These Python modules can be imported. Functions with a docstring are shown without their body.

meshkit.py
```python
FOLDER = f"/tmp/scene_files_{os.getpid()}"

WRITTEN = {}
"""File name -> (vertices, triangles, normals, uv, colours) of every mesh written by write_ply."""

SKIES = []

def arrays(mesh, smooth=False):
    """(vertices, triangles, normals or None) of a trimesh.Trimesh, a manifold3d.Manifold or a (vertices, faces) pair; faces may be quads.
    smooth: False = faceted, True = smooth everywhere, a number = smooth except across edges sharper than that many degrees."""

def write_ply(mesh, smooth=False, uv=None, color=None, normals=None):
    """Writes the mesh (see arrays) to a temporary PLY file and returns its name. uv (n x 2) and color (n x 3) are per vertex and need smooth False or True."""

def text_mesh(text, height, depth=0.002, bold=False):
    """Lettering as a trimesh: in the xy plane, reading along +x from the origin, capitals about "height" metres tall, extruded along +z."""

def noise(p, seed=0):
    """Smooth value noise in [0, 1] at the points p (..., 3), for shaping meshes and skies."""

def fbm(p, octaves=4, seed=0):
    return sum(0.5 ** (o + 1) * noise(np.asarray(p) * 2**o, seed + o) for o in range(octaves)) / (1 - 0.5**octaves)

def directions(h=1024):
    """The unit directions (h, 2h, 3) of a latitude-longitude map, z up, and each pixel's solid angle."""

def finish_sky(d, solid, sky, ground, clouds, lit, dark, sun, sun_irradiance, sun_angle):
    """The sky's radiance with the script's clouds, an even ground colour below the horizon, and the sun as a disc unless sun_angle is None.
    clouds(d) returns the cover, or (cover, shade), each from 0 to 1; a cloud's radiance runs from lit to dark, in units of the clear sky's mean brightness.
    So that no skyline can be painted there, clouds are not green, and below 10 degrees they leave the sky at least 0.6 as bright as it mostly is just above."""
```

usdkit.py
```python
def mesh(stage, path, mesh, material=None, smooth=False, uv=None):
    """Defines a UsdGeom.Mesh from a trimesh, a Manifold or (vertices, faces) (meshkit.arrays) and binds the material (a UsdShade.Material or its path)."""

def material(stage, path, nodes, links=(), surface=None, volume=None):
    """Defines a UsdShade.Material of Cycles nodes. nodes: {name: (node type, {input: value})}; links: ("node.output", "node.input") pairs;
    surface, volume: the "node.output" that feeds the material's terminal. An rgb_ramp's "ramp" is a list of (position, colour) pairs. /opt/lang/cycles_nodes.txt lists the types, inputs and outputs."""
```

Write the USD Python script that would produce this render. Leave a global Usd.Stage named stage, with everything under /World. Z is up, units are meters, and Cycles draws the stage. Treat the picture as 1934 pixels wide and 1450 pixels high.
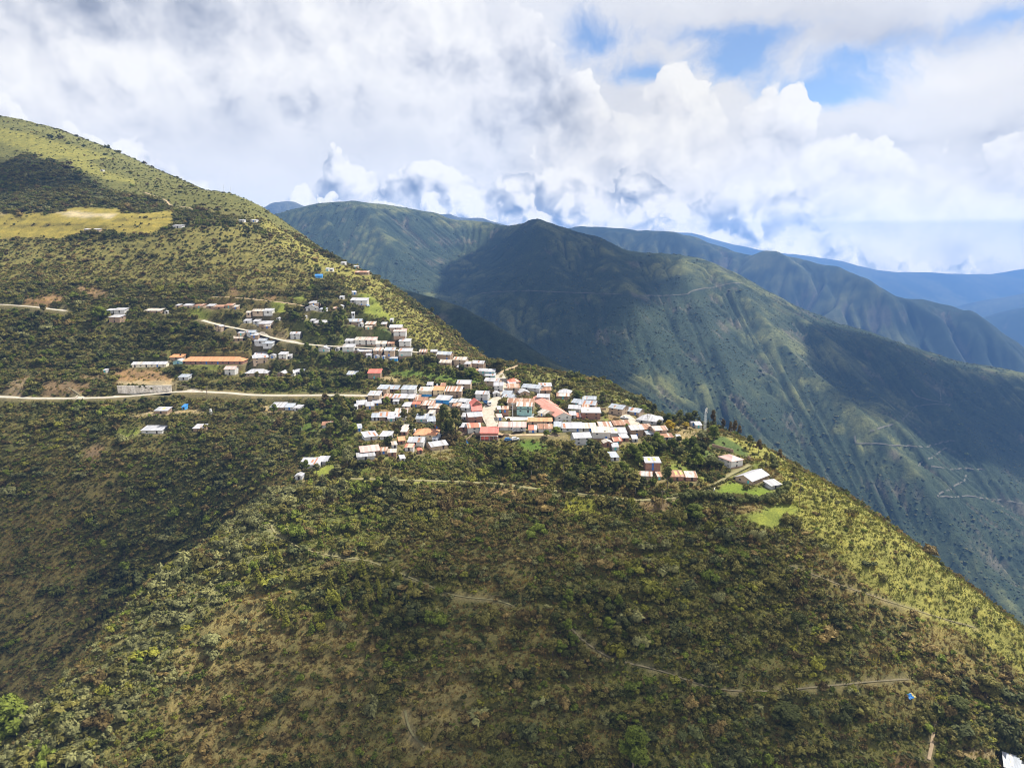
import math, random
import numpy as np, trimesh, manifold3d, shapely
import usdkit, meshkit
from pxr import Usd, UsdGeom, UsdLux, UsdShade, Sdf, Gf, Vt
from scipy.interpolate import RBFInterpolator
from scipy.ndimage import map_coordinates, gaussian_filter, zoom
from scipy.spatial import cKDTree

stage = Usd.Stage.CreateInMemory()
UsdGeom.SetStageUpAxis(stage, 'Z')
UsdGeom.SetStageMetersPerUnit(stage, 1.0)
WORLD = UsdGeom.Xform.Define(stage, '/World')
UsdGeom.Scope.Define(stage, '/World/Looks')

# ------------------------------------------------------------------ camera, sky, sun, exposure
# the drone hovers at the origin (z = 0 is its height) and looks along +y, pitched down
PITCH = math.radians(11.2)
FPX, CU, CV = 1289.0, 967.0, 725.0          # focal length and centre in pixels of the 1934 x 1450 survey picture
cam = UsdGeom.Camera.Define(stage, '/World/camera')
cam.CreateHorizontalApertureAttr(36.0)
cam.CreateFocalLengthAttr(36.0 * FPX / 1934.0)
cam.CreateClippingRangeAttr((1.0, 80000.0))
cam.CreateExposureAttr(1.1)
cam.AddRotateXOp().Set(90.0 - math.degrees(PITCH))

SUN_AZ, SUN_EL = math.radians(62.0), math.radians(56.0)     # azimuth from +y towards +x
SUN_DIR = np.array([math.sin(SUN_AZ) * math.cos(SUN_EL), math.cos(SUN_AZ) * math.cos(SUN_EL), math.sin(SUN_EL)])
sun = UsdLux.DistantLight.Define(stage, '/World/sun')
sun.CreateIntensityAttr(1.25)
sun.CreateAngleAttr(0.5)
sun.CreateNormalizeAttr(True)
sun.CreateColorAttr(Gf.Vec3f(1.0, 0.95, 0.86))
_rx = UsdGeom.Xformable(sun)
_rx.AddTransformOp().Set(Gf.Matrix4d().SetRotate(Gf.Rotation(Gf.Vec3d(0, 0, 1), Gf.Vec3d(*map(float, SUN_DIR)))))

def build_sky(strength=0.10):
    """Physical sky behind broken cloud: a pale veil with grey bellies and blue gaps, and banks of cumulus in front of it. All of it is a function of direction."""
    N, L = {}, []
    cnt = [0]
    def node(kind, inputs=None, **links):
        cnt[0] += 1
        k = f'n{cnt[0]}'
        N[k] = (kind, inputs or {})
        for a, b in links.items():
            L.append((b, f'{k}.{a}'))
        return k
    def m(op, a, b=None, c=None, clamp=False):
        ins, links = {'math_type': op, 'use_clamp': clamp}, {}
        for nm, x in (('value1', a), ('value2', b), ('value3', c)):
            if x is None:
                continue
            if isinstance(x, str):
                links[nm] = x
            else:
                ins[nm] = float(x)
        return node('math', ins, **links) + '.value'
    def smooth(x, lo, hi):
        return node('map_range', {'range_type': 'smoothstep', 'from_min': lo, 'from_max': hi, 'to_min': 0.0, 'to_max': 1.0, 'clamp': True}, value=x) + '.result'
    def ang(u, v):
        cx, cy = (np.asarray(u, float) - 967.0) / 1289.0, -(np.asarray(v, float) - 725.0) / 1289.0
        sp, cp = math.sin(PITCH), math.cos(PITCH)
        x, y, z = cx, cp + cy * sp, -sp + cy * cp
        return np.arctan2(x, y), np.arctan2(z, np.hypot(x, y))
    g = node('geometry')
    s = node('separate_xyz', vector=f'{g}.position')
    az = m('arctan2', f'{s}.x', f'{s}.y')
    el = m('arcsine', f'{s}.z')
    pos = node('combine_xyz', {'z': 0.37}, x=az, y=el) + '.vector'
    # turbulence that frays every outline
    w1 = node('noise_texture', {'dimensions': '2D', 'scale': 7.0, 'detail': 5.0, 'roughness': .58}, vector=pos)
    w1c = node('mix', {'mix_type': 'subtract', 'fac': 1.0, 'color2': (.5, .5, .5)}, color1=f'{w1}.color') + '.color'
    w1s = node('mapping', {'scale': (.06, .05, 0)}, vector=w1c) + '.vector'
    warped = node('mix', {'mix_type': 'add', 'fac': 1.0}, color1=pos, color2=w1s) + '.color'
    w2s = node('mapping', {'scale': (.13, .08, 0)}, vector=w1c) + '.vector'
    soft = node('mix', {'mix_type': 'add', 'fac': 1.0}, color1=pos, color2=w2s) + '.color'
    w3 = node('noise_texture', {'dimensions': '2D', 'scale': 15.0, 'detail': 6.0, 'roughness': .55}, vector=pos)
    w3c = node('mix', {'mix_type': 'subtract', 'fac': 1.0, 'color2': (.5, .5, .5)}, color1=f'{w3}.color') + '.color'
    w3s = node('mapping', {'scale': (.040, .034, 0)}, vector=w3c) + '.vector'
    crisp = node('mix', {'mix_type': 'add', 'fac': 1.0}, color1=pos, color2=w3s) + '.color'
    # heaps: rounded lumps with creases, and the same seen a little towards the sun for their lit and shaded sides
    def lumps(vec, scale, det):
        v1 = node('voronoi_texture', {'scale': scale, 'detail': det, 'roughness': .55, 'lacunarity': 2.1, 'dimensions': '2D', 'feature': 'f1', 'randomness': 1.0}, vector=vec) + '.distance'
        return m('subtract', 1.0, v1)
    def moved(vec, dx, dy):
        return node('mapping', {'location': (dx, dy, 0)}, vector=vec) + '.vector'
    lump = lumps(crisp, 10.0, 3.0)
    lump_s = lumps(moved(crisp, .014, .022), 10.0, 3.0)
    lump2 = lumps(crisp, 21.0, 2.0)
    lump2_s = lumps(moved(crisp, .007, .012), 21.0, 2.0)
    relief2 = m('multiply', m('subtract', lump2, lump2_s), 1.15)
    relief = m('multiply', m('subtract', lump, lump_s), 1.05)
    fine = node('noise_texture', {'dimensions': '2D', 'scale': 30.0, 'detail': 3.0, 'roughness': .6}, vector=soft) + '.fac'
    broad = node('noise_texture', {'dimensions': '2D', 'scale': 4.5, 'detail': 4.0, 'roughness': .55}, vector=node('mapping', {'scale': (1, 2.2, 1)}, vector=soft) + '.vector') + '.fac'

    def blobs(vec, rows):
        total = None
        for u, v, ru, rv, val in rows:
            a, e = ang(u, v)
            mp = node('mapping', {'mapping_type': 'point', 'location': (-a * 1289 / ru, -e * 1289 / rv, 0), 'scale': (1289 / ru, 1289 / rv, 0)}, vector=vec) + '.vector'
            gr = node('gradient_texture', {'gradient_type': 'quadratic_sphere'}, vector=mp) + '.fac'
            total = m('multiply', gr, val) if total is None else m('multiply_add', gr, val, total)
        return total

    # 1 veil
    shade = blobs(soft, [(120, -5, 430, 85, -.45), (340, 95, 100, 75, -.22), (-10, 90, 110, 90, -.2), (450, 240, 260, 130, -.18), (150, 200, 260, 70, -.08), (230, 125, 260, 75, .25), (620, 160, 230, 110, .14),
                         (640, 225, 190, 35, -.10), (1700, 60, 420, 60, -.22), (1810, 130, 300, 70, .22), (1700, 265, 330, 40, -.18), (1900, 240, 120, 50, -.25), (1800, 400, 300, 90, -.16), (1450, 20, 300, 60, -.10), (1860, 290, 160, 30, -.12)])
    vb = m('add', m('multiply_add', broad, .36, .62), shade)
    veil = node('rgb_ramp', {'ramp': [(0.0, lin(108, 116, 134)), (.35, lin(165, 172, 188)), (.6, lin(206, 210, 222)), (.8, lin(232, 234, 241)), (1.0, lin(247, 247, 250))]}, fac=vb) + '.color'
    # 2 gaps of blue
    gap = blobs(warped, [(1225, 140, 170, 52, 1.0), (1402, 112, 115, 85, 1.15), (1560, 182, 190, 60, 1.2), (1470, 50, 140, 60, .6), (1640, 108, 260, 85, .75), (1085, 55, 130, 130, .62), (1905, 25, 170, 65, .8), (1320, 60, 160, 60, .65), (1150, 60, 160, 70, .5)])
    gapm = m('multiply', smooth(m('add', gap, m('multiply', m('subtract', fine, .5), .6)), .16, .85), .95)
    sk = node('sky_texture', {'sky_type': 'single_scattering', 'sun_disc': False, 'sun_elevation': SUN_EL, 'sun_rotation': SUN_AZ, 'altitude': 2500.0})
    skc = node('mix', {'mix_type': 'multiply', 'fac': 1.0, 'color2': SKY_BLUE}, color1=f'{sk}.color') + '.color'
    col = node('mix', {'mix_type': 'mix'}, fac=gapm, color1=veil, color2=skc) + '.color'
    # 3 banks of cumulus, far to near: bright heads, greyer below
    wa = node('separate_xyz', vector=crisp)
    def bank(col, top, depth, sharp, puff, lo, hi, grey, under=None, extra=None, rel=1.0, small=False):
        lump_, relief_ = (lump2, m('add', relief2, m('multiply', relief, .4))) if small else (lump, relief)
        t = np.array(top, float)
        a, e = ang(t[:, 0], t[:, 1])
        xs = np.linspace(-1.0, 1.0, 256)
        tab = np.interp(xs, a, e) + .5
        r = node('rgb_ramp', {'ramp': [((x + 1) / 2, (y, y, y)) for x, y in zip(xs, tab)]}, fac=m('multiply_add', f'{wa}.x', .5, .5)) + '.color'
        edge = m('subtract', node('rgb_to_bw', color=r) + '.val', .5)
        F = m('add', m('subtract', edge, f'{wa}.y'), m('multiply', m('subtract', lump_, .62), puff))
        mask = smooth(F, 0.0, sharp)
        body = smooth(F, 0.0, depth)
        if under is not None:
            mask = m('multiply', mask, m('subtract', 1.0, smooth(F, under[0], under[1])))
        b = m('add', m('add', m('multiply', body, -grey), m('multiply_add', m('subtract', fine, .5), .22 if small else .09, m('multiply', relief_, rel))), m('multiply_add', m('subtract', broad, .5), .30, hi))
        if extra is not None:
            b = m('add', b, blobs(soft, extra))
        c = node('rgb_ramp', {'ramp': [(0.0, lin(120, 128, 146)), (.3, lin(163, 170, 186)), (.55, lin(205, 209, 220)), (.78, lin(236, 237, 243)), (1.0, lin(253, 253, 253))]}, fac=b) + '.color'
        return node('mix', {'mix_type': 'mix'}, fac=mask, color1=col, color2=c) + '.color'
    col = bank(col, [(-900, -300), (700, -200), (1000, -60), (1040, 50), (1080, 85), (1110, 120), (1150, 158), (1200, 158), (1235, 120), (1290, 78), (1330, 84), (1370, 116), (1402, 142), (1440, 100), (1500, 98), (1530, 125), (1500, 172), (1560, 192),
                     (1650, 208), (1750, 205), (1934, 190), (2900, 150)], .20, .010, .07, 0, .86, .04, under=(.15, .26), rel=.38,
               extra=[(985, 210, 170, 140, -.42), (900, 110, 130, 130, -.16), (1030, 150, 70, 90, -.12), (120, -10, 400, 75, -.62), (340, 90, 80, 75, -.22), (-10, 70, 100, 70, -.16), (450, 240, 260, 120, -.16), (230, 125, 240, 70, .12), (640, 215, 190, 40, -.12), (1250, 190, 200, 90, .08)])
    col = bank(col, [(-900, 60), (0, 150), (60, 185), (130, 192), (180, 245), (208, 268), (222, 232), (252, 210), (290, 222), (318, 250), (340, 290), (372, 310), (420, 350), (445, 378), (480, 410), (560, 470), (2900, 600)], .13, .006, .06, 0, .84, .20, rel=1.0)
    col = bank(col, [(-900, 700), (440, 520), (500, 400), (560, 320), (620, 258), (660, 275), (720, 300), (790, 290), (840, 255), (900, 262), (980, 285), (1050, 262), (1120, 300), (1200, 285), (1290, 305), (1340, 290), (1420, 320), (1480, 318), (1560, 350),
                     (1612, 392), (1640, 440), (1665, 500), (1700, 560), (2900, 600)], .085, .006, .06, 0, .80, .22, rel=1.1, extra=[(1250, 330, 260, 50, -.1), (700, 330, 160, 60, -.12)])
    col = bank(col, [(-900, 700), (440, 500), (500, 400), (545, 352), (585, 322), (620, 335), (680, 352), (760, 362), (850, 330), (930, 360), (1010, 345), (1100, 375), (1150, 372), (1192, 340), (1228, 372), (1300, 398), (1350, 382), (1450, 398),
                     (1500, 425), (1560, 432), (1600, 442), (1640, 500), (1670, 560), (2900, 600)], .07, .005, .05, 0, .80, .22, small=True)
    col = bank(col, [(-900, 700), (1655, 540), (1685, 500), (1695, 470), (1720, 464), (1750, 478), (1790, 474), (1830, 480), (1855, 498), (1880, 540), (2900, 600)], .05, .004, .03, 0, .84, .2, small=True, under=(.020, .034))
    col = bank(col, [(-900, 700), (1280, 540), (1400, 460), (1450, 432), (1500, 445), (1560, 448), (1610, 452), (1640, 485), (1660, 520), (2900, 700)], .06, .004, .04, 0, .82, .2, small=True, under=(.03, .05))
    # 4 the air thickens to a pale blue at the horizon
    hz = m('multiply', m('subtract', 1.0, smooth(el, -.06, -.02)), .5)
    col = node('mix', {'mix_type': 'mix', 'color2': lin(196, 210, 230)}, fac=hz, color1=col) + '.color'
    # clouds low over the horizon stand far off behind much air: they are as bright as they must be to look white through it
    path = m('minimum', m('divide', 520.0, m('maximum', m('sine', el), .02)), 14000.0)
    gain = m('multiply', m('subtract', m('exponent', m('multiply', path, 1.0e-4)), 1.0), m('multiply', smooth(el, -.10, -.03), m('multiply_add', m('subtract', 1.0, smooth(el, -.02, .055)), .42, 1.0)))
    col = node('mix', {'mix_type': 'multiply', 'fac': 1.0}, color1=col, color2=node('combine_xyz', {}, x=m('multiply_add', gain, .70, 1.0), y=m('multiply_add', gain, .57, 1.0), z=m('multiply_add', gain, .28, 1.0)) + '.vector') + '.color'
    # below the horizon the land goes on: dull green-grey
    low = m('subtract', 1.0, smooth(el, -.16, -.06))
    col = node('mix', {'mix_type': 'mix', 'color2': lin(96, 108, 104)}, fac=low, color1=col) + '.color'
    b = node('background_shader', {'strength': strength}, color=node('mix', {'mix_type': 'multiply', 'fac': 1.0, 'color2': (CLOUD_GAIN,) * 3}, color1=col) + '.color')
    d = UsdLux.DomeLight.Define(stage, '/World/sky')
    UsdShade.MaterialBindingAPI.Apply(d.GetPrim()).Bind(usdkit.material(stage, '/World/Looks/sky_look', N, L, surface=f'{b}.background'))
    return d

def lin(*rgb):
    """sRGB 0-255 to linear."""
    c = np.array(rgb, float) / 255
    return tuple(np.where(c <= .04045, c / 12.92, ((c + .055) / 1.055) ** 2.4))

SKY_BLUE = (.12, .13, .145)
CLOUD_GAIN = 4.6
build_sky(.10)


# ------------------------------------------------------------------ helpers
_used = {}
def numbered(name, parent='/World'):
    k = (str(parent), name)
    n = _used.get(k, 0)
    _used[k] = n + 1
    return f'{parent}/{name}' if n == 0 else f'{parent}/{name}_{n:03d}'

def tag(p, label=None, cat=None, group=None, kind=None):
    p = p.GetPrim() if hasattr(p, 'GetPrim') else p
    for k, v in (('label', label), ('category', cat), ('group', group), ('kind', kind)):
        if v:
            p.SetCustomDataByKey(k, v)
    return p

def obj(name, m, mat, parent='/World', smooth=False):
    """One Mesh prim under parent."""
    parent = parent if isinstance(parent, str) else str(parent.GetPath())
    return usdkit.mesh(stage, numbered(name, parent), m, mat, smooth=smooth)

def thing(name, loc, yaw, label, cat, group=None, scale=None):
    x = UsdGeom.Xform.Define(stage, numbered(name))
    x.AddTranslateOp().Set(Gf.Vec3d(*map(float, loc)))
    if yaw:
        x.AddRotateZOp().Set(float(yaw))
    if scale is not None:
        x.AddScaleOp().Set(Gf.Vec3f(*map(float, np.broadcast_to(scale, 3))))
    tag(x, label, cat, group)
    return x

def primvar(m, name, vals):
    vals = np.asarray(vals, np.float32)
    api = UsdGeom.PrimvarsAPI(m)
    if vals.ndim == 2:
        api.CreatePrimvar(name, Sdf.ValueTypeNames.Color3fArray, 'vertex').Set(Vt.Vec3fArray.FromNumpy(vals))
    else:
        api.CreatePrimvar(name, Sdf.ValueTypeNames.FloatArray, 'vertex').Set(Vt.FloatArray.FromNumpy(vals))

def fbm2(x, y, scale, octaves=4, seed=0):
    p = np.stack([np.asarray(x, float) / scale, np.asarray(y, float) / scale, np.full(np.shape(x), seed * 7.31 + .5)], -1)
    return meshkit.fbm(p, octaves, seed)

def sstep(a, b, x):
    t = np.clip((x - a) / (b - a), 0, 1)
    return t * t * (3 - 2 * t)

SP, CP = math.sin(PITCH), math.cos(PITCH)
def ray(u, v):
    """(x, z) per metre of ground distance y along the sight line through a picture point."""
    cx, cy = (np.asarray(u, float) - CU) / FPX, -(np.asarray(v, float) - CV) / FPX
    Y = CP + cy * SP
    return cx / Y, (-SP + cy * CP) / Y

def P(u, v, y):
    a, b = ray(u, v)
    return np.stack([a * y, np.asarray(y, float) * np.ones_like(a), b * y], -1)

def project(p):
    p = np.asarray(p, float)
    d = p[..., 1] * CP - p[..., 2] * SP
    up = p[..., 1] * SP + p[..., 2] * CP
    return CU + FPX * p[..., 0] / d, CV - FPX * up / d, d

def dense(pts, step=22):
    """A polyline of (u, v, y) with more points in between."""
    pts = np.asarray(pts, float)
    out = [pts[0]]
    for a, b in zip(pts[:-1], pts[1:]):
        n = max(1, int(np.hypot(*(b - a)[:2]) / step))
        out += [a + (b - a) * (i + 1) / n for i in range(n)]
    return np.array(out)

def erode(z, dx, iters, k, diff=0.0, m=0.5, amax=1e9):
    """Cuts stream gullies: drainage area by pointer doubling, then incision by stream power."""
    h, w = z.shape
    idx = np.arange(h * w).reshape(h, w)
    A = np.ones_like(z)
    for it in range(iters):
        best, rec = np.zeros_like(z), idx.copy()
        zp = np.pad(z, 1, mode='edge')
        ip = np.pad(idx, 1, mode='edge')
        for dj, di in ((0, 1), (0, -1), (1, 0), (-1, 0), (1, 1), (1, -1), (-1, 1), (-1, -1)):
            s = (z - zp[1 + dj:1 + dj + h, 1 + di:1 + di + w]) / (dx * math.hypot(dj, di))
            n = ip[1 + dj:1 + dj + h, 1 + di:1 + di + w]
            better = s > best
            best[better], rec[better] = s[better], n[better]
        r = np.append(rec.ravel(), h * w)
        r[:-1][rec.ravel() == idx.ravel()] = h * w
        S = np.append(np.ones(h * w), 0.0)
        for _ in range(12):
            S = S + np.bincount(r, S, minlength=h * w + 1)
            S[-1] = 0
            r = r[r]
        A = S[:-1].reshape(h, w)
        cut = np.minimum(k * np.minimum(A, amax) ** m * best, 0.6 * (z - z.ravel()[rec.ravel()].reshape(h, w)))
        z = z - cut
        if diff:
            z = z * (1 - diff) + gaussian_filter(z, 1.0) * diff
    return z, A

def grid_mesh(X, Y, Z, keep=None):
    """Triangles of a rectangular grid, only the cells in keep."""
    h, w = Z.shape
    v = np.stack([X, Y, Z], -1).reshape(-1, 3)
    i = np.arange(h * w).reshape(h, w)
    a, b, c, d = i[:-1, :-1], i[:-1, 1:], i[1:, 1:], i[1:, :-1]
    if keep is None:
        keep = np.ones((h - 1, w - 1), bool)
    a, b, c, d = (q[keep] for q in (a, b, c, d))
    f = np.concatenate([np.stack([a, b, c], 1), np.stack([a, c, d], 1)])
    used = np.unique(f)
    back = np.full(h * w, -1)
    back[used] = np.arange(len(used))
    return v[used], back[f], used

def lin(*rgb):
    """sRGB 0-255 to linear."""
    c = np.array(rgb, float) / 255
    return tuple(np.where(c <= .04045, c / 12.92, ((c + .055) / 1.055) ** 2.4))

# ------------------------------------------------------------------ materials
def mat(name, nodes, links, surface='p.BSDF', volume=None):
    return usdkit.material(stage, '/World/Looks/' + name, nodes, links, surface=surface, volume=volume)

def plain(name, col, rough=.8, var=.18, scale=1.2, metallic=0.0, spec=.3):
    """A flat colour with weathering blotches in object space."""
    c = np.array(col)
    return mat(name, {
        't': ('texture_coordinate', {}),
        'n': ('noise_texture', {'scale': scale, 'detail': 5.0, 'roughness': .6}),
        'r': ('rgb_ramp', {'ramp': [(0.25, tuple(c * (1 - 1.6 * var))), (.5, tuple(c)), (.75, tuple(np.minimum(c * (1 + var), .95)))]}),
        'p': ('principled_bsdf', {'roughness': rough, 'metallic': metallic, 'specular_ior_level': spec})},
        [('t.object', 'n.vector'), ('n.fac', 'r.fac'), ('r.color', 'p.base_color')])

def ground_look(name, fine=1.0, bump=.35, bscale=1.6):
    """Ground whose colour per vertex (what grows or lies there) is broken up by grain at several sizes."""
    return mat(name, {
        'a': ('attribute', {'attribute': 'ground_colour'}),
        'g': ('geometry', {}),
        'n1': ('noise_texture', {'scale': .9 * fine, 'detail': 6.0, 'roughness': .7}),
        'n2': ('noise_texture', {'scale': .11 * fine, 'detail': 5.0, 'roughness': .62}),
        'r1': ('rgb_ramp', {'ramp': [(.28, (.50, .50, .48)), (.5, (1, 1, 1)), (.72, (1.5, 1.45, 1.3))]}),
        'r2': ('rgb_ramp', {'ramp': [(.3, (.72, .76, .78)), (.5, (1, 1, 1)), (.7, (1.28, 1.2, 1.05))]}),
        'm1': ('mix', {'mix_type': 'multiply', 'fac': 1.0}),
        'm2': ('mix', {'mix_type': 'multiply', 'fac': 1.0}),
        'b': ('bump', {'strength': bump, 'distance': bscale}),
        'p': ('principled_bsdf', {'roughness': .95, 'specular_ior_level': .08})},
        [('g.position', 'n1.vector'), ('g.position', 'n2.vector'), ('n1.fac', 'r1.fac'), ('n2.fac', 'r2.fac'),
         ('a.color', 'm1.color1'), ('r1.color', 'm1.color2'), ('m1.color', 'm2.color1'), ('r2.color', 'm2.color2'),
         ('m2.color', 'p.base_color'), ('n1.fac', 'b.height'), ('b.normal', 'p.normal')])
# ------------------------------------------------------------------ the near hillside: one height field through surveyed points (u, v, distance)
CREST = [(-300, 175, 1150), (-150, 200, 1100), (0, 226, 1050), (60, 234, 1025), (120, 248, 1000), (230, 290, 950), (330, 335, 880), (385, 358, 820),
         (405, 363, 765), (440, 367, 740), (480, 387, 720), (520, 422, 690), (570, 457, 650), (640, 495, 610), (690, 512, 590), (740, 548, 560),
         (800, 597, 530), (850, 645, 510), (885, 667, 498), (940, 684, 488), (1000, 694, 480), (1050, 702, 473), (1100, 712, 463), (1150, 722, 452),
         (1200, 752, 440), (1240, 784, 425), (1300, 800, 408), (1350, 806, 395), (1400, 826, 380), (1440, 842, 365), (1480, 866, 350), (1540, 897, 335),
         (1600, 934, 318), (1660, 976, 302), (1720, 1024, 290), (1790, 1079, 278), (1860, 1134, 268), (1934, 1194, 258), (2050, 1300, 245), (2200, 1430, 230)]
LEFT_RIDGE = [(575, 885, 318), (540, 902, 308), (490, 952, 288), (420, 1002, 268), (350, 1057, 252), (280, 1112, 238), (210, 1192, 222), (140, 1277, 207), (70, 1362, 193), (0, 1442, 180), (-80, 1540, 167)]
RAVINE_FAR = [(545, 870, 352), (500, 880, 345), (450, 925, 340), (400, 960, 335), (300, 1080, 318), (200, 1180, 300), (100, 1290, 280), (0, 1400, 262), (-100, 1500, 245)]
FACE = [
    (980, 790, 372), (950, 740, 415), (930, 720, 440), (900, 695, 455), (830, 665, 468), (760, 630, 478), (700, 575, 510), (620, 600, 490), (500, 615, 485),
    (400, 580, 500), (220, 590, 495), (40, 580, 500), (0, 640, 470), (200, 660, 462), (395, 685, 452), (280, 690, 448), (480, 700, 445), (600, 690, 450),
    (700, 710, 438), (640, 745, 412), (380, 740, 418), (200, 745, 414), (0, 748, 412), (-200, 750, 412), (760, 745, 412), (850, 765, 392), (700, 790, 375),
    (800, 830, 345), (720, 855, 325), (920, 830, 348), (1100, 820, 356), (1250, 820, 365), (1180, 775, 405), (1050, 745, 425), (1230, 885, 318),
    (1425, 910, 312), (1390, 880, 330), (1500, 950, 297), (1430, 985, 285), (1180, 960, 290), (950, 920, 303), (700, 920, 300), (600, 905, 305),
    (1000, 1000, 272), (1000, 1100, 247), (1000, 1200, 226), (1000, 1300, 208), (1000, 1450, 186), (1000, 1600, 166), (1000, 1900, 130),
    (1600, 1100, 256), (1600, 1200, 236), (1600, 1300, 218), (1600, 1450, 195), (1600, 1700, 165), (1600, 1020, 274), (1780, 1150, 258), (1934, 1300, 232), (1934, 1450, 203), (2200, 1600, 190),
    (400, 1250, 216), (300, 1440, 184), (600, 1100, 246), (700, 1000, 274), (600, 1300, 207), (650, 1450, 185), (500, 1700, 152),
    (0, 1200, 290), (0, 1050, 320), (0, 900, 358), (200, 900, 356), (200, 1020, 330), (0, 800, 390), (300, 810, 384), (450, 830, 372), (600, 800, 378), (560, 850, 356),
    (-250, 900, 358), (-250, 1200, 290), (-300, 640, 470), (-300, 1400, 250),
    (0, 400, 640), (200, 405, 640), (0, 440, 610), (330, 430, 605), (170, 437, 610), (470, 415, 660), (0, 330, 760), (150, 300, 850), (0, 280, 880), (250, 350, 760), (350, 385, 700),
    (0, 500, 560), (250, 500, 560), (450, 500, 560), (600, 540, 535), (600, 490, 590), (0, 550, 520), (300, 540, 530), (-300, 400, 640), (-300, 280, 900), (-300, 550, 520)]
ctrl = [P(*np.array(FACE, float).T)]
cr = dense(CREST)
ctrl.append(P(*cr.T))
out_dir = np.array([.80, .60])
for s, d0, d1 in ((45, 24, 40), (140, 95, 125), (380, 300, 330)):
    q = P(*cr[::2].T).copy()
    t = sstep(300, 1500, cr[::2, 0])                              # the eastern flank is the steeper one
    q[:, :2] += out_dir * s
    q[:, 2] -= d0 * (1 - t) + d1 * t
    ctrl.append(q)
lr = dense(LEFT_RIDGE)
ctrl.append(P(*lr.T))
rf = dense(RAVINE_FAR)
ctrl.append(P(*rf.T))
for (u, v, y), (u2, v2, y2) in zip(LEFT_RIDGE[2:], RAVINE_FAR[2:]):
    ym = y + .62 * (y2 - y)
    q = P(u, v, ym)
    q[2] -= 9
    ctrl.append(q[None])
ctrl = np.concatenate(ctrl)
_, first = np.unique(np.round(ctrl[:, :2] / 3).astype(int), axis=0, return_index=True)
ctrl = ctrl[first]
rbf = RBFInterpolator(ctrl[:, :2] / 100, ctrl[:, 2], kernel='thin_plate_spline', smoothing=.002)
gx = np.arange(-900, 441, 1.6)
gy = np.concatenate([np.arange(112, 560, 1.6), 560 + np.cumsum(np.linspace(1.6, 7.5, 165))])
cgx, cgy = np.arange(-900, 445, 7.0), np.arange(108, 1330, 7.0)
CX, CY = np.meshgrid(cgx, cgy)
CZ = rbf(np.stack([CX.ravel(), CY.ravel()], 1) / 100).reshape(CX.shape)
GX, GY = np.meshgrid(gx, gy)
GZ = map_coordinates(CZ, [(GY - cgy[0]) / 7.0, (GX - cgx[0]) / 7.0], order=3, mode='nearest')
GZ += (fbm2(GX, GY, 45, 4, 3) - .5) * 4.5 + (fbm2(GX, GY, 9, 3, 5) - .5) * 1.6
# old cultivation terraces: risers that follow the contour, here clear, there worn away
tm = sstep(.36, .54, fbm2(GX, GY, 70, 3, 8) + .10 * sstep(0, 90, GX)) * sstep(320, 260, GY) + sstep(.5, .65, fbm2(GX, GY, 60, 3, 18)) * sstep(330, 380, GY) * .8
ph = (GZ + (fbm2(GX, GY, 30, 2, 11) - .5) * 3) / 4.6
fr = ph - np.floor(ph)
GZ += tm * 4.6 * (sstep(.30, .62, fr) - fr) * .55

def gz(x, y, Z=None):
    Z = GZ if Z is None else Z
    j = np.interp(y, gy, np.arange(len(gy)))
    i = (np.asarray(x, float) - gx[0]) / 1.6
    return map_coordinates(Z, [np.atleast_1d(j), np.atleast_1d(i)], order=1, mode='nearest').reshape(np.shape(x))

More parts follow.
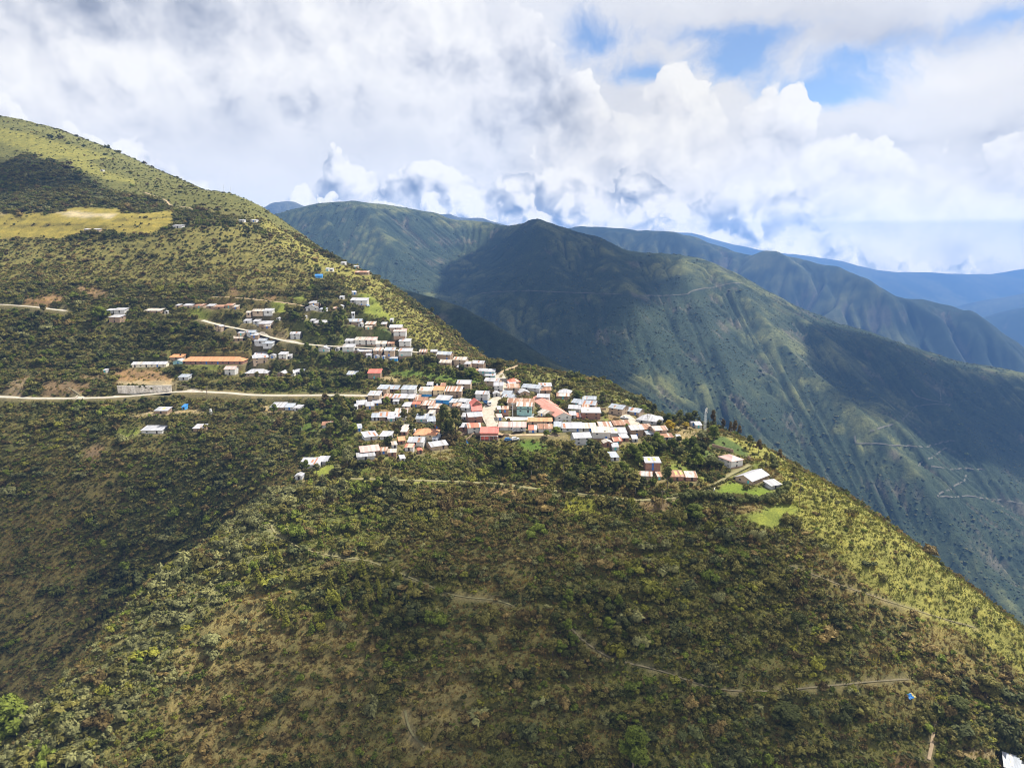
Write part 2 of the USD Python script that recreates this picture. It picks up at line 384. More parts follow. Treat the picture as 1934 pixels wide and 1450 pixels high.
_ys = np.arange(118.0, 1290.0, 1.0)
def hit(u, v):
    """The first point of the hillside on the sight line through a picture point."""
    a, b = ray(u, v)
    d = b * _ys - gz(a * _ys, _ys)
    k = np.nonzero(d < 0)[0]
    if len(k) == 0:
        k = np.argmin(d)
        y = _ys[k]
    else:
        k = max(k[0], 1)
        y = _ys[k - 1] + d[k - 1] / (d[k - 1] - d[k])
    return np.array([a * y, y, float(gz(np.array(a * y), np.array(y)))])

def hits(pts):
    return np.array([hit(u, v) for u, v in pts])
#@CARVE@

# ------------------------------------------------------------------ the village, house by house
# survey sheets: origin and scale of each enlarged piece of the survey picture
SHEET = {'a': (0, 180, .262), 'b': (0, 520, .207), 'c': (380, 520, .207), 'd': (640, 660, .1793), 'e': (860, 680, .1655), 'f': (1040, 700, .1655),
         'g': (1160, 780, .2068), 'h': (480, 360, .393), 'i': (0, 780, .462), 'r': (0, 0, 1.0), 'j': (600, 880, .393), 'k': (1234, 880, .393)}
def px(sheet, x, y):
    ox, oy, s = SHEET[sheet]
    return ox + s * x, oy + s * y
# sheet, x, y of the middle of the front at the ground, width of the front, storeys, depth in metres, turn in degrees (+ faces right),
# roof form (s lean-to, g ridge along the front, e gable to the front, h hipped), roof, wall, place
W, Z, R, X, K, O, PK, C = 'white', 'zinc', 'rust', 'patched', 'red', 'orange', 'pink', 'cream'
HOUSES = [
    # high meadow
    ('a', 660, 985, 112, 1, 5, 4, 's', W, 'adobe', 'long and low at the edge of the high yellow meadow'),
    ('a', 1278, 958, 72, 1, 6, 0, 's', W, 'white', 'standing alone on the right of the high yellow meadow'),
    ('a', 1740, 915, 44, 1, 5, 0, 's', W, 'white', 'left one of two below the antenna ridge'),
    ('a', 1827, 915, 46, 1, 6, 0, 's', W, 'white', 'right one of two below the antenna ridge'),
    ('a', 733, 550, 20, 1, 4, 0, 's', W, 'white', 'tiny and alone high on the grassy hill'),
    # top of the ridge above the village
    ('h', 427, 357, 25, 1, 5, 0, 's', W, 'white', 'left one at the top houses on the ridge edge'),
    ('h', 487, 358, 25, 1, 5, 0, 's', W, 'adobe', 'right one at the top houses on the ridge edge'),
    ('h', 350, 387, 16, 1, 4, 0, 's', W, 'white', 'left of a tiny pair above the blue roof'),
    ('h', 371, 389, 18, 1, 4, 0, 's', W, 'white', 'right of a tiny pair above the blue roof'),
    ('h', 311, 420, 36, 1, 5, 10, 'g', 'blue', 'blue', 'alone in dark scrub above the village'),
    ('h', 516, 405, 70, 1, 6, 0, 's', R, 'adobe', 'ruined, in a brown yard on the ridge edge'),
    ('c', 1400, 176, 40, 1, 5, 20, 's', W, 'grey', 'alone at the top of the bright ridge meadow'),
    # left upper cluster
    ('b', 998, 342, 68, 1, 6, 0, 's', W, 'grey', 'left half of the pair over the big green tree'),
    ('b', 1088, 342, 108, 1, 6, 0, 's', W, 'white', 'right half of the pair over the big green tree'),
    ('b', 1046, 432, 114, 2, 7, -4, 's', W, 'adobe', 'beside the big green tree at the upper left'),
    ('b', 1392, 346, 158, 1, 7, 0, 's', C, 'adobe', 'broad and faded beside a small white hut'),
    ('b', 1518, 352, 36, 1, 4, 20, 'e', W, 'white', 'tiny hut with a dark door at upper left'),
    ('b', 1620, 298, 44, 1, 5, 0, 's', W, 'adobe', 'small, leftmost of the upper brown row'),
    ('b', 1716, 300, 94, 1, 6, 0, 's', W, 'adobe', 'second from left in the upper brown row'),
    ('b', 1814, 300, 88, 1, 6, 0, 's', R, 'adobe', 'third from left in the upper brown row'),
    ('c', 80, 300, 72, 1, 6, 0, 's', W, 'adobe', 'fourth from left in the upper brown row'),
    ('c', 160, 312, 104, 1, 6, 0, 's', R, 'adobe', 'fifth from left in the upper brown row'),
    ('c', 252, 300, 76, 1, 6, 0, 's', R, 'adobe', 'sixth from left in the upper brown row'),
    ('c', 312, 310, 44, 1, 5, 0, 's', C, 'adobe', 'last on the right in the upper brown row'),
    ('c', 432, 364, 50, 1, 5, 0, 'g', C, 'adobe', 'small one left of the white pair in the upper middle'),
    ('c', 515, 353, 104, 1, 7, 0, 'g', C, 'adobe', 'middle of three above the purple shaded roofs'),
    ('c', 608, 348, 86, 1, 7, 4, 's', W, 'white', 'right of three above the purple shaded roofs'),
    ('c', 414, 436, 64, 1, 6, 0, 's', W, 'grey', 'left end of the joined row over the upper road'),
    ('c', 498, 444, 62, 1, 6, 0, 's', W, 'grey', 'middle of the joined row over the upper road'),
    ('c', 578, 468, 116, 1, 8, 0, 's', W, 'adobe', 'large right end of the joined row over the upper road'),
    ('c', 600, 492, 58, 1, 4, 0, 's', C, 'adobe', 'low shed under the joined row over the upper road'),
    ('c', 160, 514, 64, 2, 5, -8, 'e', W, 'adobe', 'lone tower-like one below the upper road'),
    ('c', 452, 545, 84, 1, 6, 0, 'g', Z, 'grey', 'just under the upper road bend'),
    ('c', 362, 550, 64, 1, 5, 0, 's', W, 'adobe', 'left of the grey gable by the upper road'),
    ('c', 484, 572, 78, 1, 5, 0, 's', W, 'adobe', 'below the grey gable by the upper road'),
    ('c', 344, 598, 74, 1, 5, 24, 's', C, 'adobe', 'half fallen, below the upper road'),
    ('c', 535, 622, 110, 1, 7, 0, 's', Z, 'grey', 'left of a stepped pair below the upper road'),
    ('c', 606, 646, 98, 1, 6, 0, 's', Z, 'grey', 'right of a stepped pair below the upper road'),
    ('c', 857, 580, 94, 2, 6, 0, 'g', W, 'grey', 'with lilac shade, alone on the uphill side of the road'),
    # upper middle
    ('c', 1028, 277, 94, 1, 7, 0, 's', W, 'adobe', 'topmost beside the upper road end'),
    ('c', 1012, 320, 118, 1, 7, 14, 'e', W, 'white', 'broad gable below the upper road end'),
    ('c', 1110, 332, 70, 1, 5, 0, 's', Z, 'grey', 'low shed right of the broad gable up high'),
    ('c', 1205, 324, 56, 1, 5, 0, 's', R, 'adobe', 'behind green bushes in the upper middle'),
    ('c', 1268, 306, 58, 1, 5, 0, 'e', W, 'white', 'small gable left of the large white house'),
    ('c', 1280, 220, 44, 1, 4, 0, 's', W, 'grey', 'small one above the large white house'),
    ('c', 1462, 280, 112, 2, 8, 0, 's', W, 'white', 'large one with dark windows on the bright meadow'),
    ('c', 1386, 250, 60, 1, 8, 0, 's', W, 'grey', 'attached left wing of the large meadow house'),
    ('c', 940, 394, 36, 1, 4, 0, 'e', W, 'grey', 'tiny one in trees over the middle slope'),
    ('c', 700, 413, 30, 1, 4, 0, 'e', W, 'grey', 'tiny one at the upper road shoulder'),
    ('c', 1386, 370, 32, 1, 4, 10, 's', W, 'grey', 'tiny one under the large meadow house'),
    ('c', 1088, 458, 120, 1, 7, 0, 's', W, 'adobe', 'long one among trees in the upper middle'),
    ('c', 1014, 434, 48, 1, 5, 0, 's', W, 'grey', 'small wing of the long house among trees'),
    ('c', 1394, 448, 144, 1, 8, 0, 'g', Z, 'adobe', 'wide one under the ridge meadow'),
    ('c', 1452, 468, 48, 1, 5, 0, 'e', W, 'grey', 'small gable under the wide ridge house'),
    ('c', 1540, 470, 94, 1, 7, 0, 's', X, 'adobe', 'brick coloured one under the ridge meadow'),
    ('c', 1525, 494, 66, 1, 5, 0, 's', C, 'adobe', 'front shed under the ridge meadow'),
    ('c', 1665, 466, 54, 1, 5, 0, 's', W, 'adobe', 'small one at the edge of the ridge meadow'),
    ('c', 1775, 502, 120, 1, 8, 0, 'g', W, 'adobe', 'behind a pink front at the ridge edge'),
    ('c', 1810, 562, 120, 2, 7, 0, 's', PK, 'white', 'above the maize patch at the ridge edge'),
    ('c', 1735, 426, 30, 1, 4, 0, 's', W, 'grey', 'tiny and topmost at the end of the ridge meadow'),
    # the two rows on the upper road
    ('c', 1352, 622, 88, 1, 6, 0, 's', W, 'white', 'first on the left above the road'),
    ('c', 1450, 640, 110, 2, 7, 0, 's', C, 'white', 'second above the road, two dark windows'),
    ('c', 1552, 640, 92, 2, 7, 0, 's', PK, 'white', 'third above the road, with a reddish roof'),
    ('c', 1640, 648, 98, 1, 6, 0, 's', C, 'white', 'fourth above the road'),
    ('c', 1726, 644, 70, 1, 6, 0, 's', R, 'adobe', 'fifth above the road, earth coloured'),
    ('c', 1856, 654, 110, 2, 7, 0, 's', W, 'white', 'sixth above the road, with dark openings'),
    ('c', 1118, 698, 104, 1, 7, 0, 'e', 'patchyellow', 'white', 'first on the left below the road, orange roof patch'),
    ('c', 1240, 690, 44, 1, 4, 0, 'e', W, 'white', 'small white shed left in the row below the road'),
    ('c', 1340, 706, 116, 2, 7, 0, 's', W, 'white', 'tall one in the row below the road'),
    ('c', 1420, 716, 60, 1, 6, 0, 'e', W, 'adobe', 'narrow gable in the row below the road'),
    ('c', 1490, 720, 130, 1, 7, 0, 's', W, 'adobe', 'middle of the row below the road'),
    ('c', 1610, 738, 82, 2, 7, 0, 's', X, 'adobe', 'rusty striped one in the row below the road'),
    ('c', 1716, 740, 102, 2, 7, 0, 's', Z, 'adobe', 'beside the rusty stripes below the road'),
    ('c', 1860, 744, 128, 2, 7, 0, 's', W, 'white', 'right end of the row below the road'),
    ('c', 1755, 782, 78, 1, 5, 0, 's', W, 'blue', 'below the row, wall painted blue'),
    ('c', 1530, 750, 60, 1, 4, 0, 'g', W, 'grey', 'shed under the road row, leftmost of three'),
    ('c', 1598, 760, 54, 1, 4, 0, 'e', W, 'white', 'shed under the road row, middle of three'),
    ('c', 1660, 764, 38, 1, 4, 0, 'e', W, 'white', 'shed under the road row, rightmost of three'),
    # around the school
    ('c', 545, 802, 130, 2, 7, 24, 'g', W, 'adobe', 'front of the cluster right of the long orange school'),
    ('c', 540, 752, 116, 1, 6, 10, 's', W, 'adobe', 'rear of the cluster right of the long orange school'),
    ('c', 650, 758, 58, 1, 5, 10, 'e', W, 'white', 'small gable right of the long orange school'),
    ('c', 742, 768, 78, 2, 6, 0, 's', W, 'white', 'pale pair right of the cypress, taller one'),
    ('c', 798, 762, 44, 1, 5, 0, 's', W, 'white', 'pale pair right of the cypress, lower one'),
    ('c', 262, 907, 104, 2, 7, 0, 'g', PK, 'white', 'below the end of the orange school'),
    ('c', 340, 862, 104, 1, 7, 6, 'g', W, 'adobe', 'close under the orange school end'),
    ('c', 255, 828, 74, 1, 6, 0, 'e', C, 'white', 'pale gable touching the orange school'),
    ('c', 500, 922, 214, 1, 8, 4, 'h', W, 'adobe', 'broad low one below the school cluster'),
    ('c', 730, 920, 80, 1, 8, 0, 'e', W, 'adobe', 'gable one left of the blue-white shed'),
    ('c', 812, 918, 82, 1, 7, 0, 'e', W, 'white', 'white gable above the lower road trees'),
    ('c', 888, 906, 88, 1, 6, 0, 's', W, 'grey', 'right lean-to above the lower road trees'),
    ('c', 1370, 932, 94, 1, 7, 0, 's', Z, 'adobe', 'low one left of the red roof'),
    ('c', 1578, 944, 124, 2, 7, 0, 's', K, 'adobe', 'alone on the green slope with bright red roof'),
    # below the lower road
    ('c', 690, 1234, 130, 1, 8, 0, 's', W, 'adobe', 'with lilac shade below the lower road'),
    ('c', 800, 1228, 84, 1, 6, 0, 's', Z, 'grey', 'dark one right of the lilac shaded roof'),
    ('c', 872, 1236, 70, 1, 5, -14, 's', W, 'grey', 'collapsed right of the lilac shaded roof'),
    ('b', 1470, 1262, 128, 1, 6, 0, 's', 'patchyellow', 'adobe', 'below the lower road at left, yellow roof patch'),
    ('b', 1675, 1226, 38, 1, 4, 0, 's', 'blue', 'blue', 'small blue hut below the lower road'),
    ('b', 1385, 1442, 204, 1, 7, 0, 's', W, 'white', 'longest one low on the left slope'),
    ('b', 1810, 1424, 104, 1, 6, 0, 's', W, 'adobe', 'short one low on the left slope'),
    ('c', 1155, 1392, 108, 1, 6, 6, 'g', R, 'white', 'rusty hut alone in the green below the road'),
    ('c', 1450, 1414, 34, 1, 4, 20, 's', W, 'grey', 'tiny shed in the trees by the village edge'),
    ('i', 1265, 226, 84, 1, 7, 0, 's', W, 'white', 'left of the flat pair at the spur edge'),
    ('i', 1312, 214, 54, 1, 6, 0, 's', W, 'white', 'right of the flat pair at the spur edge'),
    ('i', 1220, 272, 34, 1, 4, 0, 'e', W, 'grey', 'tiny one under the flat pair at the spur edge'),
    ('b', 1675, 954, 98, 1, 5, 0, 's', Z, 'grey', 'right of the concrete retaining wall'),
    ('b', 958, 890, 30, 1, 3, 0, 's', W, 'white', 'tiny hut in a brown terrace left of the school'),
    # upper right street
    ('d', 1104, 112, 158, 2, 8, -10, 'g', Z, 'adobe', 'first on the left of the descending street row'),
    ('d', 1118, 168, 134, 1, 7, -10, 'g', C, 'adobe', 'below the first of the descending street row'),
    ('d', 1272, 166, 142, 2, 7, -12, 'g', C, 'adobe', 'second in the descending street row'),
    ('d', 1352, 180, 78, 1, 6, -12, 'g', W, 'adobe', 'third in the descending street row'),
    ('d', 1462, 206, 130, 2, 7, -12, 'g', W, 'adobe', 'fourth in the descending street row'),
    ('d', 1272, 212, 68, 1, 5, -6, 's', W, 'adobe', 'small white-topped shed under the descending row'),
    ('d', 884, 52, 90, 1, 6, 0, 's', X, 'adobe', 'left of the descending row, rusty top'),
    ('d', 1000, 46, 76, 1, 6, 0, 'g', W, 'adobe', 'right end of the houses by the upper road'),
    ('d', 1516, 256, 96, 1, 6, -8, 'g', W, 'white', 'left of the turquoise front by the street'),
    ('d', 1592, 264, 108, 1, 6, -4, 's', W, 'turquoise', 'turquoise front at the top of the street'),
    ('d', 1592, 308, 116, 1, 5, -4, 's', W, 'turquoise', 'pale blue one under the turquoise front'),
    ('d', 1606, 396, 160, 2, 8, -16, 'g', W, 'adobe', 'tall one halfway along the street'),
    ('d', 1314, 424, 152, 2, 8, -6, 'g', W, 'adobe', 'in bushes left of the tall street house'),
    ('d', 1682, 444, 104, 2, 6, 0, 's', W, 'white', 'small two-storey one beside the street'),
    ('d', 1665, 496, 84, 1, 6, 10, 'e', W, 'white', 'small gable beside the street'),
    ('d', 1504, 536, 144, 2, 7, -10, 'g', W, 'grey', 'grey block at the street corner'),
    ('d', 1470, 250, 50, 1, 4, 0, 's', R, 'adobe', 'small rusty shed by the turquoise front'),
    # west side of the village
    ('d', 456, 478, 110, 2, 7, -8, 's', Z, 'adobe', 'leftmost of the row behind the blue wall'),
    ('d', 568, 452, 114, 1, 7, -4, 's', Z, 'adobe', 'second of the row behind the blue wall'),
    ('d', 726, 484, 158, 2, 7, -6, 's', Z, 'white', 'white one left of the blue lower wall'),
    ('d', 912, 500, 150, 2, 7, -4, 's', C, 'bluebase', 'two-tone one with bright blue lower wall'),
    ('d', 956, 404, 70, 1, 6, 0, 's', W, 'white', 'behind the two-tone blue front'),
    ('d', 1046, 492, 118, 2, 7, -4, 's', O, 'yellow', 'orange roofed one right of the blue front'),
    ('d', 1098, 410, 62, 1, 5, 0, 's', R, 'adobe', 'rusty shed behind the orange roof'),
    ('d', 1204, 506, 184, 2, 8, -4, 's', X, 'adobe', 'big one with rusty streaks by the road'),
    ('d', 366, 552, 134, 2, 7, -4, 's', W, 'adobe', 'leftmost below the road entering the village'),
    ('d', 510, 538, 90, 1, 6, 0, 's', R, 'adobe', 'rusty one in the row below the road'),
    ('d', 628, 544, 144, 1, 7, -4, 's', W, 'adobe', 'long pale one in the row below the road'),
    ('d', 742, 548, 98, 1, 7, -4, 's', W, 'adobe', 'right of the long pale one below the road'),
    ('d', 806, 540, 100, 1, 7, -4, 's', X, 'adobe', 'striped one below the two-tone blue front'),
    ('d', 246, 612, 108, 1, 7, 14, 's', W, 'adobe', 'leftmost of three stepped roofs at the west edge'),
    ('d', 330, 626, 94, 1, 7, 14, 's', W, 'adobe', 'middle of three stepped roofs at the west edge'),
    ('d', 406, 594, 96, 1, 7, 14, 's', W, 'adobe', 'right of three stepped roofs at the west edge'),
    ('d', 176, 634, 48, 1, 4, 0, 's', W, 'white', 'small pale hut at the far west edge'),
    ('d', 600, 578, 70, 1, 5, 0, 's', W, 'grey', 'half hidden behind the western trees'),
    ('d', 706, 630, 94, 1, 7, -8, 's', W, 'adobe', 'above the dark conifer on the left'),
    ('d', 862, 572, 138, 1, 8, -6, 'g', R, 'adobe', 'brown roofed one left of the striped roofs'),
    ('d', 812, 604, 94, 1, 6, -6, 's', 'redrust', 'adobe', 'reddish one beside the brown roof'),
    ('d', 930, 622, 136, 1, 7, -6, 's', X, 'adobe', 'striped roof above the tall dark trees'),
    ('d', 1002, 650, 128, 1, 7, -6, 's', X, 'adobe', 'second striped roof above the tall dark trees'),
    ('d', 1086, 566, 158, 1, 7, -14, 's', W, 'blue', 'long bright blue front beside the road'),
    ('d', 1196, 592, 78, 1, 6, -14, 's', W, 'grey', 'grey annex of the long bright blue front'),
    ('d', 500, 746, 170, 1, 7, 6, 's', W, 'adobe', 'large one in the western hollow'),
    ('d', 376, 748, 74, 1, 6, 6, 's', Z, 'grey', 'left wing in the western hollow'),
    ('d', 655, 704, 140, 1, 7, 4, 's', X, 'white', 'striped one in the western hollow'),
    ('d', 655, 742, 122, 1, 5, 4, 's', W, 'white', 'lower shed under the striped hollow house'),
    ('d', 552, 760, 84, 1, 4, 8, 's', W, 'grey', 'open shed under the western hollow house'),
    ('d', 966, 704, 70, 1, 5, -10, 's', C, 'white', 'small one right of the dark conifer'),
    ('d', 872, 768, 130, 1, 7, 0, 's', Z, 'grey', 'bluish low one under the dark conifer'),
    ('d', 978, 788, 96, 1, 7, 10, 's', Z, 'grey', 'bluish one touching the tall dark trees'),
    ('d', 1032, 836, 76, 1, 6, -20, 'e', W, 'brick', 'steep brown gable left of the tall dark trees'),
    ('d', 220, 864, 34, 1, 4, 16, 's', Z, 'grey', 'tiny shed alone in western trees'),
    ('d', 345, 955, 138, 1, 7, 26, 's', W, 'grey', 'sloping white one at the western grass'),
    ('d', 486, 950, 124, 1, 6, -8, 's', W, 'grey', 'bare grey one at the western grass'),
    ('d', 690, 862, 70, 1, 5, -4, 's', C, 'brick', 'upper of two dark huts by the orange hall'),
    ('d', 684, 902, 76, 1, 5, -4, 's', C, 'brick', 'lower of two dark huts by the orange hall'),
    ('d', 908, 936, 256, 1, 10, -4, 'h', O, 'yellow', 'big hall with orange roof below the tall trees'),
    ('d', 808, 1008, 176, 1, 8, -6, 'g', W, 'white', 'white front with two dark doors before the orange hall'),
    ('d', 1010, 974, 64, 1, 6, -14, 's', Z, 'grey', 'lean-to at the right of the orange hall'),
    ('d', 1062, 1052, 176, 1, 8, 28, 'g', W, 'adobe', 'turned one above the bare earth patch'),
    ('d', 664, 994, 78, 1, 6, 16, 'g', O, 'brick', 'small orange one left of the white front'),
    ('d', 738, 1068, 100, 1, 4, -4, 's', 'redrust', 'white', 'low shed under the white front'),
    ('d', 590, 1040, 60, 1, 4, 18, 's', C, 'grey', 'small ruin left of the low red-white shed'),
    ('d', 335, 1112, 196, 1, 9, 22, 'g', PK, 'adobe', 'large pink roofed barn at the village front'),
    ('d', 476, 1100, 84, 1, 6, 6, 'g', R, 'adobe', 'rusty annex of the large pink barn'),
    ('d', 560, 1122, 98, 1, 4, 8, 's', C, 'brick', 'dark open shed right of the pink barn'),
    ('d', 288, 1164, 190, 1, 4, 16, 's', W, 'grey', 'sagging white shed below the pink barn'),
    ('d', 860, 1098, 54, 1, 4, 18, 'e', 'redrust', 'brick', 'tiny red hut beside the bare earth patch'),
    ('d', 676, 1182, 60, 1, 4, 20, 's', W, 'white', 'tiny white shelter in bushes at the village front'),
    ('d', 1392, 602, 108, 1, 7, -16, 'g', W, 'white', 'flat white one left of the red gable, upper'),
    ('d', 1315, 586, 118, 1, 7, -16, 'g', W, 'white', 'double pitched one left of the red gable'),
    ('d', 1340, 646, 118, 1, 7, -14, 'g', W, 'white', 'white one left of the red gable, lower'),
    ('d', 1455, 650, 112, 2, 7, 16, 'e', K, 'brick', 'steep red gable at the top of the square'),
    ('d', 1456, 676, 114, 1, 4, 10, 's', K, 'brick', 'low porch below the steep red gable'),
    ('d', 1440, 776, 160, 2, 8, 14, 'g', W, 'brick', 'brown one with blue windows on the square'),
    ('d', 1322, 740, 72, 1, 6, -6, 's', W, 'grey', 'dark one behind the tall trees and the square'),
    ('d', 1312, 852, 92, 1, 6, -4, 's', W, 'brick', 'dark shed left of the striped white house'),
    ('d', 1428, 892, 148, 2, 8, 10, 'g', 'redrust', 'white', 'white one with red striped roof near the square'),
    ('d', 1584, 952, 200, 2, 10, -2, 'g', K, 'brick', 'two floors with red roof and balcony at the square'),
    ('d', 1238, 624, 98, 1, 5, -6, 's', R, 'adobe', 'low rusty one behind the tall dark trees'),
    # east of the street and round the court
    ('e', 680, 282, 134, 1, 7, 16, 'h', 'redrust', 'adobe', 'bright rust red roof where the street narrows'),
    ('e', 664, 352, 148, 1, 7, 4, 's', R, 'adobe', 'under the bright rust red roof'),
    ('e', 650, 312, 100, 1, 6, 4, 's', W, 'white', 'white slab between two rusty roofs'),
    ('e', 792, 408, 126, 1, 8, 12, 'e', W, 'adobe', 'white gable right of the rusty roofs'),
    ('e', 856, 350, 212, 1, 8, -24, 'g', Z, 'grey', 'long zinc roofed one on the eastern edge'),
    ('e', 1030, 330, 150, 1, 8, 6, 'g', W, 'grey', 'white wing of the long zinc roof'),
    ('e', 1030, 382, 132, 1, 6, 0, 's', R, 'adobe', 'rusty front under the long zinc roof'),
    ('e', 580, 420, 108, 1, 7, -20, 'g', Z, 'grey', 'grey-white upper one at the street bend'),
    ('e', 596, 466, 132, 1, 7, -20, 'g', Z, 'grey', 'grey-white lower one at the street bend'),
    ('e', 744, 560, 320, 2, 9, -6, 'g', R, 'adobe', 'old long building with rusty roof behind the court'),
    ('e', 786, 602, 188, 2, 7, -4, 's', X, 'turquoise', 'green fronted one with balcony above the court'),
    ('e', 570, 600, 88, 1, 5, 0, 's', R, 'brick', 'red-brown kiosk at the court corner'),
    ('e', 1000, 456, 146, 1, 7, -10, 'g', W, 'grey', 'white roof behind the long pink roofs'),
    ('e', 510, 690, 70, 1, 5, 10, 's', PK, 'white', 'small pink stall between street and court'),
    ('e', 506, 600, 52, 1, 5, 10, 's', W, 'brick', 'little hut between street and court'),
    ('e', 985, 640, 84, 1, 7, -52, 'g', C, 'cream', 'cream roofed annex beside the court steps'),
    ('e', 650, 800, 328, 1, 6.5, -2, 's', PK, 'white', 'long white hall with pale pink roof before the court'),
    ('e', 968, 740, 290, 1, 5, 0, 's', O, 'adobe', 'long orange roof along the court front'),
    ('e', 882, 830, 104, 1, 6, 0, 's', 'redrust', 'white', 'left half of the rusty pair under the orange roof'),
    ('e', 1026, 822, 172, 1, 6, 0, 's', R, 'white', 'right half of the rusty pair under the orange roof'),
    ('e', 1166, 796, 94, 1, 7, -4, 's', Z, 'grey', 'bluish one under the pink gable'),
    ('e', 1336, 818, 258, 1, 8, 0, 's', W, 'white', 'long white one with two window bands'),
    ('e', 1540, 814, 150, 1, 7, 0, 's', C, 'white', 'white one with a blue door'),
    ('e', 1716, 800, 162, 1, 7, 2, 's', X, 'white', 'white one with red and turquoise doors'),
    ('e', 1240, 404, 148, 1, 7, -14, 'h', W, 'adobe', 'white-topped one on the eastern edge'),
    ('e', 1226, 446, 150, 1, 5, -6, 's', X, 'adobe', 'rusty lean-to below the eastern white top'),
    # eastern end
    ('f', 412, 424, 190, 1, 9, -20, 'g', Z, 'adobe', 'large front one of the zinc group east of the pink roofs'),
    ('f', 440, 362, 158, 1, 7, -10, 'g', Z, 'adobe', 'rear one of the zinc group east of the pink roofs'),
    ('f', 292, 404, 110, 1, 8, -30, 'g', Z, 'adobe', 'left one of the zinc group east of the pink roofs'),
    ('f', 268, 468, 140, 1, 7, -12, 'g', W, 'white', 'pale one below the zinc group'),
    ('f', 398, 458, 92, 1, 6, -6, 's', R, 'adobe', 'small rusty one below the zinc group'),
    ('f', 462, 556, 230, 2, 8, -2, 's', W, 'brick', 'broad one with brick upper wall above the white row'),
    ('f', 350, 560, 110, 1, 6, 0, 's', 'redrust', 'brick', 'rusty wing left of the brick upper wall'),
    ('f', 255, 544, 88, 1, 6, 0, 's', W, 'grey', 'grey wing beside the pink gable'),
    ('f', 738, 500, 150, 2, 8, -38, 'g', Z, 'adobe', 'tall zinc roofed one left of the pickup'),
    ('f', 925, 500, 160, 1, 8, -34, 'g', Z, 'adobe', 'long zinc roofed one above the east road'),
    ('f', 1096, 608, 230, 1, 11, -28, 'h', W, 'white', 'large white one with hipped roof on the east road'),
    ('f', 1246, 596, 84, 1, 7, -6, 'h', W, 'white', 'right wing of the large hipped white one'),
    ('f', 812, 652, 196, 1, 8, 14, 'g', R, 'adobe', 'rusty roof just below the pickup'),
    ('f', 986, 750, 158, 2, 8, 10, 'g', W, 'adobe', 'white-topped one where the east road ends'),
    ('f', 1112, 704, 128, 1, 7, 10, 's', R, 'adobe', 'rusty one beyond the east road end'),
    ('f', 1256, 756, 168, 2, 8, 12, 'g', X, 'adobe', 'last big one with half rusty roof at east end'),
    ('f', 1156, 760, 130, 1, 4, 6, 's', Z, 'grey', 'low shed before the half rusty roof'),
    ('f', 780, 748, 190, 1, 7, 0, 's', 'patchyellow', 'white', 'yellow patched roof right of the pale barn'),
    ('f', 580, 786, 222, 2, 7, 0, 's', C, 'white', 'pale rusty barn with timber walls on the lower row'),
    ('f', 366, 846, 212, 2, 9, 8, 'g', W, 'grey', 'tall grey block at the left of the lower row'),
    ('f', 656, 864, 120, 1, 5, 6, 'e', C, 'brick', 'open fronted shed under the pale barn'),
    ('f', 766, 836, 110, 1, 6, 10, 'g', 'redrust', 'brick', 'brown-red one under the yellow patched roof'),
    ('f', 846, 806, 108, 1, 5, 6, 's', W, 'brick', 'white lean-to under the yellow patched roof'),
    ('f', 740, 910, 84, 1, 5, 0, 's', W, 'grey', 'small white one at the wood edge, upper'),
    ('f', 736, 1026, 104, 1, 6, 10, 's', Z, 'grey', 'small zinc one at the wood edge, lower'),
    ('f', 964, 812, 74, 1, 5, 0, 's', W, 'grey', 'small shed right of the lower row'),
    ('f', 1332, 796, 150, 1, 5, 4, 's', R, 'grey', 'heap of scrap roofing at the east end'),
    ('f', 1466, 798, 46, 1, 4, 0, 's', W, 'white', 'tiny one at the east end of the scrap roofs'),
    # the front terrace
    ('f', 1166, 1136, 188, 2, 6, 0, 's', 'patchyellow', 'brick', 'brown two-floor one with blue doors in the green'),
    ('g', 276, 606, 140, 1, 6, -10, 'g', X, 'adobe', 'rusty white one under the two-floor with blue doors'),
    ('g', 416, 610, 48, 1, 5, 0, 's', R, 'adobe', 'left of the three rusty huts on the front terrace'),
    ('g', 576, 616, 130, 1, 6, 0, 's', 'patchyellow2', 'brick', 'middle of the three rusty huts on the front terrace'),
    ('g', 706, 618, 114, 1, 6, -4, 's', X, 'brick', 'right of the three rusty huts on the front terrace'),
    ('g', 1120, 500, 140, 2, 9, 26, 'h', 'redwhite', 'white', 'pale one with half red hipped roof on the point'),
    ('g', 1478, 690, 120, 1, 5, 22, 's', W, 'grey', 'bluish shed beside the large white roofed hall'),
    ('g', 722, 118, 46, 1, 5, 0, 'e', W, 'white', 'white dome-like hut left of the radio mast'),
    ('g', 772, 138, 66, 1, 5, 0, 's', W, 'white', 'flat white hut left of the radio mast'),
    ('r', 1922, 1464, 40, 1, 6, -30, 's', Z, 'grey', 'pale roof corner at the lower right edge'),
]

